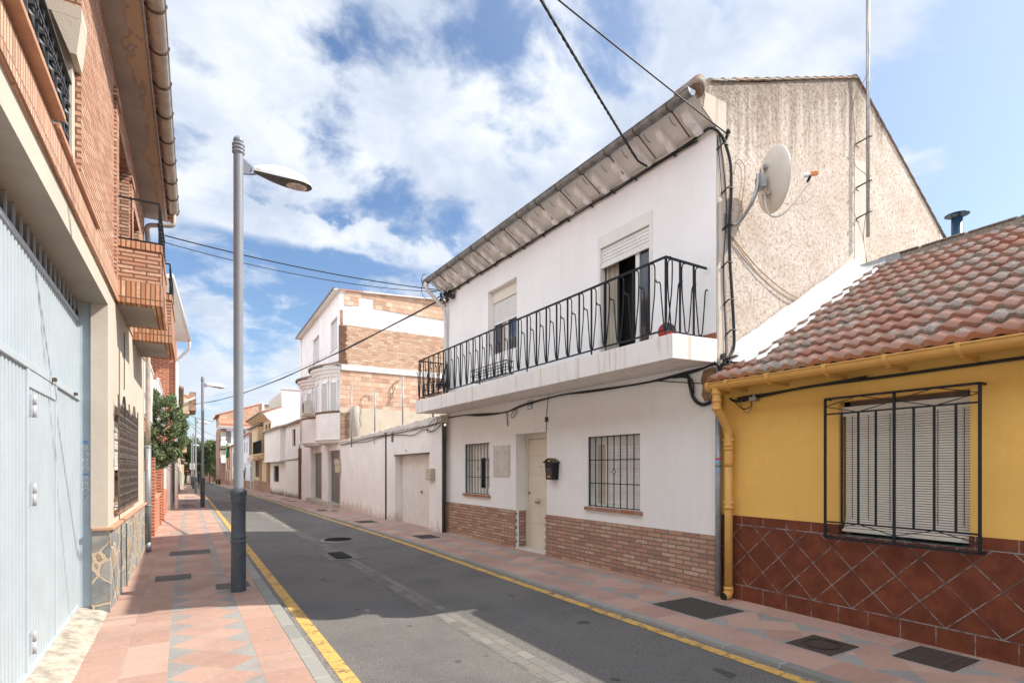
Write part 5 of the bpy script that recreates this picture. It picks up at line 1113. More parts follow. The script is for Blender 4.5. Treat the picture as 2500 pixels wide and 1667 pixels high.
# balconies of brick
def brickbalc(y0, y1, o, zb, zt, zr):
    ba = MB(); ba.box(LY, y0, y1, -.02, o-.012, zb+.24, zt-.08)
    bb = ba.build('balcony', M['leftbrick'], lh)
    b = MB(); b.box(LY, y0-.012, y1+.012, -.02, o, zb, zb+.24); b.box(LY, y0-.012, y1+.012, -.02, o, zt-.08, zt); b.build('soldier_edge', M['soldier2'], bb)
    b = MB(); b.box(LY, y0+.14, y1-.1, 0, o-.10, zb-.005, zb+.02); b.build('slab_underside', M['concrete'], bb)
    r_ = MB(); t_ = .012
    for z in (zt+.02, zr): r_.tube([lp(y0+.02,.0,z),lp(y0+.02,o-.03,z)], t_, 4); r_.tube([lp(y0+.02,o-.03,z),lp(y1-.02,o-.03,z)], t_, 4)
    r_.tube([lp(y0+.02,.01,zt),lp(y0+.02,.01,zr)], .009, 4); r_.tube([lp(y0+.02,o*.33,zt),lp(y0+.02,o*.33,zr)], .007, 5)
    nn = 10
    for k in range(nn+1):
        y = y0+.02+(y1-y0-.04)*k/nn; r_.tube([lp(y,o-.03,zt),lp(y,o-.03,zr)], .012 if k == 0 else .008, 4); r_.lathe(lp(y,o-.03,(zt+zr)/2), [(.0,-.02),(.018,-.012),(.018,.012),(0,.02)], 8)
    r_.build('railing', M['black'], bb)
M['soldier2'] = bricks('balcony_soldier_brick', (0.56,0.25,0.13), (0.70,0.40,0.25), (0.22,0.13,0.08), 0.046, 0.5, 0.007, off=0, c3=(0.78,0.54,0.38), bstr=1.0, dist=0.02)
brickbalc(7.50, 8.78, .44, 3.44, 4.14, 4.62)
brickbalc(9.42, 10.82, .48, 3.40, 4.10, 4.55)
# step-backs of brick beside the openings
b = MB(); b.box(LY, 7.38, 7.60, -.02, .025, 3.66, 5.62); b.box(LY, 7.30, 7.66, -.02, .04, 5.62, 5.72); b.build('brick_pilaster', M['leftbrick'], lh); b = MB(); b.box(LY, 9.02, 9.30, -.02, .025, 4.1, 5.45); b.box(LY, 8.96, 9.36, -.02, .04, 5.45, 5.53)
b.build('brick_pilaster', M['leftbrick'], lh)
# eaves
b = MB(); b.box(LY, YB, YE+.12, -.05, .33, 5.985, 6.06); b.build('eaves_soffit', wetsoffit(), lh)
b = MB(); b.tube([lp(YB,.335,5.985),lp(YE+.12,.335,5.985)], .014, 6); b.build('eaves_pipe', M['pvcgrey'], lh)
b = MB(); random.seed(4); y = YB
while y < YE+.1:
    for q in range(8):
        a0, a1 = math.pi*q/8, math.pi*(q+1)/8; f = lambda a_, o, dz: lp(y+.105+.10*math.cos(a_), o, 6.05+.055*math.sin(a_)+dz)
        b.poly([f(a0,.46,0),f(a1,.46,0),f(a1,-.2,.30),f(a0,-.2,.30)], 0, random.random()); b.poly([f(a0,.46,-.015),f(a1,.46,-.015),f(a1,.46,0),f(a0,.46,0)], 0, .6)
    b.poly([lp(y,.46,6.045),lp(y+.21,.46,6.045),lp(y+.21,.2,6.062),lp(y,.2,6.062)], 0, .2)
    b.box(LY, y+.0, y+.012, .34, .455, 6.02, 6.05, 0, .9)
    y += .21
b.poly([lp(YB,.45,6.11),lp(YE+.1,.45,6.11),lp(YE+.1,-2.6,7.5),lp(YB,-2.6,7.5)], 0, .5); b.poly([lp(YB,-5,6.1),lp(YE+.1,-5,6.1),lp(YE+.1,-2.6,7.5),lp(YB,-2.6,7.5)], 0, .5); b.poly([lp(YE,.0,6.05),lp(YE,-5,6.1),lp(YE,-2.6,7.5)], 0, .5)
b.build('roof_tiles', M['redtile'], lh)
go, gz_ = .435, 6.075
b = MB(); n = 10; A = []
for s in (YB, 11.35): A.append([lp(s, go+.080*math.cos(math.pi+math.pi*q/n), gz_+.082*math.sin(math.pi+math.pi*q/n)) for q in range(n+1)] + [lp(s, go+.072*math.cos(2*math.pi-math.pi*q/n), gz_+.072*math.sin(2*math.pi-math.pi*q/n)) for q in range(n+1)])
b.prism(A[0], A[1]); b.tube([lp(YB,go+.08,gz_),lp(11.35,go+.08,gz_)], .011, 6)
gut2 = b.build('gutter', M['leftzinc'], lh)
y = 2.0
while y < 11.4:
    b = MB(); b.tube([lp(y, go+.088*math.cos(math.pi+math.pi*q/8), gz_+.09*math.sin(math.pi+math.pi*q/8)) for q in range(9)], .010, 5); b.tube([lp(y,go-.08,gz_),lp(y,.3,6.03)], .006, 4); b.tube([lp(y-.015,go+.088,gz_+.01),lp(y+.015,go+.088,gz_+.01)], .014, 6); b.build('gutter_strap', M['rod'], gut2); y += .62
b = MB(); b.tube(smoothpath([lp(11.28,go+.01,gz_-.07),lp(11.28,go+.01,gz_-.20),lp(11.28,go-.02,gz_-.27),lp(11.28,.22,gz_-.31),lp(11.30,.06,gz_-.36),lp(11.42,.06,gz_-.55),lp(11.42,.06,5.0),lp(11.42,.06,1.95)], 5), .038, 12); b.build('downpipe', M['leftzinc'], lh)
b = MB(); b.tube([lp(11.42,.06,1.97),lp(11.42,.06,.30)], .048, 14); b.tube([lp(11.42,.06,.30),lp(11.42,.075,.13)], .040, 12)
for z in (.92, 1.93): b.tube([lp(11.42,.06,z),lp(11.42,.06,z+.02)], .053, 14)
b.build('downpipe_foot', M['pvcgrey'], lh)
b = MB()
for y in (8.62,): b.tube(smoothpath([lp(8.30,.035,.12),lp(8.30,.03,.9)], 2), .006, 5)
b.tube([lp(8.28,.012,2.55),lp(8.28,.012,3.25)], .006, 4); b.build('wall_wire', M['cable'], lh)
# ---------------------------------------------------------------- street lamps
def make_lamp():
    r = thing('street_lamp', (0, 0, 0), 'nearest street lamp, tall grey post rising through the whole scene on the left kerb', 'street lamp', 'street lamps along the left kerb')
    b = MB(); b.lathe((0,0,0), [(.0,-.2),(.083,-.2),(.083,.0),(.081,.55),(.080,.575),(.086,.58),(.088,.593),(.082,.603),(.081,.625),(.087,.632),(.088,.648),(.080,.658),(.078,1.045),(.086,1.052),(.088,1.068),(.081,1.08),(.088,1.095),(.090,1.115),(.082,1.13),(.090,1.145),(.094,1.175),(.090,1.20),(.054,1.225)], 36)
    base = b.build('base', M['lampbase'], r)
    b = MB(); b.lathe((0,0,0), [(.054,1.2),(.054,5.20)], 28); b.build('post', M['lampgrey'], r)
    b = MB(); pr = [(.054,5.20)]
    for k in range(3): z = 5.228+k*.043; pr += [(.057,z-.020),(.068,z-.012),(.071,z),(.068,z+.010),(.057,z+.018)]
    pr += [(.046,5.34)] + [(.057*math.cos(q_), 5.365+.057*math.sin(q_)) for q_ in [(-.5+q*.207) for q in range(11)]]
    b.lathe((0,0,0), pr, 28); b.build('finial', M['lampgrey'], r)
    # cast oval plate on the base
    b = MB(); ov = []
    for q in range(25):
        a = 2*math.pi*q/24; th = .045*math.cos(a)/.082; ov.append((.083*math.sin(th), -.083*math.cos(th), .425+.128*math.sin(a)))
    b.tube(ov, .0035, 5, 0, False)
    for z in (.34, .37, .40, .43, .46, .49, .515):
        wd = .016; b.box(WF, -wd, wd, -.0865, -.080, z-.009, z-.004); b.box(WF, -wd if int(z*100) % 2 else wd-.006, -wd+.006 if int(z*100) % 2 else wd, -.0865, -.08, z-.009, z+.012)
    for z in (.315, .535): b.lathe((0,-.082,z), [(0,.006),(.008,.004),(.010,0)], 10, axis=(0,-1,0))
    b.build('oval_badge', M['lampbase'], base)
    # bracket: pointed gusset plate and arm (towards +x)
    b = MB(); pl_ = [(.050,5.175),(.10,5.13),(.150,5.10),(.150,5.04),(.10,5.01),(.05,5.00)]
    b.prism([(x,-.006,z) for x, z in pl_], [(x,.006,z) for x, z in pl_]); b.tube(smoothpath([(.05,0,4.99),(.10,0,5.0),(.155,0,5.01),(.20,0,5.03)], 4), .013, 8); br = b.build('bracket', M['lampgrey'], r)
    # luminaire: shallow shell, dark belly, oval lens
    x0, x1 = .165, .84; n = 30; m_ = 16
    WT = [(0,.030),(.1,.058),(.3,.090),(.5,.116),(.68,.134),(.82,.134),(.92,.108),(.97,.070),(1.0,.0)]; HT = [(0,.050),(.1,.080),(.3,.118),(.5,.130),(.68,.118),(.82,.088),(.92,.050),(.97,.028),(1.0,.004)]
    def wd(t): return lerpt(WT, t)
    def up(t): return 1.32*lerpt(HT, t)
    zb_ = lambda t: 5.045 - .045*t - .012*math.sin(math.pi*t)
    tilt = lambda x, z: (x, z + .02*(x-x0))
    b = MB(); rows = []
    for i in range(n+1):
        t = i/n; t = .5-.5*math.cos(math.pi*t); x = x0+(x1-x0)*t; w_ = wd(t); h = up(t)
        rows.append(b.add([(x, -w_*math.cos(math.pi*j/m_), zb_(t)+h*(math.sin(math.pi*j/m_))**.8) for j in range(m_+1)]))
    for a_, c_ in zip(rows[:-1], rows[1:]):
        for j in range(m_): b.face((a_+j, c_+j, c_+j+1, a_+j+1), 0, True)
    hd = b.build('lamp_head', M['lamphead'], r)
    b = MB(); rows = []
    for i in range(n+1):
        t = i/n; t = .5-.5*math.cos(math.pi*t); x = x0+(x1-x0)*t; w_ = wd(t)*.985
        rows.append(b.add([(x, -w_*math.cos(math.pi*j/m_), zb_(t)+.004-.030*(math.sin(math.pi*j/m_))**.7*math.sin(math.pi*min(t+.03,1))) for j in range(m_+1)]))
    for a_, c_ in zip(rows[:-1], rows[1:]):
        for j in range(m_): b.face((a_+j, c_+j, c_+j+1, a_+j+1), 0, True)
    b.build('underside', M['lampunder'], hd)
    b = MB(); pr = [(0,-.034),(.5,-.031),(.85,-.022),(.97,-.012),(1.0,0)]; cx_ = .655; rr = []
    for f, z in pr: rr.append(b.add([(cx_+.125*f*math.cos(2*math.pi*q/28), .085*f*math.sin(2*math.pi*q/28), zb_(.72)-.012+z) for q in range(28)]))
    for a_, c_ in zip(rr[:-1], rr[1:]):
        for q in range(28): k = (q+1) % 28; b.face((a_+q, a_+k, c_+k, c_+q), 0, True)
    b.build('lens', M['lens'], hd)
    return r
lamp0 = make_lamp()
LPS = [(.563, 7.30, None), (.68, 26.1, 'second street lamp, left of the nearest post, dark against the pale sky'), (.74, 44.5, 'third street lamp along the left kerb, its lit head left of the dark second post'), (.80, 61.5, 'fourth and smaller street lamp, just left of the third one'), (.86, 79, 'furthest street lamp, a thin post before the distant trees')]
for i, (x, y, lab) in enumerate(LPS):
    o = lamp0 if i == 0 else copy_tree(lamp0)
    o.location = (x, y, pave(y)); o.rotation_euler.z = R(-2 if i else -1)
    if lab: o['label'] = lab
# ---------------------------------------------------------------- garden wall with garage door, and the wire fence behind it
GW = Frame((4.97, 11.25), 1.6, 'R'); gy = lambda y: (y-11.25)
gw_ = thing('garden_wall', (4.97, 11.4, .11), 'long white garden wall with crumbling coping and a small white garage door', 'wall')
s_seam = 4.45; gd = (1.38, 3.22, -.05, 1.93, .24)
gdp = [GW.px(640+x/4.9, 1000+y/4.9) for x, y in ((1590,545),(2000,530),(2000,1420))]
gd = (gdp[1][0]+.0, gdp[0][0], -.05, 1.91, .24)
b = MB(); panel(b, GW, .12, s_seam-.06, -.2, 2.62, [gd]); panel(b, GW, s_seam+.06, 10.6, -.4, 2.58)
b.box(GW, .12, 10.6, -.24, -.235, -.3, 2.55); b.poly([GW.P(s_seam-.06,0,-.2),GW.P(s_seam-.06,-.2,-.2),GW.P(s_seam-.06,-.2,2.62),GW.P(s_seam-.06,0,2.62)]); b.poly([GW.P(s_seam+.06,0,-.2),GW.P(s_seam+.06,-.2,-.2),GW.P(s_seam+.06,-.2,2.55),GW.P(s_seam+.06,0,2.55)])
b.poly([GW.P(.12,0,2.62),GW.P(10.6,0,2.6),GW.P(10.6,-.24,2.6),GW.P(.12,-.24,2.62)])
b.build('plaster_wall', M['white_wall'], gw_)
b = MB(); random.seed(17); s = .10
while s < 10.6:
    e = s+random.uniform(.10,.24); zt = 2.765-.008*s+random.uniform(-.02,.02) if s < s_seam else 2.70-.012*(s-s_seam)+random.uniform(-.015,.02); zb2 = 2.605 if s < s_seam else 2.57
    b.hexa([GW.P(s,-.25,zb2),GW.P(e,-.25,zb2),GW.P(e,.025+random.uniform(0,.02),zb2-random.uniform(0,.03)),GW.P(s,.025+random.uniform(0,.02),zb2-random.uniform(0,.03)),GW.P(s,-.25,zt),GW.P(e,-.25,zt),GW.P(e,.02,zt-random.uniform(.01,.05)),GW.P(s,.02,zt-random.uniform(.01,.05))]); s = e
b.build('coping', plaster('mossy_coping', (0.60,0.56,0.50), 0.08, 12, 0.7, dirt=0.9, dirtcol=(0.20,0.17,0.13)), gw_)
b = MB(); slats(b, GW, gd[0]+.03, gd[1]-.01, .02, 1.89, -.20, .055, .007, 0, True); b.box(GW, gd[0], gd[1], -.24, -.21, 0, 1.91); b.box(GW, gd[0]+.62, gd[0]+1.15, -.199, -.192, .18, .19); b.box(GW, gd[0]+.62, gd[0]+1.15, -.199, -.192, .05, .06)
gdd = b.build('garage_door', M['garage'], gw_)
b = MB(); b.box(GW, gd[0]+1.0, gd[0]+1.05, -.2, -.17, .92, 1.0); b.tube([GW.P(gd[0]+.98,-.17,.99),GW.P(gd[0]+1.07,-.16,.95)], .012, 6); b.build('handle', M['chrome'], gdd)
b = MB(); b.tube([GW.P(gd[0]-.02,.01,1.925),GW.P(gd[1]+.02,.01,1.915)], .018, 6); b.build('lintel_bar', M['rod'], gw_)
b = MB(); b.tube([GW.P(s_seam+.01,-.02,-.05),GW.P(s_seam+.01,-.02,2.58)], .045, 10); b.build('black_pipe', M['black'], gw_)
b = MB(); b.box(GW, 3.72, 3.82, .0, .04, 2.30, 2.56); b.build('wall_lamp_stub', M['ridge'], gw_)
p0, p1 = GW.px(640+1990/4.9,1000+700/4.9), GW.px(640+2070/4.9,1000+840/4.9)
gmb = thing('garage_meter_box', GW.P((p0[0]+p1[0])/2,.0,p1[1]), 'peeling brown plastic meter box beside the white garage door', 'meter box')
b = MB(); b.box(GW, p1[0], p0[0]-.05, 0, .10, p1[1], p0[1]); b.build('case', M['plasticold'], gmb, bevel=.015)
b = MB(); b.box(GW, p1[0]+.04, p0[0]-.12, .10, .108, p1[1]+.06, p0[1]-.20); b.build('cover', M['sticker'], gmb)
b = MB(); b.lathe(GW.P(p1[0]+.07,.108,p0[1]-.17), [(0,.004),(.03,.003),(.033,0)], 12, axis=GW.n+(0,)); b.build('badge', M['stickerblue'], gmb)
b = MB(); put_text(b, '40', .09, GW.P(2.62,.003,2.02), Vector((-GW.d[0],-GW.d[1],0)), (0,0,1)); tag(b.build('painted_number', M['cable'], loc=GW.P(2.62,0,2.0)), 'faint black house number painted above the white garage door', 'number')
cable('wall_cable', [(smoothpath([GW.P(.1,.03,2.55),GW.P(.6,.03,2.42),GW.P(1.2,.03,2.50),GW.P(2.0,.03,2.40),GW.P(3.0,.03,2.46),GW.P(4.4,.03,2.50),GW.P(6.5,.03,2.42),GW.P(8.5,.03,2.45),GW.P(10.4,.04,2.42)], 6), .010), (smoothpath([GW.P(.1,.04,2.6),GW.P(1.0,.03,2.56),GW.P(2.5,.03,2.53),GW.P(4.4,.03,2.52),GW.P(7,.03,2.50),GW.P(10.4,.05,2.46)], 6), .012),(smoothpath([GW.P(.2,.05,2.7),GW.P(.5,.05,2.45),GW.P(.9,.05,2.42),GW.P(.7,.06,2.62),GW.P(.3,.05,2.72)],5),.007)], 'slack grey and black cables looped along the top of the garden wall', 'cable')
b = MB(); q0 = W.P(7.36,.06,0); b.box(WF, q0.x-.075, q0.x+.02, q0.y-.03, q0.y+.055, .08, 2.68); tag(b.build('square_pipe', M['khaki'], loc=(q0.x,q0.y,.11), bevel=.006), 'square brown conduit standing where the white house meets the garden wall', 'pipe')
fe = thing('wire_fence', (5.3, 14, 2.6), 'thin wire mesh on grey posts standing behind the garden wall', 'fence')
FX = 5.14; posts = []
z6 = lambda x, y: (700+x/3.733, 640+y/3.733)
for (x, yt, yb_) in ((590,1115,1540),(803,1150,1515),(1057,1040,1475)):
    yy, zt = onX(*z6(x, yt), FX); posts.append((yy, zt)); b = MB(); b.tube([(FX,yy,2.3),(FX,yy,zt)], .022, 8); b.build('post', M['pvcgrey'], fe)
b = MB(); b.tube([(FX,12.1,2.5),(FX,12.4,3.05)], .022, 8); b.build('post', M['rod'], fe)
b = MB(); y0, y1, z0 = 11.9, 19.5, 2.6; ztop = lambda y: 3.30 if y < 13 else 3.62
k = 0; y = y0
st = .085
while y < y1+1:
    for sg in (1, -1):
        zt = 3.45; a = (FX, y, z0); c_ = (FX, y+sg*(zt-z0)*.8, zt)
        if y0-.2 < c_[1] < y1+.3: b.tube([a, c_], .0012, 3, 0, False)
    y += st
b.tube([(FX,y0,3.45),(FX,y1,3.45)], .002, 3)
b.build('mesh', M['galv'], fe)
cr = thing('climbing_stem', (5.3, 17.5, 2.6), 'bare twisting creeper stems on the brick party wall behind the fence', 'climber')
# ---------------------------------------------------------------- three-storey house with bare block side wall
T = Frame((5.26, 21.9), 1.25, 'R'); TP = T.P
th = thing('three_storey_house', (5.26, 21.9, .0), 'three storey white house with rounded bays and a bare block and brick side wall', 'house')
z8 = lambda x, y: (690+x/4.356, 880+y/4.356); SW = 21.9
LEN = 9.6
# side wall in storeys, facing the camera
def sx(x, y): return onY(*z6(x, y), SW)
b = MB(); D_ = 9.0
zr0 = sx(480,255)[1]; zr1 = zr0+.22
bands = []
def sidepoly(zl, zh, mi, x0=5.262, x1=5.26+D_): b.poly([(x0,SW,zl(x0)),(x1,SW,zl(x1)),(x1,SW,zh(x1)),(x0,SW,zh(x0))], mi)
top = lambda x: zr0+.06*(x-5.26); c1 = lambda x: sx(540,430)[1]+.0*(x-5.26); 
zA = sx(900,470)[1]; zB = sx(540,570)[1]; zC = sx(495,925)[1]; zD = sx(560,985)[1]; zE = sx(600,1325)[1]
f_ = lambda z: (lambda x: z)
sidepoly(f_(zB), top, 2); sidepoly(f_(zC), f_(zB), 1); sidepoly(f_(zD), f_(zC), 2); sidepoly(f_(zE), f_(zD), 0); sidepoly(f_(-.5), f_(zE), 3)
# exposed blocks along the top, with a broken lower edge
random.seed(19); bb = MB(); x = 5.42
while x < 14.2:
    e = x+.29; lowz = sx(1000,455)[1] - .02*(x-6) + (.37 if 5.9 < x < 6.5 else 0)
    bb.poly([(x,SW-.012,max(lowz-.0*(x-5.3),zA-.2)),(e,SW-.012,max(lowz,zA-.2)),(e,SW-.012,top(e)-.02),(x,SW-.012,top(x)-.02)]); x = e
bb.poly([(5.42,SW-.013,zA+.10),(5.72,SW-.013,zA+.10),(5.72,SW-.013,zA+.5),(5.42,SW-.013,zA+.5)])
b.build('side_wall', [M['hollow'], M['oldbrick'], M['white_old'], plaster('tan_old_render', (0.66,0.56,0.44), 0.07, 14, 0.4, dirt=0.5, dirtcol=(0.45,0.33,0.22))], th)  # lowest part of the wall in warmer, dirt-mottled old render
bb.build('bare_blocks', M['hollow'], th)
b = MB(); b.box(WF, 5.30, 13.5, SW-.05, SW, zD-.0, zC-.02); b.build('floor_band', M['white_old'], th)
b = MB(); random.seed(23)
z = zC
while z < zB-.1: b.box(WF, 5.265-.05, 5.50+random.uniform(-.05,.06), SW-.03, SW+.05, z, z+.045); z += .066
b.build('toothed_brick_edge', [M['brownbrick'], M['plinth']], th); b = MB()
z = 2.4
while z < zE-.2: b.box(WF, 5.27, 5.60+random.uniform(-.04,.04), SW-.04, SW+.02, z, z+.06, 1); z += .075
b.build('toothed_brick_edge', [M['brownbrick'], M['plinth']], th); b = MB(); b.box(WF, 5.26, 5.36, SW-.035, SW+.02, zB, zB+.55, 1); b.build('brick_repair', [M['brownbrick'], M['plinth']], th)
b = MB(); b.tube([(5.86,SW-.10,2.3),(5.86,SW-.10,zE+.05)], .13, 12); b.build('cement_duct', M['concrete'], th)
# cracks / creeper stems
cs = []
for path in ([(680,1495),(665,1420),(680,1330),(675,1260),(705,1220),(745,1215),(775,1250)], [(930,1300),(945,1230),(940,1160),(975,1110),(990,1090)], [(975,1110),(985,1160),(960,1200),(975,1240)], [(645,1470),(650,1440),(665,1450)], [(990,1090),(1030,1080)]):
    b = MB(); b.tube(smoothpath([(onY(*z6(*q), SW-.03)[0], SW-.03, onY(*z6(*q), SW-.03)[1]) for q in path], 4), .012, 5); b.build('stem', M['brownwood'], cr)
# front: ground floor with roller doors
g1 = (.10, 1.55, -.05, 2.20, .25); g2 = (3.0, 4.35, -.05, 2.20, .25)
r_ = lambda x, y, o=0: T.px(*z8(x, y), o)
a1, a2 = r_(620,1540)[0], r_(485,1500)[0]; b1, b2 = r_(425,1470)[0], r_(325,1450)[0]
zt = r_(520,960)[1]
g1 = (.06, a2-.12, -.3, zt, .14); g2 = (b1, b2-.05, -.3, zt-.02, .16)
up1 = r_(577,225)[1]
b = MB(); panel(b, T, 0, LEN, -.5, 2.75, [g1, g2])
uw = []
for (xa, ya, xb, yb_) in ((400,530,460,765),(240,700,295,885)):
    (s0, z1_), (s1, z0_) = T.px(*z6(xa, ya)), T.px(*z6(xb, yb_)); uw.append((s1, s0, z0_, T.px(*z6(xb, 490 if xa == 400 else 655))[1], .14))
panel(b, T, 0, LEN-.2, 2.75, zr0, uw); b.box(T, .2, LEN, -.6, -.45, -.3, zr0-.1, 1); b.poly([TP(LEN,0,-.5),TP(LEN,-9,-.5),TP(LEN,-9,zr0),TP(LEN,0,zr0)]); b.poly([TP(0,-9,-.5),TP(LEN,-9,-.5),TP(LEN,-9,zr0),TP(0,-9,zr0)])
b.build('front_wall', [M['white_old'], M['dark']], th)
for h in uw:
    b = MB(); slats(b, T, h[0]+.03, h[1]-.03, h[2], h[3], -.10, .05, .006); b.box(T, h[0], h[1], -.16, -.12, h[2], h[3]); b.box(T, h[0]-.03, h[1]+.03, -.14, .03, h[2]-.04, h[2]); b.build('window', M['shutter2'], th)
for h, nm in ((g1, 0), (g2, 1)):
    b = MB(); slats(b, T, h[0], h[1], 0.10, h[3], -.11, .09, .018); b.box(T, h[0], h[1], -.20, -.14, -.2, h[3]); b.build('roller_shutter', M['rollgrey'], th)
b = MB(); b.box(T, g1[1]+.02, g2[0]-.02, .0, .04, -.3, 2.5); b.build('pillar', M['white_old'], th); b = MB(); b.box(T, g2[1]+.05, g2[1]+.5, .0, .10, -.3, 2.5); b.build('pillar', M['white_old'], th)
b = MB(); b.box(T, 0.02, g2[1]+.3, -.2, .30, -.3, .12); b.build('threshold', M['ramp'], th)
mb_ = MB(); q0 = T.px(*z8(572,1050), .02); q1 = T.px(*z8(617,1190), .02); mb_.box(T, q1[0], q0[0], .0, .08, q1[1], (q0[1]+q1[1])/2+.05); mb_.box(T, q1[0]+.05, q0[0]+.02, .0, .1, (q0[1]+q1[1])/2+.06, q0[1])
tag(mb_.build('wall_meter_boxes', M['plasticold'], loc=T.P(q1[0],0,q1[1])), 'weathered cream meter boxes before the nearer grey roller shutter', 'meter box')
# two bow-fronted bays
PLN = [(0,0),(.08,.10),(.20,.19),(.35,.27),(.55,.38),(.85,.50),(1.2,.59),(1.6,.61),(2.0,.55),(2.4,.42),(2.75,.22),(2.95,0)]
def bay(s0, zb2, zs, zw1, zc2):
    def plan(off):
        out = []
        for i, (a, o) in enumerate(PLN):
            p, q = PLN[max(i-1, 0)], PLN[min(i+1, len(PLN)-1)]; tx_, ty_ = q[0]-p[0], q[1]-p[1]; L_ = math.hypot(tx_, ty_); out.append((s0+a-ty_/L_*off, max(o+tx_/L_*off, 0) if i not in (0, len(PLN)-1) else max(0, 0)))
        return out
    def ring(off, z): return [TP(s, oo, z) for s, oo in plan(off)]
    n_ = len(PLN)
    b = MB(); b.prism(ring(0, zb2), ring(0, zs)); b.prism(ring(-.03, zs), ring(-.03, zc2)); bay_ = b.build('bay', M['white_old'], th)
    def sweep(b, lev):
        for (o1, h1), (o2, h2) in zip(lev[:-1], lev[1:]):
            A_, B_ = b.add(ring(o1, h1)), b.add(ring(o2, h2))
            for k in range(n_-1): b.face((A_+k, A_+k+1, B_+k+1, B_+k), 0, True)
    b = MB(); sweep(b, [(-.14,zb2-.17),(-.06,zb2-.12),(-.05,zb2-.06),(.03,zb2-.03),(.03,zb2+.02),(-.01,zb2+.03)]); b.poly(ring(-.14, zb2-.17)); b.build('base_moulding', M['white_old'], bay_)
    b = MB(); sweep(b, [(-.04,zc2-.06),(.05,zc2+.02),(.05,zc2+.07),(.12,zc2+.13),(.14,zc2+.20),(.21,zc2+.27),(.22,zc2+.36),(-.1,zc2+.37)]); b.build('cornice', M['white_old'], bay_)
    b = MB(); P1 = plan(.015)
    for q in range(n_-1):
        (sa, oa), (sb, ob) = P1[q], P1[q+1]; L_ = math.hypot(sb-sa, ob-oa); nn = max(1, int(L_/.062))
        for k in range(nn):
            t0, t1 = k/nn+.08/nn, (k+1)/nn-.08/nn; a_ = (sa+(sb-sa)*t0, oa+(ob-oa)*t0); c_ = (sa+(sb-sa)*t1, oa+(ob-oa)*t1)
            b.hexa([TP(a_[0],a_[1]-.05,zs-.005),TP(c_[0],c_[1]-.05,zs-.005),TP(c_[0],c_[1],zs-.005),TP(a_[0],a_[1],zs-.005),TP(a_[0],a_[1]-.05,zs+.075),TP(c_[0],c_[1]-.05,zs+.075),TP(c_[0],c_[1],zs+.075),TP(a_[0],a_[1],zs+.075)])
    b.build('brick_sill', M['brownbrick'], bay_)
    for (p_, q_) in (((.07,.095),(.33,.262)), ((.52,.368),(.86,.505)), ((1.25,.60),(1.6,.612))):
        tx_, ty_ = q_[0]-p_[0], q_[1]-p_[1]; L_ = math.hypot(tx_, ty_); nx_, ny_ = -ty_/L_, tx_/L_
        def pt_(f, off, z): return TP(s0+p_[0]+tx_*f+nx_*off, p_[1]+ty_*f+ny_*off, z)
        b = MB(); za, zb3 = zs+.085, zw1; nn = 26; hh_ = (zb3-za)/nn
        for k in range(nn): b.hexa([pt_(0,-.04,za+k*hh_),pt_(1,-.04,za+k*hh_),pt_(1,.004,za+k*hh_),pt_(0,.004,za+k*hh_),pt_(0,-.04,za+(k+.8)*hh_),pt_(1,-.04,za+(k+.8)*hh_),pt_(1,.004,za+(k+.8)*hh_),pt_(0,.004,za+(k+.8)*hh_)])
        b.hexa([pt_(0,-.05,za),pt_(1,-.05,za),pt_(1,-.006,za),pt_(0,-.006,za),pt_(0,-.05,zb3),pt_(1,-.05,zb3),pt_(1,-.006,zb3),pt_(0,-.006,zb3)], 1)
        win_ = b.build('window', [M['shutter2'], M['rollgrey']], bay_)
        b = MB()
        for f0, f1, z0_, z1_ in ((-.14,-.01,za,zb3+.25),(1.01,1.14,za,zb3+.25),(-.14,1.14,zb3,zb3+.06)): b.hexa([pt_(f0,-.04,z0_),pt_(f1,-.04,z0_),pt_(f1,.022,z0_),pt_(f0,.022,z0_),pt_(f0,-.04,z1_),pt_(f1,-.04,z1_),pt_(f1,.022,z1_),pt_(f0,.022,z1_)])
        b.build('frame', M['white'], win_)
    b = MB(); P1 = plan(.30); P2 = plan(-.25)
    for q in range(n_-1):
        (sa, oa), (sb, ob) = P1[q], P1[q+1]; (sc_, oc_), (sd_, od_) = P2[q], P2[q+1]
        for k in range(3):
            t0, t1 = k/3, (k+.93)/3; L = lambda a, c, t: a+(c-a)*t; dz = random.uniform(0, .03)
            b.hexa([TP(L(sa,sb,t0),L(oa,ob,t0),zc2+.37+dz),TP(L(sa,sb,t1),L(oa,ob,t1),zc2+.37),TP(L(sc_,sd_,t1),L(oc_,od_,t1),zc2+.56),TP(L(sc_,sd_,t0),L(oc_,od_,t0),zc2+.56),TP(L(sa,sb,t0),L(oa,ob,t0),zc2+.43+dz),TP(L(sa,sb,t1),L(oa,ob,t1),zc2+.41),TP(L(sc_,sd_,t1),L(oc_,od_,t1),zc2+.62),TP(L(sc_,sd_,t0),L(oc_,od_,t0),zc2+.62)], 0, random.random())
    b.build('tile_course', M['oldtile'], bay_)
    return bay_
v = lambda x, y, o=.45: T.px(*z8(x, y), o)
random.seed(3)
def zat(s_, o_, yy, xx):      # height of a picture row at a point of the front
    p_ = TP(s_, o_, 0); dd = p_.x*SN + p_.y*CS; return EYE + (HOR-z8(xx, yy)[1])/FPX*dd
B1 = bay(.06, zat(.6,.4,835,500), zat(.4,.3,555,530), zat(.3,.27,235,545), zat(.6,.4,175,480))
B2 = bay(3.55, zat(4.2,.4,870,290), zat(4.0,.3,618,330), zat(3.9,.3,345,330), zat(4.2,.4,290,290))
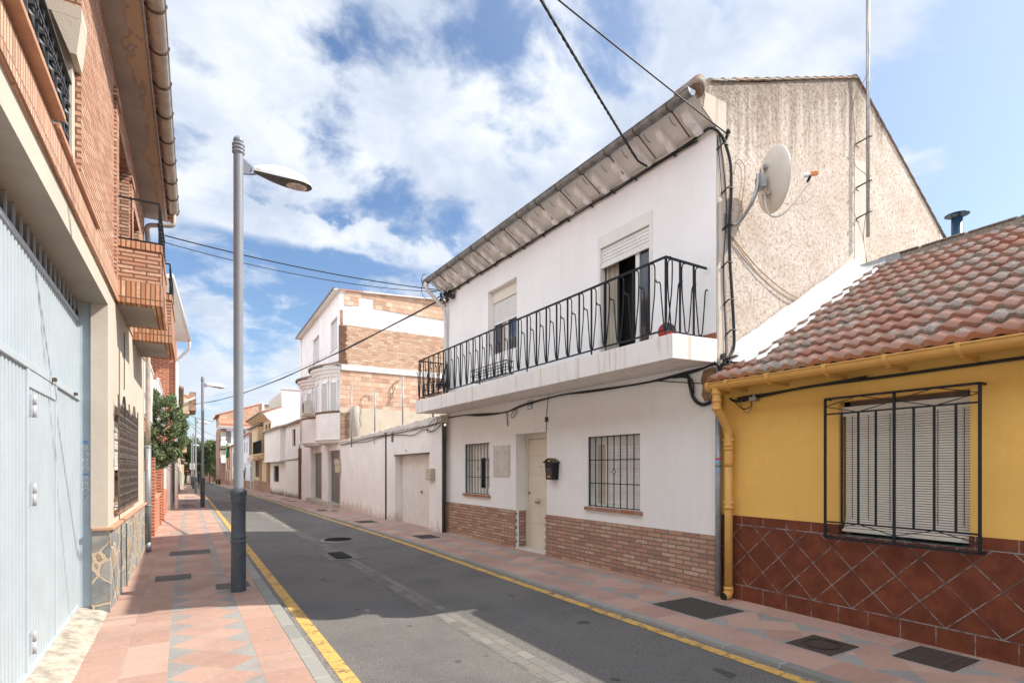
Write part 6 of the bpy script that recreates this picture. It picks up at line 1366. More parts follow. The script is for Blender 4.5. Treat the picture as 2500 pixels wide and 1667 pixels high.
b = MB(); b.hexa([TP(-.05,.24,zr0-.02),TP(LEN,.24,zr0-.02),TP(LEN,-9,zr0+.50),TP(-.05,-9,zr0+.50),TP(-.05,.24,zr0+.02),TP(LEN,.24,zr0+.02),TP(LEN,-9,zr0+.56),TP(-.05,-9,zr0+.56)]); b.build('roof_deck', M['white_old'], th)
b = MB(); k = 0; s = -.06
while s < LEN: b.tube([TP(s+.05,.28,zr0+.035),TP(s+.05,.10,zr0+.045)], .045, 8, 0, True); s += .10
b.build('roof_edge', M['zinc'], th)
b = MB(); x = 5.2
while x < 14: e = x+.42; b.hexa([(x,SW-.07,top(x)+.0),(e,SW-.07,top(e)-.01),(e,SW+.2,top(e)-.01),(x,SW+.2,top(x)),(x,SW-.07,top(x)+.05),(e,SW-.07,top(e)+.03),(e,SW+.2,top(e)+.03),(x,SW+.2,top(x)+.05)], 0, random.random()); x = e
b.build('verge_tiles', M['redtile'], th)
b = MB(); b.tube([TP(LEN-.25,.03,3.0),TP(LEN-.25,.03,zr0)], .04, 8); b.build('downpipe', M['white_old'], th)
ac = thing('air_conditioner', T.P(3.0,.6,3.6), 'cream air conditioning unit hung between the two rounded bays', 'air conditioner')
q0, q1 = T.px(*z8(322,432), .75), T.px(*z8(405,570), .75); AZ0, AZ1 = zat(3.3,.7,575,350), zat(3.3,.7,432,350)
s0_, s1_ = 3.05, 3.75
b = MB(); b.box(T, s0_, s1_, .52, .84, AZ0, AZ1); b.build('case', M['metalbox'], ac, bevel=.02)
b = MB(); b.lathe(T.P((s0_+s1_)/2,.84,(AZ0+AZ1)/2), [(0,.008),(.22,.008),(.24,0)], 20, axis=T.n+(0,)); b.build('fan_grille', M['lampunder'], ac)
b = MB(); b.box(T, s0_-.03, s1_+.05, .40, .88, AZ0-.07, AZ0-.01); b.build('shelf', M['plasticold'], ac)
# ---------------------------------------------------------------- low white house with moss-stained foot
zf = lambda x, y: (560+x/8.71, 1050+y/8.71); zr_f = lambda x, y: (520+x/11.2, 960+y/11.2); ze = lambda x, y: (480+x/9.8, 1040+y/9.8)
zl = lambda x, y: (350+x/7.84, 1040+y/7.84); zL = lambda x, y: (350+x/7.84, 860+y/7.84); z5 = lambda x, y: (500+x/4.356, 900+y/4.356)
def rectpx(fr, zz, x0, y0, x1, y1, dep=.15, o=0):     # picture corners -> opening (s0,s1,z0,z1,depth)
    a, c = fr.px(*zz(x0, y0), o), fr.px(*zz(x1, y1), o); d = fr.px(*zz(x0, y1), o); e = fr.px(*zz(x1, y0), o)
    return (min(a[0], c[0]), max(a[0], c[0]), (c[1]+d[1])/2, (a[1]+e[1])/2, dep)
def body(name, fr, s0, s1, z0, z1, dep, mat, holes, par, dark=True):
    b = MB(); panel(b, fr, s0, s1, z0, z1, holes)
    b.poly([fr.P(s0,0,z0),fr.P(s0,-dep,z0),fr.P(s0,-dep,z1),fr.P(s0,0,z1)]); b.poly([fr.P(s1,0,z0),fr.P(s1,-dep,z0),fr.P(s1,-dep,z1),fr.P(s1,0,z1)]); b.poly([fr.P(s0,-dep,z0),fr.P(s1,-dep,z0),fr.P(s1,-dep,z1),fr.P(s0,-dep,z1)]); b.poly([fr.P(s0,0,z1),fr.P(s1,0,z1),fr.P(s1,-dep,z1),fr.P(s0,-dep,z1)])
    if dark: b.box(fr, s0+.1, s1-.1, -.5, -.4, z0+.05, z1-.05, 1)
    return b.build(name, [mat, M['dark']], par)
def slabdoor(fr, h, mat, par, nm='door', glass=False):
    b = MB(); b.box(fr, h[0], h[1], -h[4]-.03, -h[4], h[2], h[3]); o = b.build(nm, mat, par); return o
def window(fr, h, par, mat='brownwood', bars=0, nm='window'):
    b = MB(); b.box(fr, h[0], h[1], -h[4]-.04, -h[4], h[2], h[3], 1); f = .06
    for a, c, e, g in ((h[0],h[0]+f,h[2],h[3]),(h[1]-f,h[1],h[2],h[3]),(h[0],h[1],h[2],h[2]+f),(h[0],h[1],h[3]-f,h[3]),((h[0]+h[1])/2-.03,(h[0]+h[1])/2+.03,h[2],h[3])): b.box(fr, a, c, -h[4], -h[4]+.04, e, g)
    w = b.build(nm, [M[mat], M['glass']], par)
    if bars:
        b = MB()
        for k in range(bars+1): s = h[0]+(h[1]-h[0])*k/bars; b.tube([fr.P(s,.04,h[2]),fr.P(s,.04,h[3])], .012, 4)
        for z in (h[2]+.05, (h[2]+h[3])/2, h[3]-.05): b.tube([fr.P(h[0],.04,z),fr.P(h[1],.04,z)], .012, 4)
        b.build('grille', M['black'], w)
    return w
LW = Frame((5.44, 31.3), -.75, 'R'); lw = thing('low_white_house', (5.44, 31.3, -.15), 'low white house with moss stained foot and upper floor jutting over the pavement', 'house')
G_ = pave(36)
hw = rectpx(LW, zf, 960, 755, 1050, 1090, .1); hd = rectpx(LW, zf, 1530, 725, 1605, 1490, .3); hd = (hd[0], hd[1], -1.2, hd[3], .3)
h1 = rectpx(LW, zf, 1340, 0, 1405, 340, .12); h1 = (h1[0], h1[1], h1[2], LW.px(*z8(105,735))[1], .12)
sE = LW.px(*zf(870,1300))[0]; ztp = LW.px(*z8(200,640))[1]; sJ0, sJ1 = LW.px(*zf(1185,580))[0], LW.px(*zf(835,610))[0]; zJ = LW.px(*zf(900,650))[1]
h2_ = rectpx(LW, z8, 187, 712, 205, 890, .15)
body('wall', LW, 0, sE, -1.2, ztp, 5, M['white_moss'], [hw, hd, h1, h2_], lw)
window(LW, hw, lw, 'black', 7); window(LW, h1, lw); window(LW, h2_, lw); b = MB(); b.box(LW, hd[0], hd[1]-.35, -.33, -.30, -1.2, hd[3]); b.build('door', M['black'], lw)
b = MB(); b.box(LW, sJ0, sJ1, 0, .28, zJ+.02, ztp-.02); b.box(LW, sJ0-.1, sJ1, 0, .34, zJ-.12, zJ+.02); b.build('upper_floor', M['white_old'], lw)
b = MB()
for (s, z) in ((sJ0-.2, zJ-.02),): b.tube(smoothpath([LW.P(sJ1,.37,zJ-.14),LW.P(sJ0,.36,zJ-.13),LW.P(sJ0-.8,.04,zJ-.03),LW.P(sJ0-2.5,.03,zJ-.0),LW.P(.5,.03,zJ+.08),LW.P(.1,.04,2.8)], 4), .022, 5)
b.build('wall_cable', M['cable'], lw)
def tiled(fr, s0, s1, oe, ze_, dep, rise, mat, par, th=.08, pitch=.24, name='roof'):
    return rooftop(fr, s0, s1, [(oe, ze_), (-dep, ze_+rise), (-2*dep-oe, ze_)], th, name, M[mat], par, pitch, .05)
tiled(LW, -.1, sJ0+.3, .15, ztp+.04, 2.4, .5, 'oldtile', lw); tiled(LW, sJ0-.2, sJ1+.1, .45, ztp-.0, 2.4, .75, 'oldtile', lw)
b = MB(); b.box(LW, -.06, .10, -.2, .12, -.6, 2.6); b.build('brown_pier', M['brownbrick'], lw)
# ---------------------------------------------------------------- ochre house with balconies and deep moulded eaves
OC = Frame((5.42, 43.3), -.55, 'R'); oc = thing('ochre_house', (5.42, 43.3, -.3), 'ochre two storey house with black railed balconies, stepped eaves and stone dado', 'house')
h = {}
sE = OC.px(*zf(525,1265))[0]
dbr = rectpx(OC, zf, 635, 600, 690, 1270, .2); dbr = (dbr[0], dbr[1], -1.6, dbr[3], .2); wlo = rectpx(OC, zf, 545, 640, 630, 1000, .12)
dar = rectpx(OC, zf, 785, 590, 855, 1310, .5); dar = (.05, dar[1], -1.6, dar[3], .3)
u1_ = rectpx(OC, zf, 720, 30, 770, 480, .15); u2_ = rectpx(OC, zr_f, 1245, 935, 1310, 1500, .15); u3_ = (u2_[0]+2.2, u2_[0]+3.4, u1_[2], u1_[3], .12); u0_ = (.15, .9, u1_[2], u1_[3]+.5, .12)
ztp = OC.px(*zr_f(1570,680))[1]
top_ = min(h_ for h_ in (ztp, 5.6))
hh = [wlo, dbr, dar, u1_]
body('wall', OC, 0, sE, -1.6, ztp, 7, M['beige'], [wlo, dbr, dar, (u1_[0],u1_[1],u1_[2],u1_[3],.15)], oc)
window(OC, wlo, oc, 'brownwood', 0); slabdoor(OC, dbr, M['brownbrick'], oc); slabdoor(OC, dar, M['brownbrick'], oc, 'brick_porch'); slabdoor(OC, u1_, M['brownwood'], oc, 'balcony_door')
b = MB(); zd = OC.px(*zf(700,1080))[1]; b.box(OC, 0.02, dbr[0]-.05, 0, .02, -1.6, zd); b.box(OC, dbr[1]+.05, sE, 0, .02, -1.6, zd); b.build('dado', M['dado'], oc)
b = MB(); zB_ = OC.px(*zf(700,490), .5)[1]
for k in range(4): b.box(OC, .05+.06*k, sE*.62-.06*k, 0, .62-.12*k, zB_-.09*(k+1), zB_-.09*k)
b.build('balcony_slab', M['beige'], oc)
b = MB(); s1_ = OC.px(*zf(495,240), .6)[0]
for k in range(40): s = .1+(s1_-.1)*k/39; b.tube([OC.P(s,.58,zB_),OC.P(s,.58,zB_+.95)], .010, 4)
b.box(OC, .1, s1_, .565, .595, zB_+.93, zB_+.97)
for s0_, s1b in ((s1_*.42, s1_*.66), (s1_*.80, s1_)): b.box(OC, s0_, s1b, .55, .565, zB_+.03, zB_+.9)
b.build('railing', M['black'], oc)
# oriel with its own tiled top, and brick-framed openings
zo0, zo1 = zB_-.0, OC.px(*zr_f(1050,980), .4)[1]
so0, so1 = s1_*.72, sE-.1
b = MB(); b.box(OC, so0, so1, 0, .42, zo0-.35, zo1); b.build('oriel', M['beige'], oc)
b = MB(); b.box(OC, so0+(so1-so0)*.62, so1-.35, .42, .44, zo0+.05, zo1-.25); b.build('oriel_shutter', M['brownwood'], oc)
tiled(OC, so0-.1, so1+.1, .62, zo1+.05, .7, .35, 'oldtile', oc, name='oriel_roof')
b = MB()
for k, s in enumerate((0.05, s1_*.30)): b.box(OC, s, s+.55, 0, .05, zB_, ztp-.35)
b.build('brick_frame', M['brownbrick'], oc)
b = MB()
for k in range(4): b.box(OC, -.02, sE+.1, 0, .16+.15*k, ztp-.02+.10*k-.0, ztp+.08+.10*k)
b.build('stepped_eaves', M['beige'], oc)
b = MB(); b.box(OC, -.05, sE+.15, .55, .72, ztp+.36, ztp+.45); b.build('gutter', M['khaki'], oc)
tiled(OC, 0, sE+.1, .64, ztp+.46, 3.4, 1.2, 'oldtile', oc)
# ---------------------------------------------------------------- tall white party wall block behind the low house
YB2 = 43.0
tw = thing('tall_white_block', (6.5, YB2, 0), 'tall blank white party wall rising behind the low moss stained house', 'building')
pt = [onY(*zr_f(x, y), YB2) for x, y in ((1380,540),(1500,500),(1700,430),(1890,372))]; p2 = onY(*zr_f(1890, 0), YB2); p3 = onY(*z5(818,225), YB2); p4 = onY(*z5(1180,238), YB2)
b = MB(); prof_ = [(pt[0][0]-.0, -1.5)] + [(pt[0][0], pt[0][1]-.9), (pt[0][0]-.45, pt[0][1]-.0)] + [(p[0], p[1]) for p in pt[1:]] + [(p3[0], p3[1]), (p4[0]+3, p4[1]), (p4[0]+3, -1.5)]
prof_ = [(5.46,-1.5),(5.46,pt[0][1]-.55),(5.2,pt[0][1]-.35),(5.05,pt[0][1]-.15),(4.9,pt[0][1])] + [(p[0], p[1]) for p in pt[1:]] + [(p3[0], p3[1]), (p4[0]+3, p4[1]), (p4[0]+3, -1.5)]
b.prism([(x, YB2, z) for x, z in prof_], [(x, YB2+.28, z) for x, z in prof_]); b.build('party_wall', M['white'], tw)
b = MB(); b.box(WF, p3[0], p4[0]+3, YB2+.2, YB2+7, -1, p3[1]-.1); b.build('block', M['cream'], tw)
b = MB(); b.box(WF, p3[0]-.03, p4[0]+3, YB2-.03, YB2+.32, p3[1]-.0, p3[1]+.05)
for p_, q_ in zip(pt[:-1], pt[1:]): b.hexa([(p_[0],YB2-.03,p_[1]),(q_[0],YB2-.03,q_[1]),(q_[0],YB2+.3,q_[1]),(p_[0],YB2+.3,p_[1]),(p_[0],YB2-.03,p_[1]+.06),(q_[0],YB2-.03,q_[1]+.06),(q_[0],YB2+.3,q_[1]+.06),(p_[0],YB2+.3,p_[1]+.06)])
b.build('coping', M['redtile'], tw)
# sloping metal roof and cream dormer seen over the wall
rs = thing('metal_roofed_loft', (8, 50, 4), 'beige loft wall with ribbed grey metal roof behind the white party wall', 'building'); Yr = 52.0
q = [onY(*zr_f(x, y), Yr) for x, y in ((1480,470),(1730,270),(1730,420),(1500,520),(1730,245),(1880,135),(1890,500),(1370,490),(1490,415),(1490,520))]
b = MB(); b.prism([(q[0][0],Yr,q[0][1]),(q[1][0],Yr,q[1][1]),(q[2][0],Yr,q[2][1]-1.2),(q[3][0],Yr,q[3][1]-1.2)], [(q[0][0],Yr+3,q[0][1]),(q[1][0],Yr+3,q[1][1]),(q[2][0],Yr+3,q[2][1]-1.2),(q[3][0],Yr+3,q[3][1]-1.2)])
b.build('metal_roof', M['galv'], rs)
b = MB(); a_ = [(q[4][0],q[4][1]),(q[5][0]+.5,q[5][1]+.4),(q[6][0]+.5,-1),(q[4][0],-1)]; b.prism([(x,Yr-.3,z) for x, z in a_], [(x,Yr+4,z) for x, z in a_]); a_ = [(q[7][0],q[7][1]-.3),(q[8][0],q[8][1]),(q[9][0],-1),(q[7][0],-1)]; b.prism([(x,Yr-.2,z) for x, z in a_], [(x,Yr+4,z) for x, z in a_]); b.build('loft_wall', M['cream'], rs)
b = MB(); b.hexa([(q[4][0]-.1,Yr-.4,q[4][1]),(q[5][0]+.5,Yr-.4,q[5][1]+.4),(q[5][0]+.5,Yr+4,q[5][1]+.4),(q[4][0]-.1,Yr+4,q[4][1]),(q[4][0]-.1,Yr-.4,q[4][1]+.08),(q[5][0]+.5,Yr-.4,q[5][1]+.48),(q[5][0]+.5,Yr+4,q[5][1]+.48),(q[4][0]-.1,Yr+4,q[4][1]+.08)]); b.build('roof_edge', M['khaki'], rs)
# ---------------------------------------------------------------- next white house with green door
NW = Frame((5.36, 55.3), -.6, 'R'); nw = thing('narrow_white_house', (5.36, 55.3, -.5), 'narrow bluish white house with green door and brown dado past the ochre house', 'house')
sE = 12.0; dg = rectpx(NW, zf, 445, 785, 492, 1245, .12); dg = (dg[0], dg[1], -1.8, dg[3], .12); wa, wb = rectpx(NW, zf, 315, 262, 335, 480, .08), rectpx(NW, zf, 365, 252, 382, 478, .08); wc = rectpx(NW, zf, 302, 845, 332, 1040, .1)
ztp = NW.px(*zf(400,110))[1]
body('wall', NW, 0, sE, -1.8, ztp, 7, M['coolwhite'], [dg, wa, wb, wc], nw); slabdoor(NW, dg, M['greendoor'], nw); window(NW, wa, nw); window(NW, wb, nw); window(NW, wc, nw, 'black', 4)
b = MB(); zd = NW.px(*zf(400,1070))[1]; b.box(NW, 0, dg[0]-.05, 0, .02, -1.8, zd); b.box(NW, dg[1]+.05, sE, 0, .02, -1.8, zd); b.build('dado', M['dado'], nw)
b = MB(); zc_ = NW.px(*zf(400,690))[1]; b.box(NW, 0, sE, 0, .05, zc_-.05, zc_); b.box(NW, -.5, 1.2, 0, .45, zc_+.05, zc_+.45); b.build('ledge', M['white'], nw)
tiled(NW, 0, sE, .35, ztp+.08, 3, 1.4, 'redtile', nw)
b = MB(); s_ = NW.px(*zf(350,1050))[0]; b.tube([NW.P(s_,.07,-1.2),NW.P(s_,.07,zc_-.1)], .03, 6); b.box(NW, s_-.1, s_+.15, .02, .12, 1.0, 1.5); b.build('service_pipe', M['pvcgrey'], nw)
# ---------------------------------------------------------------- the far houses of the right side, drawn where their fronts step out
def plain_house(name, x0, x1, y0, y1, z1, mat, label, roof='redtile', wins=(), dado=None, z0=-2.2, cat='house', rise=.9):
    r = thing(name, (x0, y0, z0+1), label, cat); b = MB(); b.box(WF, x0, x1, y0, y1, z0, z1); b.build('wall', M[mat], r)
    FS = Frame((x0, y0), 0, 'R' if x0 > 2 else 'L')
    if roof:
        b = MB(); xm = (x0+x1)/2; e = .3
        b.hexa([(x0-e,y0-.12,z1),(xm,y0-.12,z1+rise),(xm,y1,z1+rise),(x0-e,y1,z1),(x0-e,y0-.12,z1+.10),(xm,y0-.12,z1+rise+.10),(xm,y1,z1+rise+.10),(x0-e,y1,z1+.10)]); b.hexa([(xm,y0-.12,z1+rise),(x1+e,y0-.12,z1),(x1+e,y1,z1),(xm,y1,z1+rise),(xm,y0-.12,z1+rise+.1),(x1+e,y0-.12,z1+.1),(x1+e,y1,z1+.1),(xm,y1,z1+rise+.1)])
        b.poly([(x0,y0-.01,z1),(x1,y0-.01,z1),(xm,y0-.01,z1+rise)], 1); b.build('roof', [M[roof], M[mat]], r)
    for (a, c, e, g, m_) in wins:      # windows and doors: along the street side
        b = MB(); xx = x0 if x0 > 2 else x1; sg = -1 if x0 > 2 else 1
        b.box(WF, min(xx, xx+sg*.05), max(xx, xx+sg*.05), y0+a, y0+c, e, g, 0); b.build('door' if m_ in ('greendoor','brownwood') and e < -.3 else 'window', M[m_], r)
    if dado: xx = x0 if x0 > 2 else x1; sg = -1 if x0 > 2 else 1; b = MB(); b.box(WF, min(xx,xx+sg*.03), max(xx,xx+sg*.03), y0, y1, z0, dado); b.build('dado', M['dado'], r)
    return r
plain_house('peach_house', 5.05, 12, 67.6, 74, onX(*ze(900,540), 5.0)[1]+.35, 'white', 'small white house front with dark windows hidden partly by the nearest lamp post', wins=[(1,1.9,1.6,3.2,'brownwood'),(4,4.8,1.6,3.2,'brownwood'),(1.4,2.2,-1.2,1.0,'glass'),(3.6,4.5,-1.2,1.0,'brownwood')], dado=.1)
pk = plain_house('peach_house', 4.85, 12, 74, 83, onX(*ze(800,480), 4.9)[1]-.1, 'peach', 'peach coloured house with green cloth hanging at its upper window', wins=[(1,2.2,1.2,3.2,'brownwood'),(4,5.2,1.2,3.2,'brownwood'),(2,3,-1.2,1.1,'brownwood'),(5.5,6.8,-1.2,1.1,'brownwood')], dado=-.2)
gc = onX(*ze(745,600), 4.7); b = MB()
for k in range(6): b.tube([(4.65+.03*(k%2), gc[0]-.6+k*.22, gc[1]+.9), (4.6+.05*(k%2), gc[0]-.6+k*.22, gc[1]-.8)], .12, 5)
tag(b.build('green_cloth', M['greencloth'], loc=(4.65,gc[0],gc[1])), 'dark green cloth hanging from the upper window of the peach house', 'curtain')
# white balconied house with red roof: its end wall faces the camera
Yw = 86.0; wbx = [onY(*ze(x, y), Yw) for x, y in ((660,90),(1300,60),(720,260),(580,470),(590,880))]
wb_ = thing('white_balcony_house', (wbx[0][0], Yw, -1), 'white three storey house with red tiled roof and stacked corner balconies', 'house')
a = onY(*zr_f(300,960), Yw); c = onY(*zr_f(1000,960), Yw); zt_ = a[1]
b = MB(); xl = onY(*ze(720,300), Yw)[0]; xr = c[0]+3; zl_ = onY(*ze(720,370), Yw)[1]
b.box(WF, xl, xr, Yw, Yw+10, -2.5, zt_); b.build('wall', M['coolwhite'], wb_)
b = MB(); xo = onY(*ze(610,300), Yw)[0]; b.box(WF, xo-.15, xr, Yw-.5, Yw+10, zt_, zt_+.22); b.box(WF, xo-.3, xr, Yw-.65, Yw+10, zt_+.22, zt_+.40); b.build('cornice', M['white'], wb_)
b = MB(); n_ = 34; xm = (xo+xr)/2
ztr = onY(*zr_f(1180,700), Yw)[1]
for k in range(n_):
    x_ = xo-.3+(xr-xo+.3)*k/n_; b.tube([(x_+.1,Yw-.7,zt_+.54),(x_+.1,Yw+4.9,ztr+.22)], .12, 6, 0, True)
b.hexa([(xo-.3,Yw-.7,zt_+.38),(xr,Yw-.7,zt_+.38),(xr,Yw+5,ztr),(xo+1.5,Yw+5,ztr),(xo-.3,Yw-.7,zt_+.44),(xr,Yw-.7,zt_+.44),(xr,Yw+5,ztr+.1),(xo+1.5,Yw+5,ztr+.1)]); b.build('roof', M['redtile'], wb_)
for zz1, zz0 in (((255),(470)), ((690),(880))):
    t_, u_ = onY(*ze(580, zz1), Yw)[1], onY(*ze(580, zz0), Yw)[1]; x_ = onY(*ze(580,400), Yw)[0]; x2 = onY(*ze(715,400), Yw)[0]
    b = MB(); b.box(WF, x_, x2, Yw-.9, Yw+.1, u_, u_+(t_-u_)*.55); b.box(WF, x_+.02, x2-.15, Yw-.88, Yw-.84, u_+(t_-u_)*.55, t_, 1); b.build('balcony', [M['white'], M['coolwhite']], wb_)
b = MB(); b.box(WF, xo+.5, xo+1.1, Yw-.03, Yw, zt_-2.0, zt_-.3); b.box(WF, xo+1.6, xo+2.9, Yw-.06, Yw, zt_-1.3, zt_-.15); b.build('window', M['rollgrey'], wb_)
for k in range(3): b = MB(); z_ = onY(*ze(600, 110+k*205), Yw)[1]; xk = onY(*ze(570,200), Yw)[0]; b.box(WF, xk, xl, Yw+.3, Yw+6, z_-1.45, z_-.1); b.build('side_window', M['plasticold'], wb_)
b = MB(); b.box(WF, onY(*ze(560,200), Yw)[0]-.1, xl+.05, Yw+.5, Yw+9, -2.5, onY(*ze(600,90), Yw)[1]+.1); b.build('bay_side', M['dado'], wb_)
# big brick gable behind it
Yb = 92.0; bx = [onY(*zr_f(x, y), Yb) for x, y in ((150,535),(1330,292),(1600,330),(1360,310))]
bg_ = thing('brick_gable_building', (bx[0][0], Yb, -1), 'large building with bare orange brick end wall rising over the far roofs', 'building')
b = MB(); pr_ = [(bx[0][0]+.15,-2.5),(bx[0][0]+.15,bx[0][1]-.1),(bx[1][0],bx[1][1]),(bx[1][0],-2.5)]; b.prism([(x,Yb,z) for x, z in pr_], [(x,Yb+10,z) for x, z in pr_]); b.build('brick_wall', M['oldbrick'], bg_)
b = MB(); b.box(WF, bx[0][0]+.13, bx[0][0]+1.1, Yb-.04, Yb, -2.5, bx[0][1]-.5); b.box(WF, bx[0][0]+.13, bx[1][0], Yb-.05, Yb, bx[0][1]-.95, bx[0][1]-.75); b.build('rendered_edge', M['beige'], bg_)
b = MB(); b.hexa([(bx[0][0]-.35,Yb-.1,bx[0][1]-.35),(bx[1][0],Yb-.1,bx[1][1]),(bx[1][0],Yb+10,bx[1][1]),(bx[0][0]-.35,Yb+10,bx[0][1]-.35),(bx[0][0]-.35,Yb-.1,bx[0][1]-.22),(bx[1][0],Yb-.1,bx[1][1]+.14),(bx[1][0],Yb+10,bx[1][1]+.14),(bx[0][0]-.35,Yb+10,bx[0][1]-.22)]); b.build('roof', M['redtile'], bg_)
b = MB(); b.box(WF, bx[1][0]+.02, bx[1][0]+.35, Yb-.2, Yb+1, 3, bx[1][1]+.1); b.build('white_pier', M['coolwhite'], bg_)
b = MB(); b.box(WF, bx[1][0]+.36, bx[2][0]+1.5, Yb+.3, Yb+6, -2, bx[2][1]-.1); b.box(WF, bx[1][0]+.3, bx[2][0]+1.6, Yb+.1, Yb+6, bx[2][1]-.1, bx[2][1]+.12, 1); b.build('rear_wing', [M['beige'], M['khaki']], bg_)
q_ = onY(*zr_f(1255,285), Yb); b = MB(); b.tube([(q_[0],Yb+1,q_[1]-.3),(q_[0],Yb+1,q_[1]+.65)], .02, 4); b.tube([(q_[0]-1.3,Yb+1,q_[1]+.62),(q_[0]+.05,Yb+1,q_[1]+.58)], .015, 4); b.tube([(q_[0]-1.6,Yb+1,q_[1]+.2),(q_[0],Yb+1,q_[1]+.1)], .012, 4); tag(b.build('roof_aerial', M['galv'], loc=(q_[0],Yb+1,q_[1])), 'thin television aerial on the roof of the big brick gable', 'aerial')
# cream block at the far end
Yc = 112.0; fc = thing('cream_apartment_block', (4, Yc, -1.2), 'cream apartment block with brown balconies behind the far trees', 'building')
a = [onY(*ze(x, y), Yc) for x, y in ((330,390),(540,320),(430,400),(430,1100))]
b = MB(); b.box(WF, a[2][0], a[1][0]+2, Yc, Yc+9, -3, a[0][1]+.3); b.box(WF, a[0][0]+.2, a[2][0], Yc+1, Yc+9, -3, a[0][1], 1); b.build('wall', [M['cream'], M['peach']], fc)
b = MB(); b.hexa([(a[0][0]-.6,Yc-.3,a[0][1]-.15),(a[1][0]+2,Yc-.3,a[1][1]),(a[1][0]+2,Yc+9,a[1][1]+.3),(a[0][0]-.6,Yc+9,a[0][1]),(a[0][0]-.6,Yc-.3,a[0][1]+.1),(a[1][0]+2,Yc-.3,a[1][1]+.25),(a[1][0]+2,Yc+9,a[1][1]+.5),(a[0][0]-.6,Yc+9,a[0][1]+.2)]); b.build('roof', M['redtile'], fc)
for yy in (640, 935): z_ = onY(*ze(380, yy), Yc)[1]; b = MB(); b.box(WF, a[0][0]+.1, a[2][0], Yc-.3, Yc+1, z_-.55, z_+.3); b.box(WF, a[0][0]+.1, a[2][0], Yc-.3, Yc+1, z_-.75, z_-.55, 1); b.build('balcony', [M['awn'], M['white']], fc)
# little house with dark archway at the end of the street
Ye = 118.0; a = [onY(*zl(x, y), Ye) for x, y in ((1020,880),(1110,870),(1035,980),(1105,990),(1010,830))]
eh = thing('archway_house', (a[0][0], Ye, -1.3), 'small sunlit orange walled building with dark archway at the far end of the street', 'building')
b = MB(); FE = Frame((0, Ye), 90, 'R'); b.box(WF, a[0][0]-1.2, a[1][0]+1.5, Ye, Ye+6, -1.5, a[4][1]+.1); b.build('wall', M['peach'], eh)
b = MB(); b.box(WF, a[2][0], a[3][0]+.1, Ye-.05, Ye, -1.5, a[0][1]-.2); b.build('archway', M['dark'], eh)
b = MB(); b.box(WF, a[0][0]-1.5, a[1][0]+1.8, Ye-.5, Ye+6, a[4][1]+.1, a[4][1]+.3); b.build('roof', M['redtile'], eh)
# ---------------------------------------------------------------- the left row beyond the brick house
# front yard: brick pillars, low wall, white gate
yw = thing('yard_wall', (-.56, 14.6, 0.08), 'low red brick yard wall with tall brick pillars and white gates under the bush', 'wall')
def fx(y): return -.66+.0157*(min(y, 16)-6.9) if y < 16 else -.515+.004*(y-16)
b = MB()
for y0, y1, zt in ((14.35,14.72,1.80),(17.55,17.85,1.65),(19.2,19.5,1.65)): b.box(WF, fx(y0)-.36, fx(y0), y0, y1, pave(y0)-.2, zt)
b.box(WF, fx(15)-.22, fx(15)-.02, 14.72, 17.55, pave(16)-.2, .84); b.box(WF, -1.0, fx(18)-.0, 19.5, 24.0, -.3, .85); b.box(WF, -1.2, fx(12)-.06, 11.6, 14.35, -.1, .6)
b.build('brickwork', M['redbrick'], yw)
b = MB(); b.box(WF, fx(15)-.25, fx(15)+.01, 14.72, 17.55, .845, .90); b.build('coping', M['terra'], yw)
b = MB()
for y0 in (18.0, 19.9, 21.9): b.box(WF, fx(y0)-.2, fx(y0)-.02, y0, y0+.30, -.2, 1.85)
b.box(WF, fx(15)-.16, fx(15)-.10, 15.0, 15.8, .95, 1.55); b.build('white_post', M['white'], yw)
b = MB()
for k in range(18): y = 12.0+k*.125; b.tube([(fx(12)-.12,y,.6),(fx(12)-.12,y,1.5)], .01, 4)
b.build('railing', M['white'], yw)
# set-back house with white sheeted balcony
H2 = thing('white_balconied_house', (-1.4, 12, .1), 'set back white house with white sheeted balconies and brick trim behind the bush', 'house')
b = MB(); b.box(WF, -6, -1.45, 11.7, 25, -.3, 6.2); b.build('wall', M['white'], H2)
b = MB()
for y0, y1, z0, z1, x in ((12.5,15.6,2.6,3.75,-.62),(16.5,22.5,2.7,3.8,-.55)):
    FB = Frame((x, 0), 0, 'L'); slats(b, FB, y0, y1, z0, z1, 0, .11, .02, 0, True); b.box(WF, -1.45, x-.02, y0, y1, z0-.05, z0+.1); b.box(WF, x-.03, x+.02, y0, y1, z1, z1+.05); b.box(WF, -1.45, x-.03, y0-.0, y0+.03, z0, z1)
b.build('balcony', M['enamel'], H2)
b = MB(); b.box(WF, -1.46, -.60, 16.5, 22.5, 2.35, 2.64); b.box(WF, -1.46, -.66, 12.5, 15.6, 2.3, 2.54); b.build('brick_band', M['redbrick'], H2)
b = MB(); b.tube([(-.75,11.75,0),(-.75,11.75,6)], .10, 10); b.build('white_column', M['white'], H2)
# brick house with white eaves, end wall facing the camera
Y3 = 24.6; q0 = onY(427, 900, Y3)
H3 = thing('red_brick_house', (-.6, Y3, 0), 'red brick house with white soffit, white gutter pipe and flat brick end wall', 'house')
b = MB(); b.box(WF, -5, q0[0]+.02, Y3, Y3+9.5, 2.4, 7.0); b.build('brick_wall', M['redbrick'], H3)
b = MB(); b.box(WF, -5, fx(25)+.04, Y3+.1, Y3+9.5, -.6, 2.4); b.build('ground_floor', M['white'], H3)
for i, (a_, c_, z0_, z1_, m_) in enumerate(((.8,1.9,-.6,1.95,'beige'),(2.6,4.2,-.6,1.7,'brownwood'),(4.8,6.2,.4,1.9,'black'),(7,7.6,-.6,2.0,'black'))): b = MB(); b.box(WF, fx(25)+.04, fx(25)+.07, Y3+a_, Y3+c_, z0_, z1_); b.build('door' if z0_ < 0 else 'window', M[m_], H3)
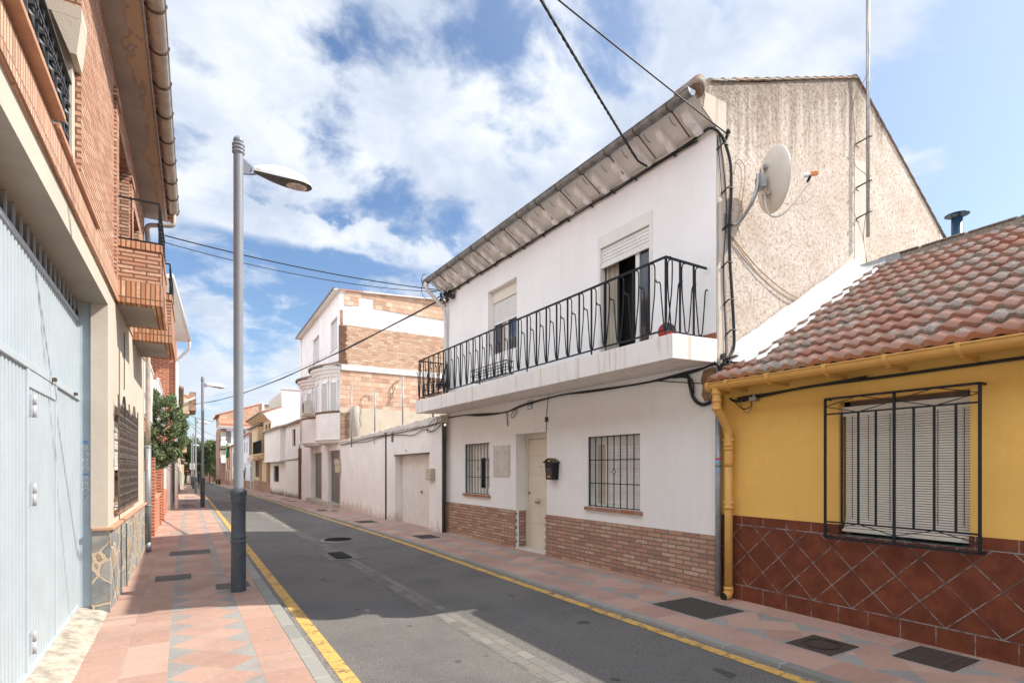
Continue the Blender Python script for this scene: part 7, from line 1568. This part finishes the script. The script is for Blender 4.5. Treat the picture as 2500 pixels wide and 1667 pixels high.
b = MB(); E1_ = [(-.31,16.3),(.17,24.4),(-1.2,24.6),(-1.2,16.3)]; b.prism([(x,y,6.36) for x, y in E1_], [(x,y,6.44) for x, y in E1_]); b.build('white_soffit', M['white'], H3)
b = MB(); b.tube([(-.27,16.3,6.42),(.21,24.4,6.42)], .065, 10); b.tube(smoothpath([(.19,24.2,6.36),(.17,24.3,6.1),(-.05,24.5,5.85),(q0[0]+.08,24.54,5.6)], 4), .05, 8); x_ = q0[0]+.06; b.tube([(x_,24.54,5.7),(x_,24.54,-.05)], .055, 10); b.build('white_downpipe', M['enamel'], H3)
b = MB(); b.box(WF, fx(25)+.04, q0[0]-.02, Y3+.02, Y3+.1, 2.35, 2.5); b.build('ledge', M['terra'], H3)
def lh_(name, y0, y1, z1, mat, label, x=None, wins=(), eav=None, z0=-2.2):
    x = fx(y0)+.06 if x is None else x; r = thing(name, (x, y0, z0+1), label, 'house'); b = MB(); b.box(WF, -6, x, y0, y1, z0, z1); b.build('wall', M[mat], r)
    for (a, c, e, g, m_) in wins: b = MB(); b.box(WF, x, x+.035, y0+a, y0+c, e, g); b.build('door' if e < -.2 else 'window', M[m_], r)
    b = MB(); e_ = .35 if eav is None else eav; k = y0
    b.hexa([(x+e_,y0-.05,z1),(x+e_,y1,z1),(-3,y1,z1+1.2),(-3,y0-.05,z1+1.2),(x+e_,y0-.05,z1+.09),(x+e_,y1,z1+.09),(-3,y1,z1+1.3),(-3,y0-.05,z1+1.3)])
    while k < y1: b.tube([(x+e_+.03,k+.1,z1+.09),(x+e_-.8,k+.1,z1+.38)], .085, 6); k += .22
    b.build('roof', M['oldtile'], r); return r
a = onX(*zL(700,440), .02); 
lh_('ochre_fronted_house', 34.2, 43, 5.7, 'cream', 'cream house with rough tiled eaves and white gutter past the red brick house', wins=((.6,1.6,-.8,1.8,'brownwood'),(2.5,3.5,-.8,1.8,'black'),(4.5,5.6,.3,1.7,'brownwood'),(6.6,7.4,-.9,1.7,'pvcwhite')))
r_ = lh_('ochre_oriel_house', 43, 55, 4.4, 'white', 'house with ochre room cantilevered over the left pavement under red tiles', wins=((1,2,-1,1.6,'dado'),(3.5,4.6,-1,1.5,'brownwood'),(6.5,7.5,-1,1.5,'teal'),(9.5,10.4,-1,1.5,'brownwood')))
a, c = onY(*zL(690,900), 45.0), onY(*zL(880,1175), 45.0)
b = MB(); b.box(WF, -1.2, c[0], 45, 49, c[1], onY(*zL(800,800), 45.0)[1]); b.build('oriel', M['beige'], r_)
b = MB(); b.box(WF, c[0]-.0, c[0]+.42, 44.97, 49, c[1]+.25, c[1]+1.55); zt__ = onY(*zL(800,800), 45.0)[1]; b.hexa([(c[0]+.35,44.96,zt__-.35),(c[0]+.35,49,zt__-.35),(-1,49,zt__+.3),(-1,44.96,zt__+.3),(c[0]+.35,44.96,zt__-.25),(c[0]+.35,49,zt__-.25),(-1,49,zt__+.4),(-1,44.96,zt__+.4)], 1); b.build('oriel_eaves', [M['dado'], M['redtile']], r_)
b = MB(); b.tube([(c[0]+.35,44.8,c[1]+1.15),(.0-.5,44.8,c[1]+.45)], .06, 8); b.build('drain_arm', M['pvcwhite'], r_)
r_ = lh_('slab_balcony_house', 55, 66, 3.4, 'peach', 'low house with pale yellow slab balcony sticking out over the left pavement', wins=((1,2,-1,1.2,'brownwood'),(4,5,-1,1.2,'greendoor'),(7,8,.2,1.3,'glass')))
a, c = onY(*zl(620,385), 57.0), onY(*zl(828,500), 57.0); b = MB(); b.box(WF, -.8, c[0], 57, 59.5, c[1], a[1]); b.build('balcony', M['beige'], r_)
b = MB(); c2 = onY(*zL(795,1245), 57.0); b.tube([(c2[0],57.1,a[1]),(c2[0],57.1,c2[1]),(c2[0]-.6,57.1,c2[1])], .03, 4); b.tube([(c2[0],57.1,c2[1]-.35),(c2[0]-.6,57.1,c2[1]-.35)], .025, 4); b.build('iron_frame', M['black'], r_)
lh_('far_shop_row', 66, 80, 2.2, 'white', 'low white row with coloured doors far down the left pavement', wins=((1,2.2,-1.2,.9,'teal'),(4,5,-1.2,.9,'greendoor'),(7,8,-1.2,.9,'blue'),(10,11.5,-1.2,.9,'brownwood')))
lh_('far_shop_row', 80, 98, 1.9, 'beige', 'ochre and cream row at the far left end before the trees', x=.05, wins=((2,3.5,-1.4,.6,'teal'),(7,8.5,-1.4,.6,'brownwood')))
# red striped awning / clutter far left
b = MB(); q_ = onY(*zl(700,640), 68.0); b.hexa([(-.3,67,1.6),(q_[0]+.35,67,1.2),(q_[0]+.35,70,1.2),(-.3,70,1.6),(-.3,67,1.7),(q_[0]+.35,67,1.3),(q_[0]+.35,70,1.3),(-.3,70,1.7)]); tag(b.build('awning', M['terra'], loc=(0,68,1.4)), 'small terracotta coloured awning over the far left pavement', 'awning')
# no entry sign, notice board, standing people far off, bollards
def sgn(x, y): return pave(min(y, 109))
ns = thing('no_entry_sign', (.40, 90, sgn(0,90)), 'round red no entry sign with white bar far down the left pavement', 'road sign')
u_, v_ = zl(835, 858); a = onY(u_, v_, 90.0)
b = MB(); b.tube([(a[0],90.06,-1.2),(a[0],90.06,a[1])], .03, 6); b.build('post', M['galv'], ns)
b = MB(); b.lathe((a[0],90,a[1]), [(0,.02),(.26,.02),(.26,0),(0,0)], 24, axis=(0,-1,0)); b.build('disc', M['red'], ns)
b = MB(); b.box(WF, a[0]-.19, a[0]+.19, 89.97, 89.978, a[1]-.05, a[1]+.05); b.build('bar', M['enamel'], ns)
a = onY(*zl(945,770), 84.0); nb = thing('notice_board', (a[0], 84, sgn(0,84)), 'pale grey double board on posts beside the far lamp posts', 'sign'); b = MB(); b.box(WF, a[0]-.34, a[0]+.34, 84, 84.06, a[1]-.42, a[1]+.42); b.build('board', M['pvcwhite'], nb); b = MB(); b.tube([(a[0]-.2,84.1,-1.2),(a[0]-.2,84.1,a[1])], .03, 5); b.tube([(a[0]+.2,84.1,-1.2),(a[0]+.2,84.1,a[1])], .03, 5); b.build('post', M['black'], nb)
BL = [(470,1385,1280),(520,1395,1270),(556,1400,1270),(355,1330,1250),(390,1330,1230)]
for i, (x, y1_, y0_) in enumerate(BL):
    gx_, gy_ = onG(*ze(x, y1_)); h_ = onY(*ze(x, y0_), gy_)[1]-pave(gy_)
    b = MB(); b.lathe((gx_,gy_,pave(gy_)), [(.08,0),(.075,h_*.8),(.09,h_*.82),(.09,h_*.88),(.06,h_),(0,h_)], 12)
    tag(b.build('bollard', M['black'], loc=(gx_,gy_,pave(gy_))), ['black bollard standing alone left of the far pair on the right kerb', 'middle black bollard under the round kerbside tree', 'black bollard closest to the far houses on the right', 'far dark bollard left, before the pink wall', 'far dark bollard right of its twin before the pink wall'][i], 'bollard', 'bollards on the far right kerb')
pc = thing('parked_motorbike', onG(*ze(235,1290))+(pave(80),), 'dark parked motorbike in the shade at the far bend', 'motorbike'); gx_, gy_ = onG(*ze(235,1290)); gz0 = pave(gy_)
for dy in (-.6, .6): b = MB(); b.tube([(gx_,gy_+dy+.28*math.cos(k*.4),gz0+.3+.28*math.sin(k*.4)) for k in range(17)], .06, 6, 0, False); b.build('wheel', M['black'], pc)
b = MB(); b.tube([(gx_,gy_-.6,gz0+.3),(gx_,gy_-.4,gz0+.95),(gx_-.25,gy_-.35,gz0+1.0)], .05, 6); b.tube([(gx_,gy_-.4,gz0+.75),(gx_,gy_,gz0+.72),(gx_,gy_+.6,gz0+.75)], [.12,.17,.08], 8); b.build('body', M['lampunder'], pc)
# ---------------------------------------------------------------- foliage
def foliage(name, clumps, nleaf, size, mat, par, seed, long=1.0):
    rnd = random.Random(seed); vs, fs, tn = [], [], []
    for (c, r, wgt) in clumps:
        ct = rnd.uniform(-.15, .15)
        for _ in range(int(nleaf*wgt)):
            d = Vector((rnd.gauss(0,1), rnd.gauss(0,1), rnd.gauss(0,1))).normalized()*(rnd.random()**.45); p = Vector(c)+Vector((d.x*r[0], d.y*r[1], d.z*r[2]))
            a = Vector((rnd.gauss(0,1), rnd.gauss(0,1), rnd.gauss(0,1)-.2)).normalized(); b_ = a.cross(Vector((rnd.gauss(0,1), rnd.gauss(0,1), rnd.gauss(0,1)))).normalized(); s = size*rnd.uniform(.6, 1.3)
            n = len(vs); vs += [p-a*s*long, p+b_*s*.35, p+a*s*long, p-b_*s*.35]; fs.append((n,n+1,n+2,n+3)); tn += [min(max(.5+ct+rnd.uniform(-.4,.4),0),1)]*4
    me = bpy.data.meshes.new(name); org = parent_loc(par); me.from_pydata([tuple(v-org) for v in vs], [], fs); me.materials.append(mat)
    at = me.attributes.new('tint', 'FLOAT', 'CORNER').data
    for i, t_ in enumerate(tn): at[i].value = t_
    o = bpy.data.objects.new(name, me); COL.objects.link(o); o.parent = par; return o
# bush spilling over the yard wall
bu = thing('bushy_tree', (-1.0, 15.8, .1), 'dark green bushy tree leaning over the left yard wall towards the pavement', 'tree')
rnd = random.Random(5); cl = []
YT = 15.9
def bp(x, y, Y=YT, z=zl): q = onY(*z(x, y), Y); return q
for k in range(60):
    v_ = rnd.random(); t_ = rnd.random()
    # outline: left edge hidden by the pipe, right edge swells to a point
    vv = 660/7.84 + 0
    yy = rnd.uniform(-1.0, 1.0)
    zc = 2.50 + .86*math.sin((v_-.5)*math.pi); prof_w = math.cos((v_-.5)*math.pi*.92)
    xr_ = -.62 + (.66)*prof_w*rnd.uniform(.0, 1.12)
    cl.append(((xr_-.08, YT+yy*.7, zc), (.13,.22,.13), 1.0))
for k in range(26): cl.append(((rnd.uniform(-1.2,-.55), YT+rnd.uniform(-.9,.9), rnd.uniform(1.75,3.25)), (.25,.3,.2), 1.2))
foliage('crown', cl, 240, .029, M['leaf'], bu, 4, 1.3)
b = MB(); b.tube(smoothpath([(-1.0,15.8,.0),(-.98,15.8,1.0),(-.85,15.85,1.8),(-.6,15.9,2.3)], 5), .05, 8)
for k in range(46):
    a_ = rnd.uniform(-.9, 1.3); st_ = Vector((-.85,15.85,rnd.uniform(1.8,2.7))); en = st_+Vector((rnd.uniform(.2,.85), rnd.uniform(-.7,.5), a_*.62)); md = (st_+en)/2+Vector((0,0,rnd.uniform(-.05,.12))); b.tube(smoothpath([st_, md, en], 3), [.012]*5+[.006]*2, 4)
b.build('branches', M['bark'], bu)
# a few spiky twigs standing out of the crown
tw_ = []
for k in range(46): a_ = rnd.uniform(-.9,1.3); c_ = Vector((-.30+.35*math.cos(a_)*rnd.random(), YT+rnd.uniform(-.6,.5), 2.5+.85*math.sin(a_))); tw_.append(((c_.x,c_.y,c_.z),(.05,.06,.14),.22))
foliage('shoots', tw_, 170, .04, M['leaf'], bu, 9, 1.5)
def tree(label, x, y, h, rw, seed, mat='leaf2', n=1500, size=.28, trunk=.28, cname='street_tree', zb=None, low=.28):
    z0 = pave(min(y,109))-.1 if zb is None else zb; r = thing(cname, (x, y, z0), label, 'tree', 'trees at the far end of the street'); rd = random.Random(seed); cl = []
    for k in range(26):
        a_ = rd.uniform(0, 6.28); f = rd.random(); zz_ = z0+h*(low+(1-low)*f); w_ = rw*(1-.75*abs(f-.38)**1.2)*rd.uniform(.25,.95); cl.append(((x+w_*math.cos(a_), y+w_*math.sin(a_), min(zz_, z0+h-.3)), (rw*.33,rw*.33,h*.11), 1.0))
    foliage('crown', cl, n/26, size, M[mat], r, seed)
    b = MB(); b.tube(smoothpath([(x,y,z0),(x+.1,y,z0+h*.25),(x,y,z0+h*.5),(x-.1,y,z0+h*.8)], 4), [trunk*.5]*4+[trunk*.4]*4+[trunk*.25]*5, 8)
    for k in range(6): a_ = k*1.05; b.tube([(x,y,z0+h*(.25+.07*k)),(x+rw*.6*math.cos(a_),y+rw*.6*math.sin(a_),z0+h*(.45+.07*k))], [trunk*.25, .03], 5)
    b.build('trunk', M['bark'], r); return r
def tx(u, v, Y): return onY(u, v, Y)[0]
tree('tall pale green tree behind the no entry sign on the left', tx(452,1100,104), 104, 7.4, 2.6, 1, n=2600, size=.24)
tree('dark tree between the far lamp posts', tx(487,1100,108), 108, 6.0, 2.2, 2, n=2200, size=.24)
tree('leafy tree left of the archway building', tx(470,1100,112), 112, 7.5, 2.6, 7, n=2200, size=.26)
tree('pointed green tree rising before the cream block', tx(512,1100,106), 106, 7.0, 1.9, 3, n=2400, size=.24)
tree('light green tree right of the archway', tx(524,1110,110), 110, 5.6, 1.9, 8, n=1800, size=.24)
gx_, gy_ = onG(*ze(505,1370)); tree('small round kerbside tree beside the black bollards', gx_+.35, gy_+1, 4.6, 1.15, 4, n=2400, size=.15, trunk=.16, low=.40)
tree('tree in shade beyond the far left houses', tx(440,1110,101), 101, 6.0, 2.2, 6, n=2000, size=.24)
# ---------------------------------------------------------------- overhead wires
def wire(name, pts, r, label, mat='cable'):
    b = MB(); b.tube(pts, r, 6); return tag(b.build(name, M[mat], loc=pts[0]), label, 'cable')
A = Vector(W.P(1.02,.30,5.60)); d_ = Vector(ray(1328, 0)); Pq = Vector((0,0,EYE)) + d_*5.1; far_ = A + (Pq-A)*2.6
base_ = sag(A, far_, .05, 24)
b = MB(); random.seed(2)
for q in range(3): b.tube([p + Vector((.012*math.cos(i*1.9+q*2.1), 0, .012*math.sin(i*1.9+q*2.1))) for i, p in enumerate(smoothpath(base_, 3))], .010, 6)
b.tube([A, A+Vector((.05,-.02,-.07)), Vector(W.P(.99,.10,5.50))], .014, 6); tag(b.build('overhead_cable', M['cable'], loc=A), 'twisted thick black cable sagging from the white eaves across the upper sky', 'cable')
A2 = Vector(W.P(-.03,-.16,5.48)); d_ = Vector(ray(1376, 0)); Pq = Vector((0,0,EYE)) + d_*4.9
wire('overhead_cable', sag(A2, A2+(Pq-A2)*2.5, .04, 20), .008, 'thin black wire from the gable corner insulator up across the sky')
b = MB(); b.tube([W.P(-.0,-.14,5.40),W.P(-.05,-.16,5.50)], .02, 6); b.lathe(W.P(-.045,-.155,5.50), [(0,-.03),(.025,-.02),(.025,.02),(0,.03)], 8); tag(b.build('insulator', M['cable'], loc=W.P(-.0,-.15,5.45)), 'small black wire anchor at the upper gable corner', 'insulator')
C1 = Vector(W.P(7.35,.18,5.62)); l0 = onX(402, 575, -.28); l1 = onX(402, 592, -.28)
wire('overhead_cable', sag((-.28,l0[0],l0[1]), C1+Vector((0,0,.0)), .10, 24), .011, 'upper black cable spanning the street from left eaves to white house')
wire('overhead_cable', sag((-.28,l1[0],l1[1]), C1+Vector((0,.1,-.02)), .16, 24), .007, 'thin lower cable spanning the street beside the upper black cable')
e_ = onY(474, 986, 45.0); mid_ = [onY(593, 970, 36.0), onY(700, 937, 27.5)]
end = Vector((e_[0], 45, e_[1])); b = MB(); st_ = Vector(W.P(7.32,.10,5.42))
def fitpx(p0, p1, tests): return None
pts = sag(st_, end, .50, 30)
b.tube(pts, .020, 6); random.seed(6)
b.tube([p+Vector((.012,0,.02*math.sin(i))) for i, p in enumerate(pts)], .010, 5); tag(b.build('overhead_cable', M['cable'], loc=st_), 'thick black cable swooping down the street from the white house corner', 'cable')
wire('overhead_cable', sag(st_+Vector((0,0,-.05)), end+Vector((.2,0,.45)), .45, 30), .006, 'hair thin wire beside the thick swooping cable', 'pvcgrey')
for i, (p0, y0, p1, y1, lab) in enumerate((((460,1012),44,(660/3.408+340,770/3.408+800),86,'thin wire high between far left and far right roofs'), ((452,1022),57,(536,1067),86,'dark wire dropping right from the iron frame'), ((452,1024),57,(528,1088),110,'lower thin wire from the iron frame'), ((470,1073),90,(572,1070),80,'level wire before the far brick gable'))):
    a, c = onY(*p0, y0), onY(*p1, y1); wire('far_wire', sag((a[0],y0,a[1]), (c[0],y1,c[1]), .25, 14), .018, lab)
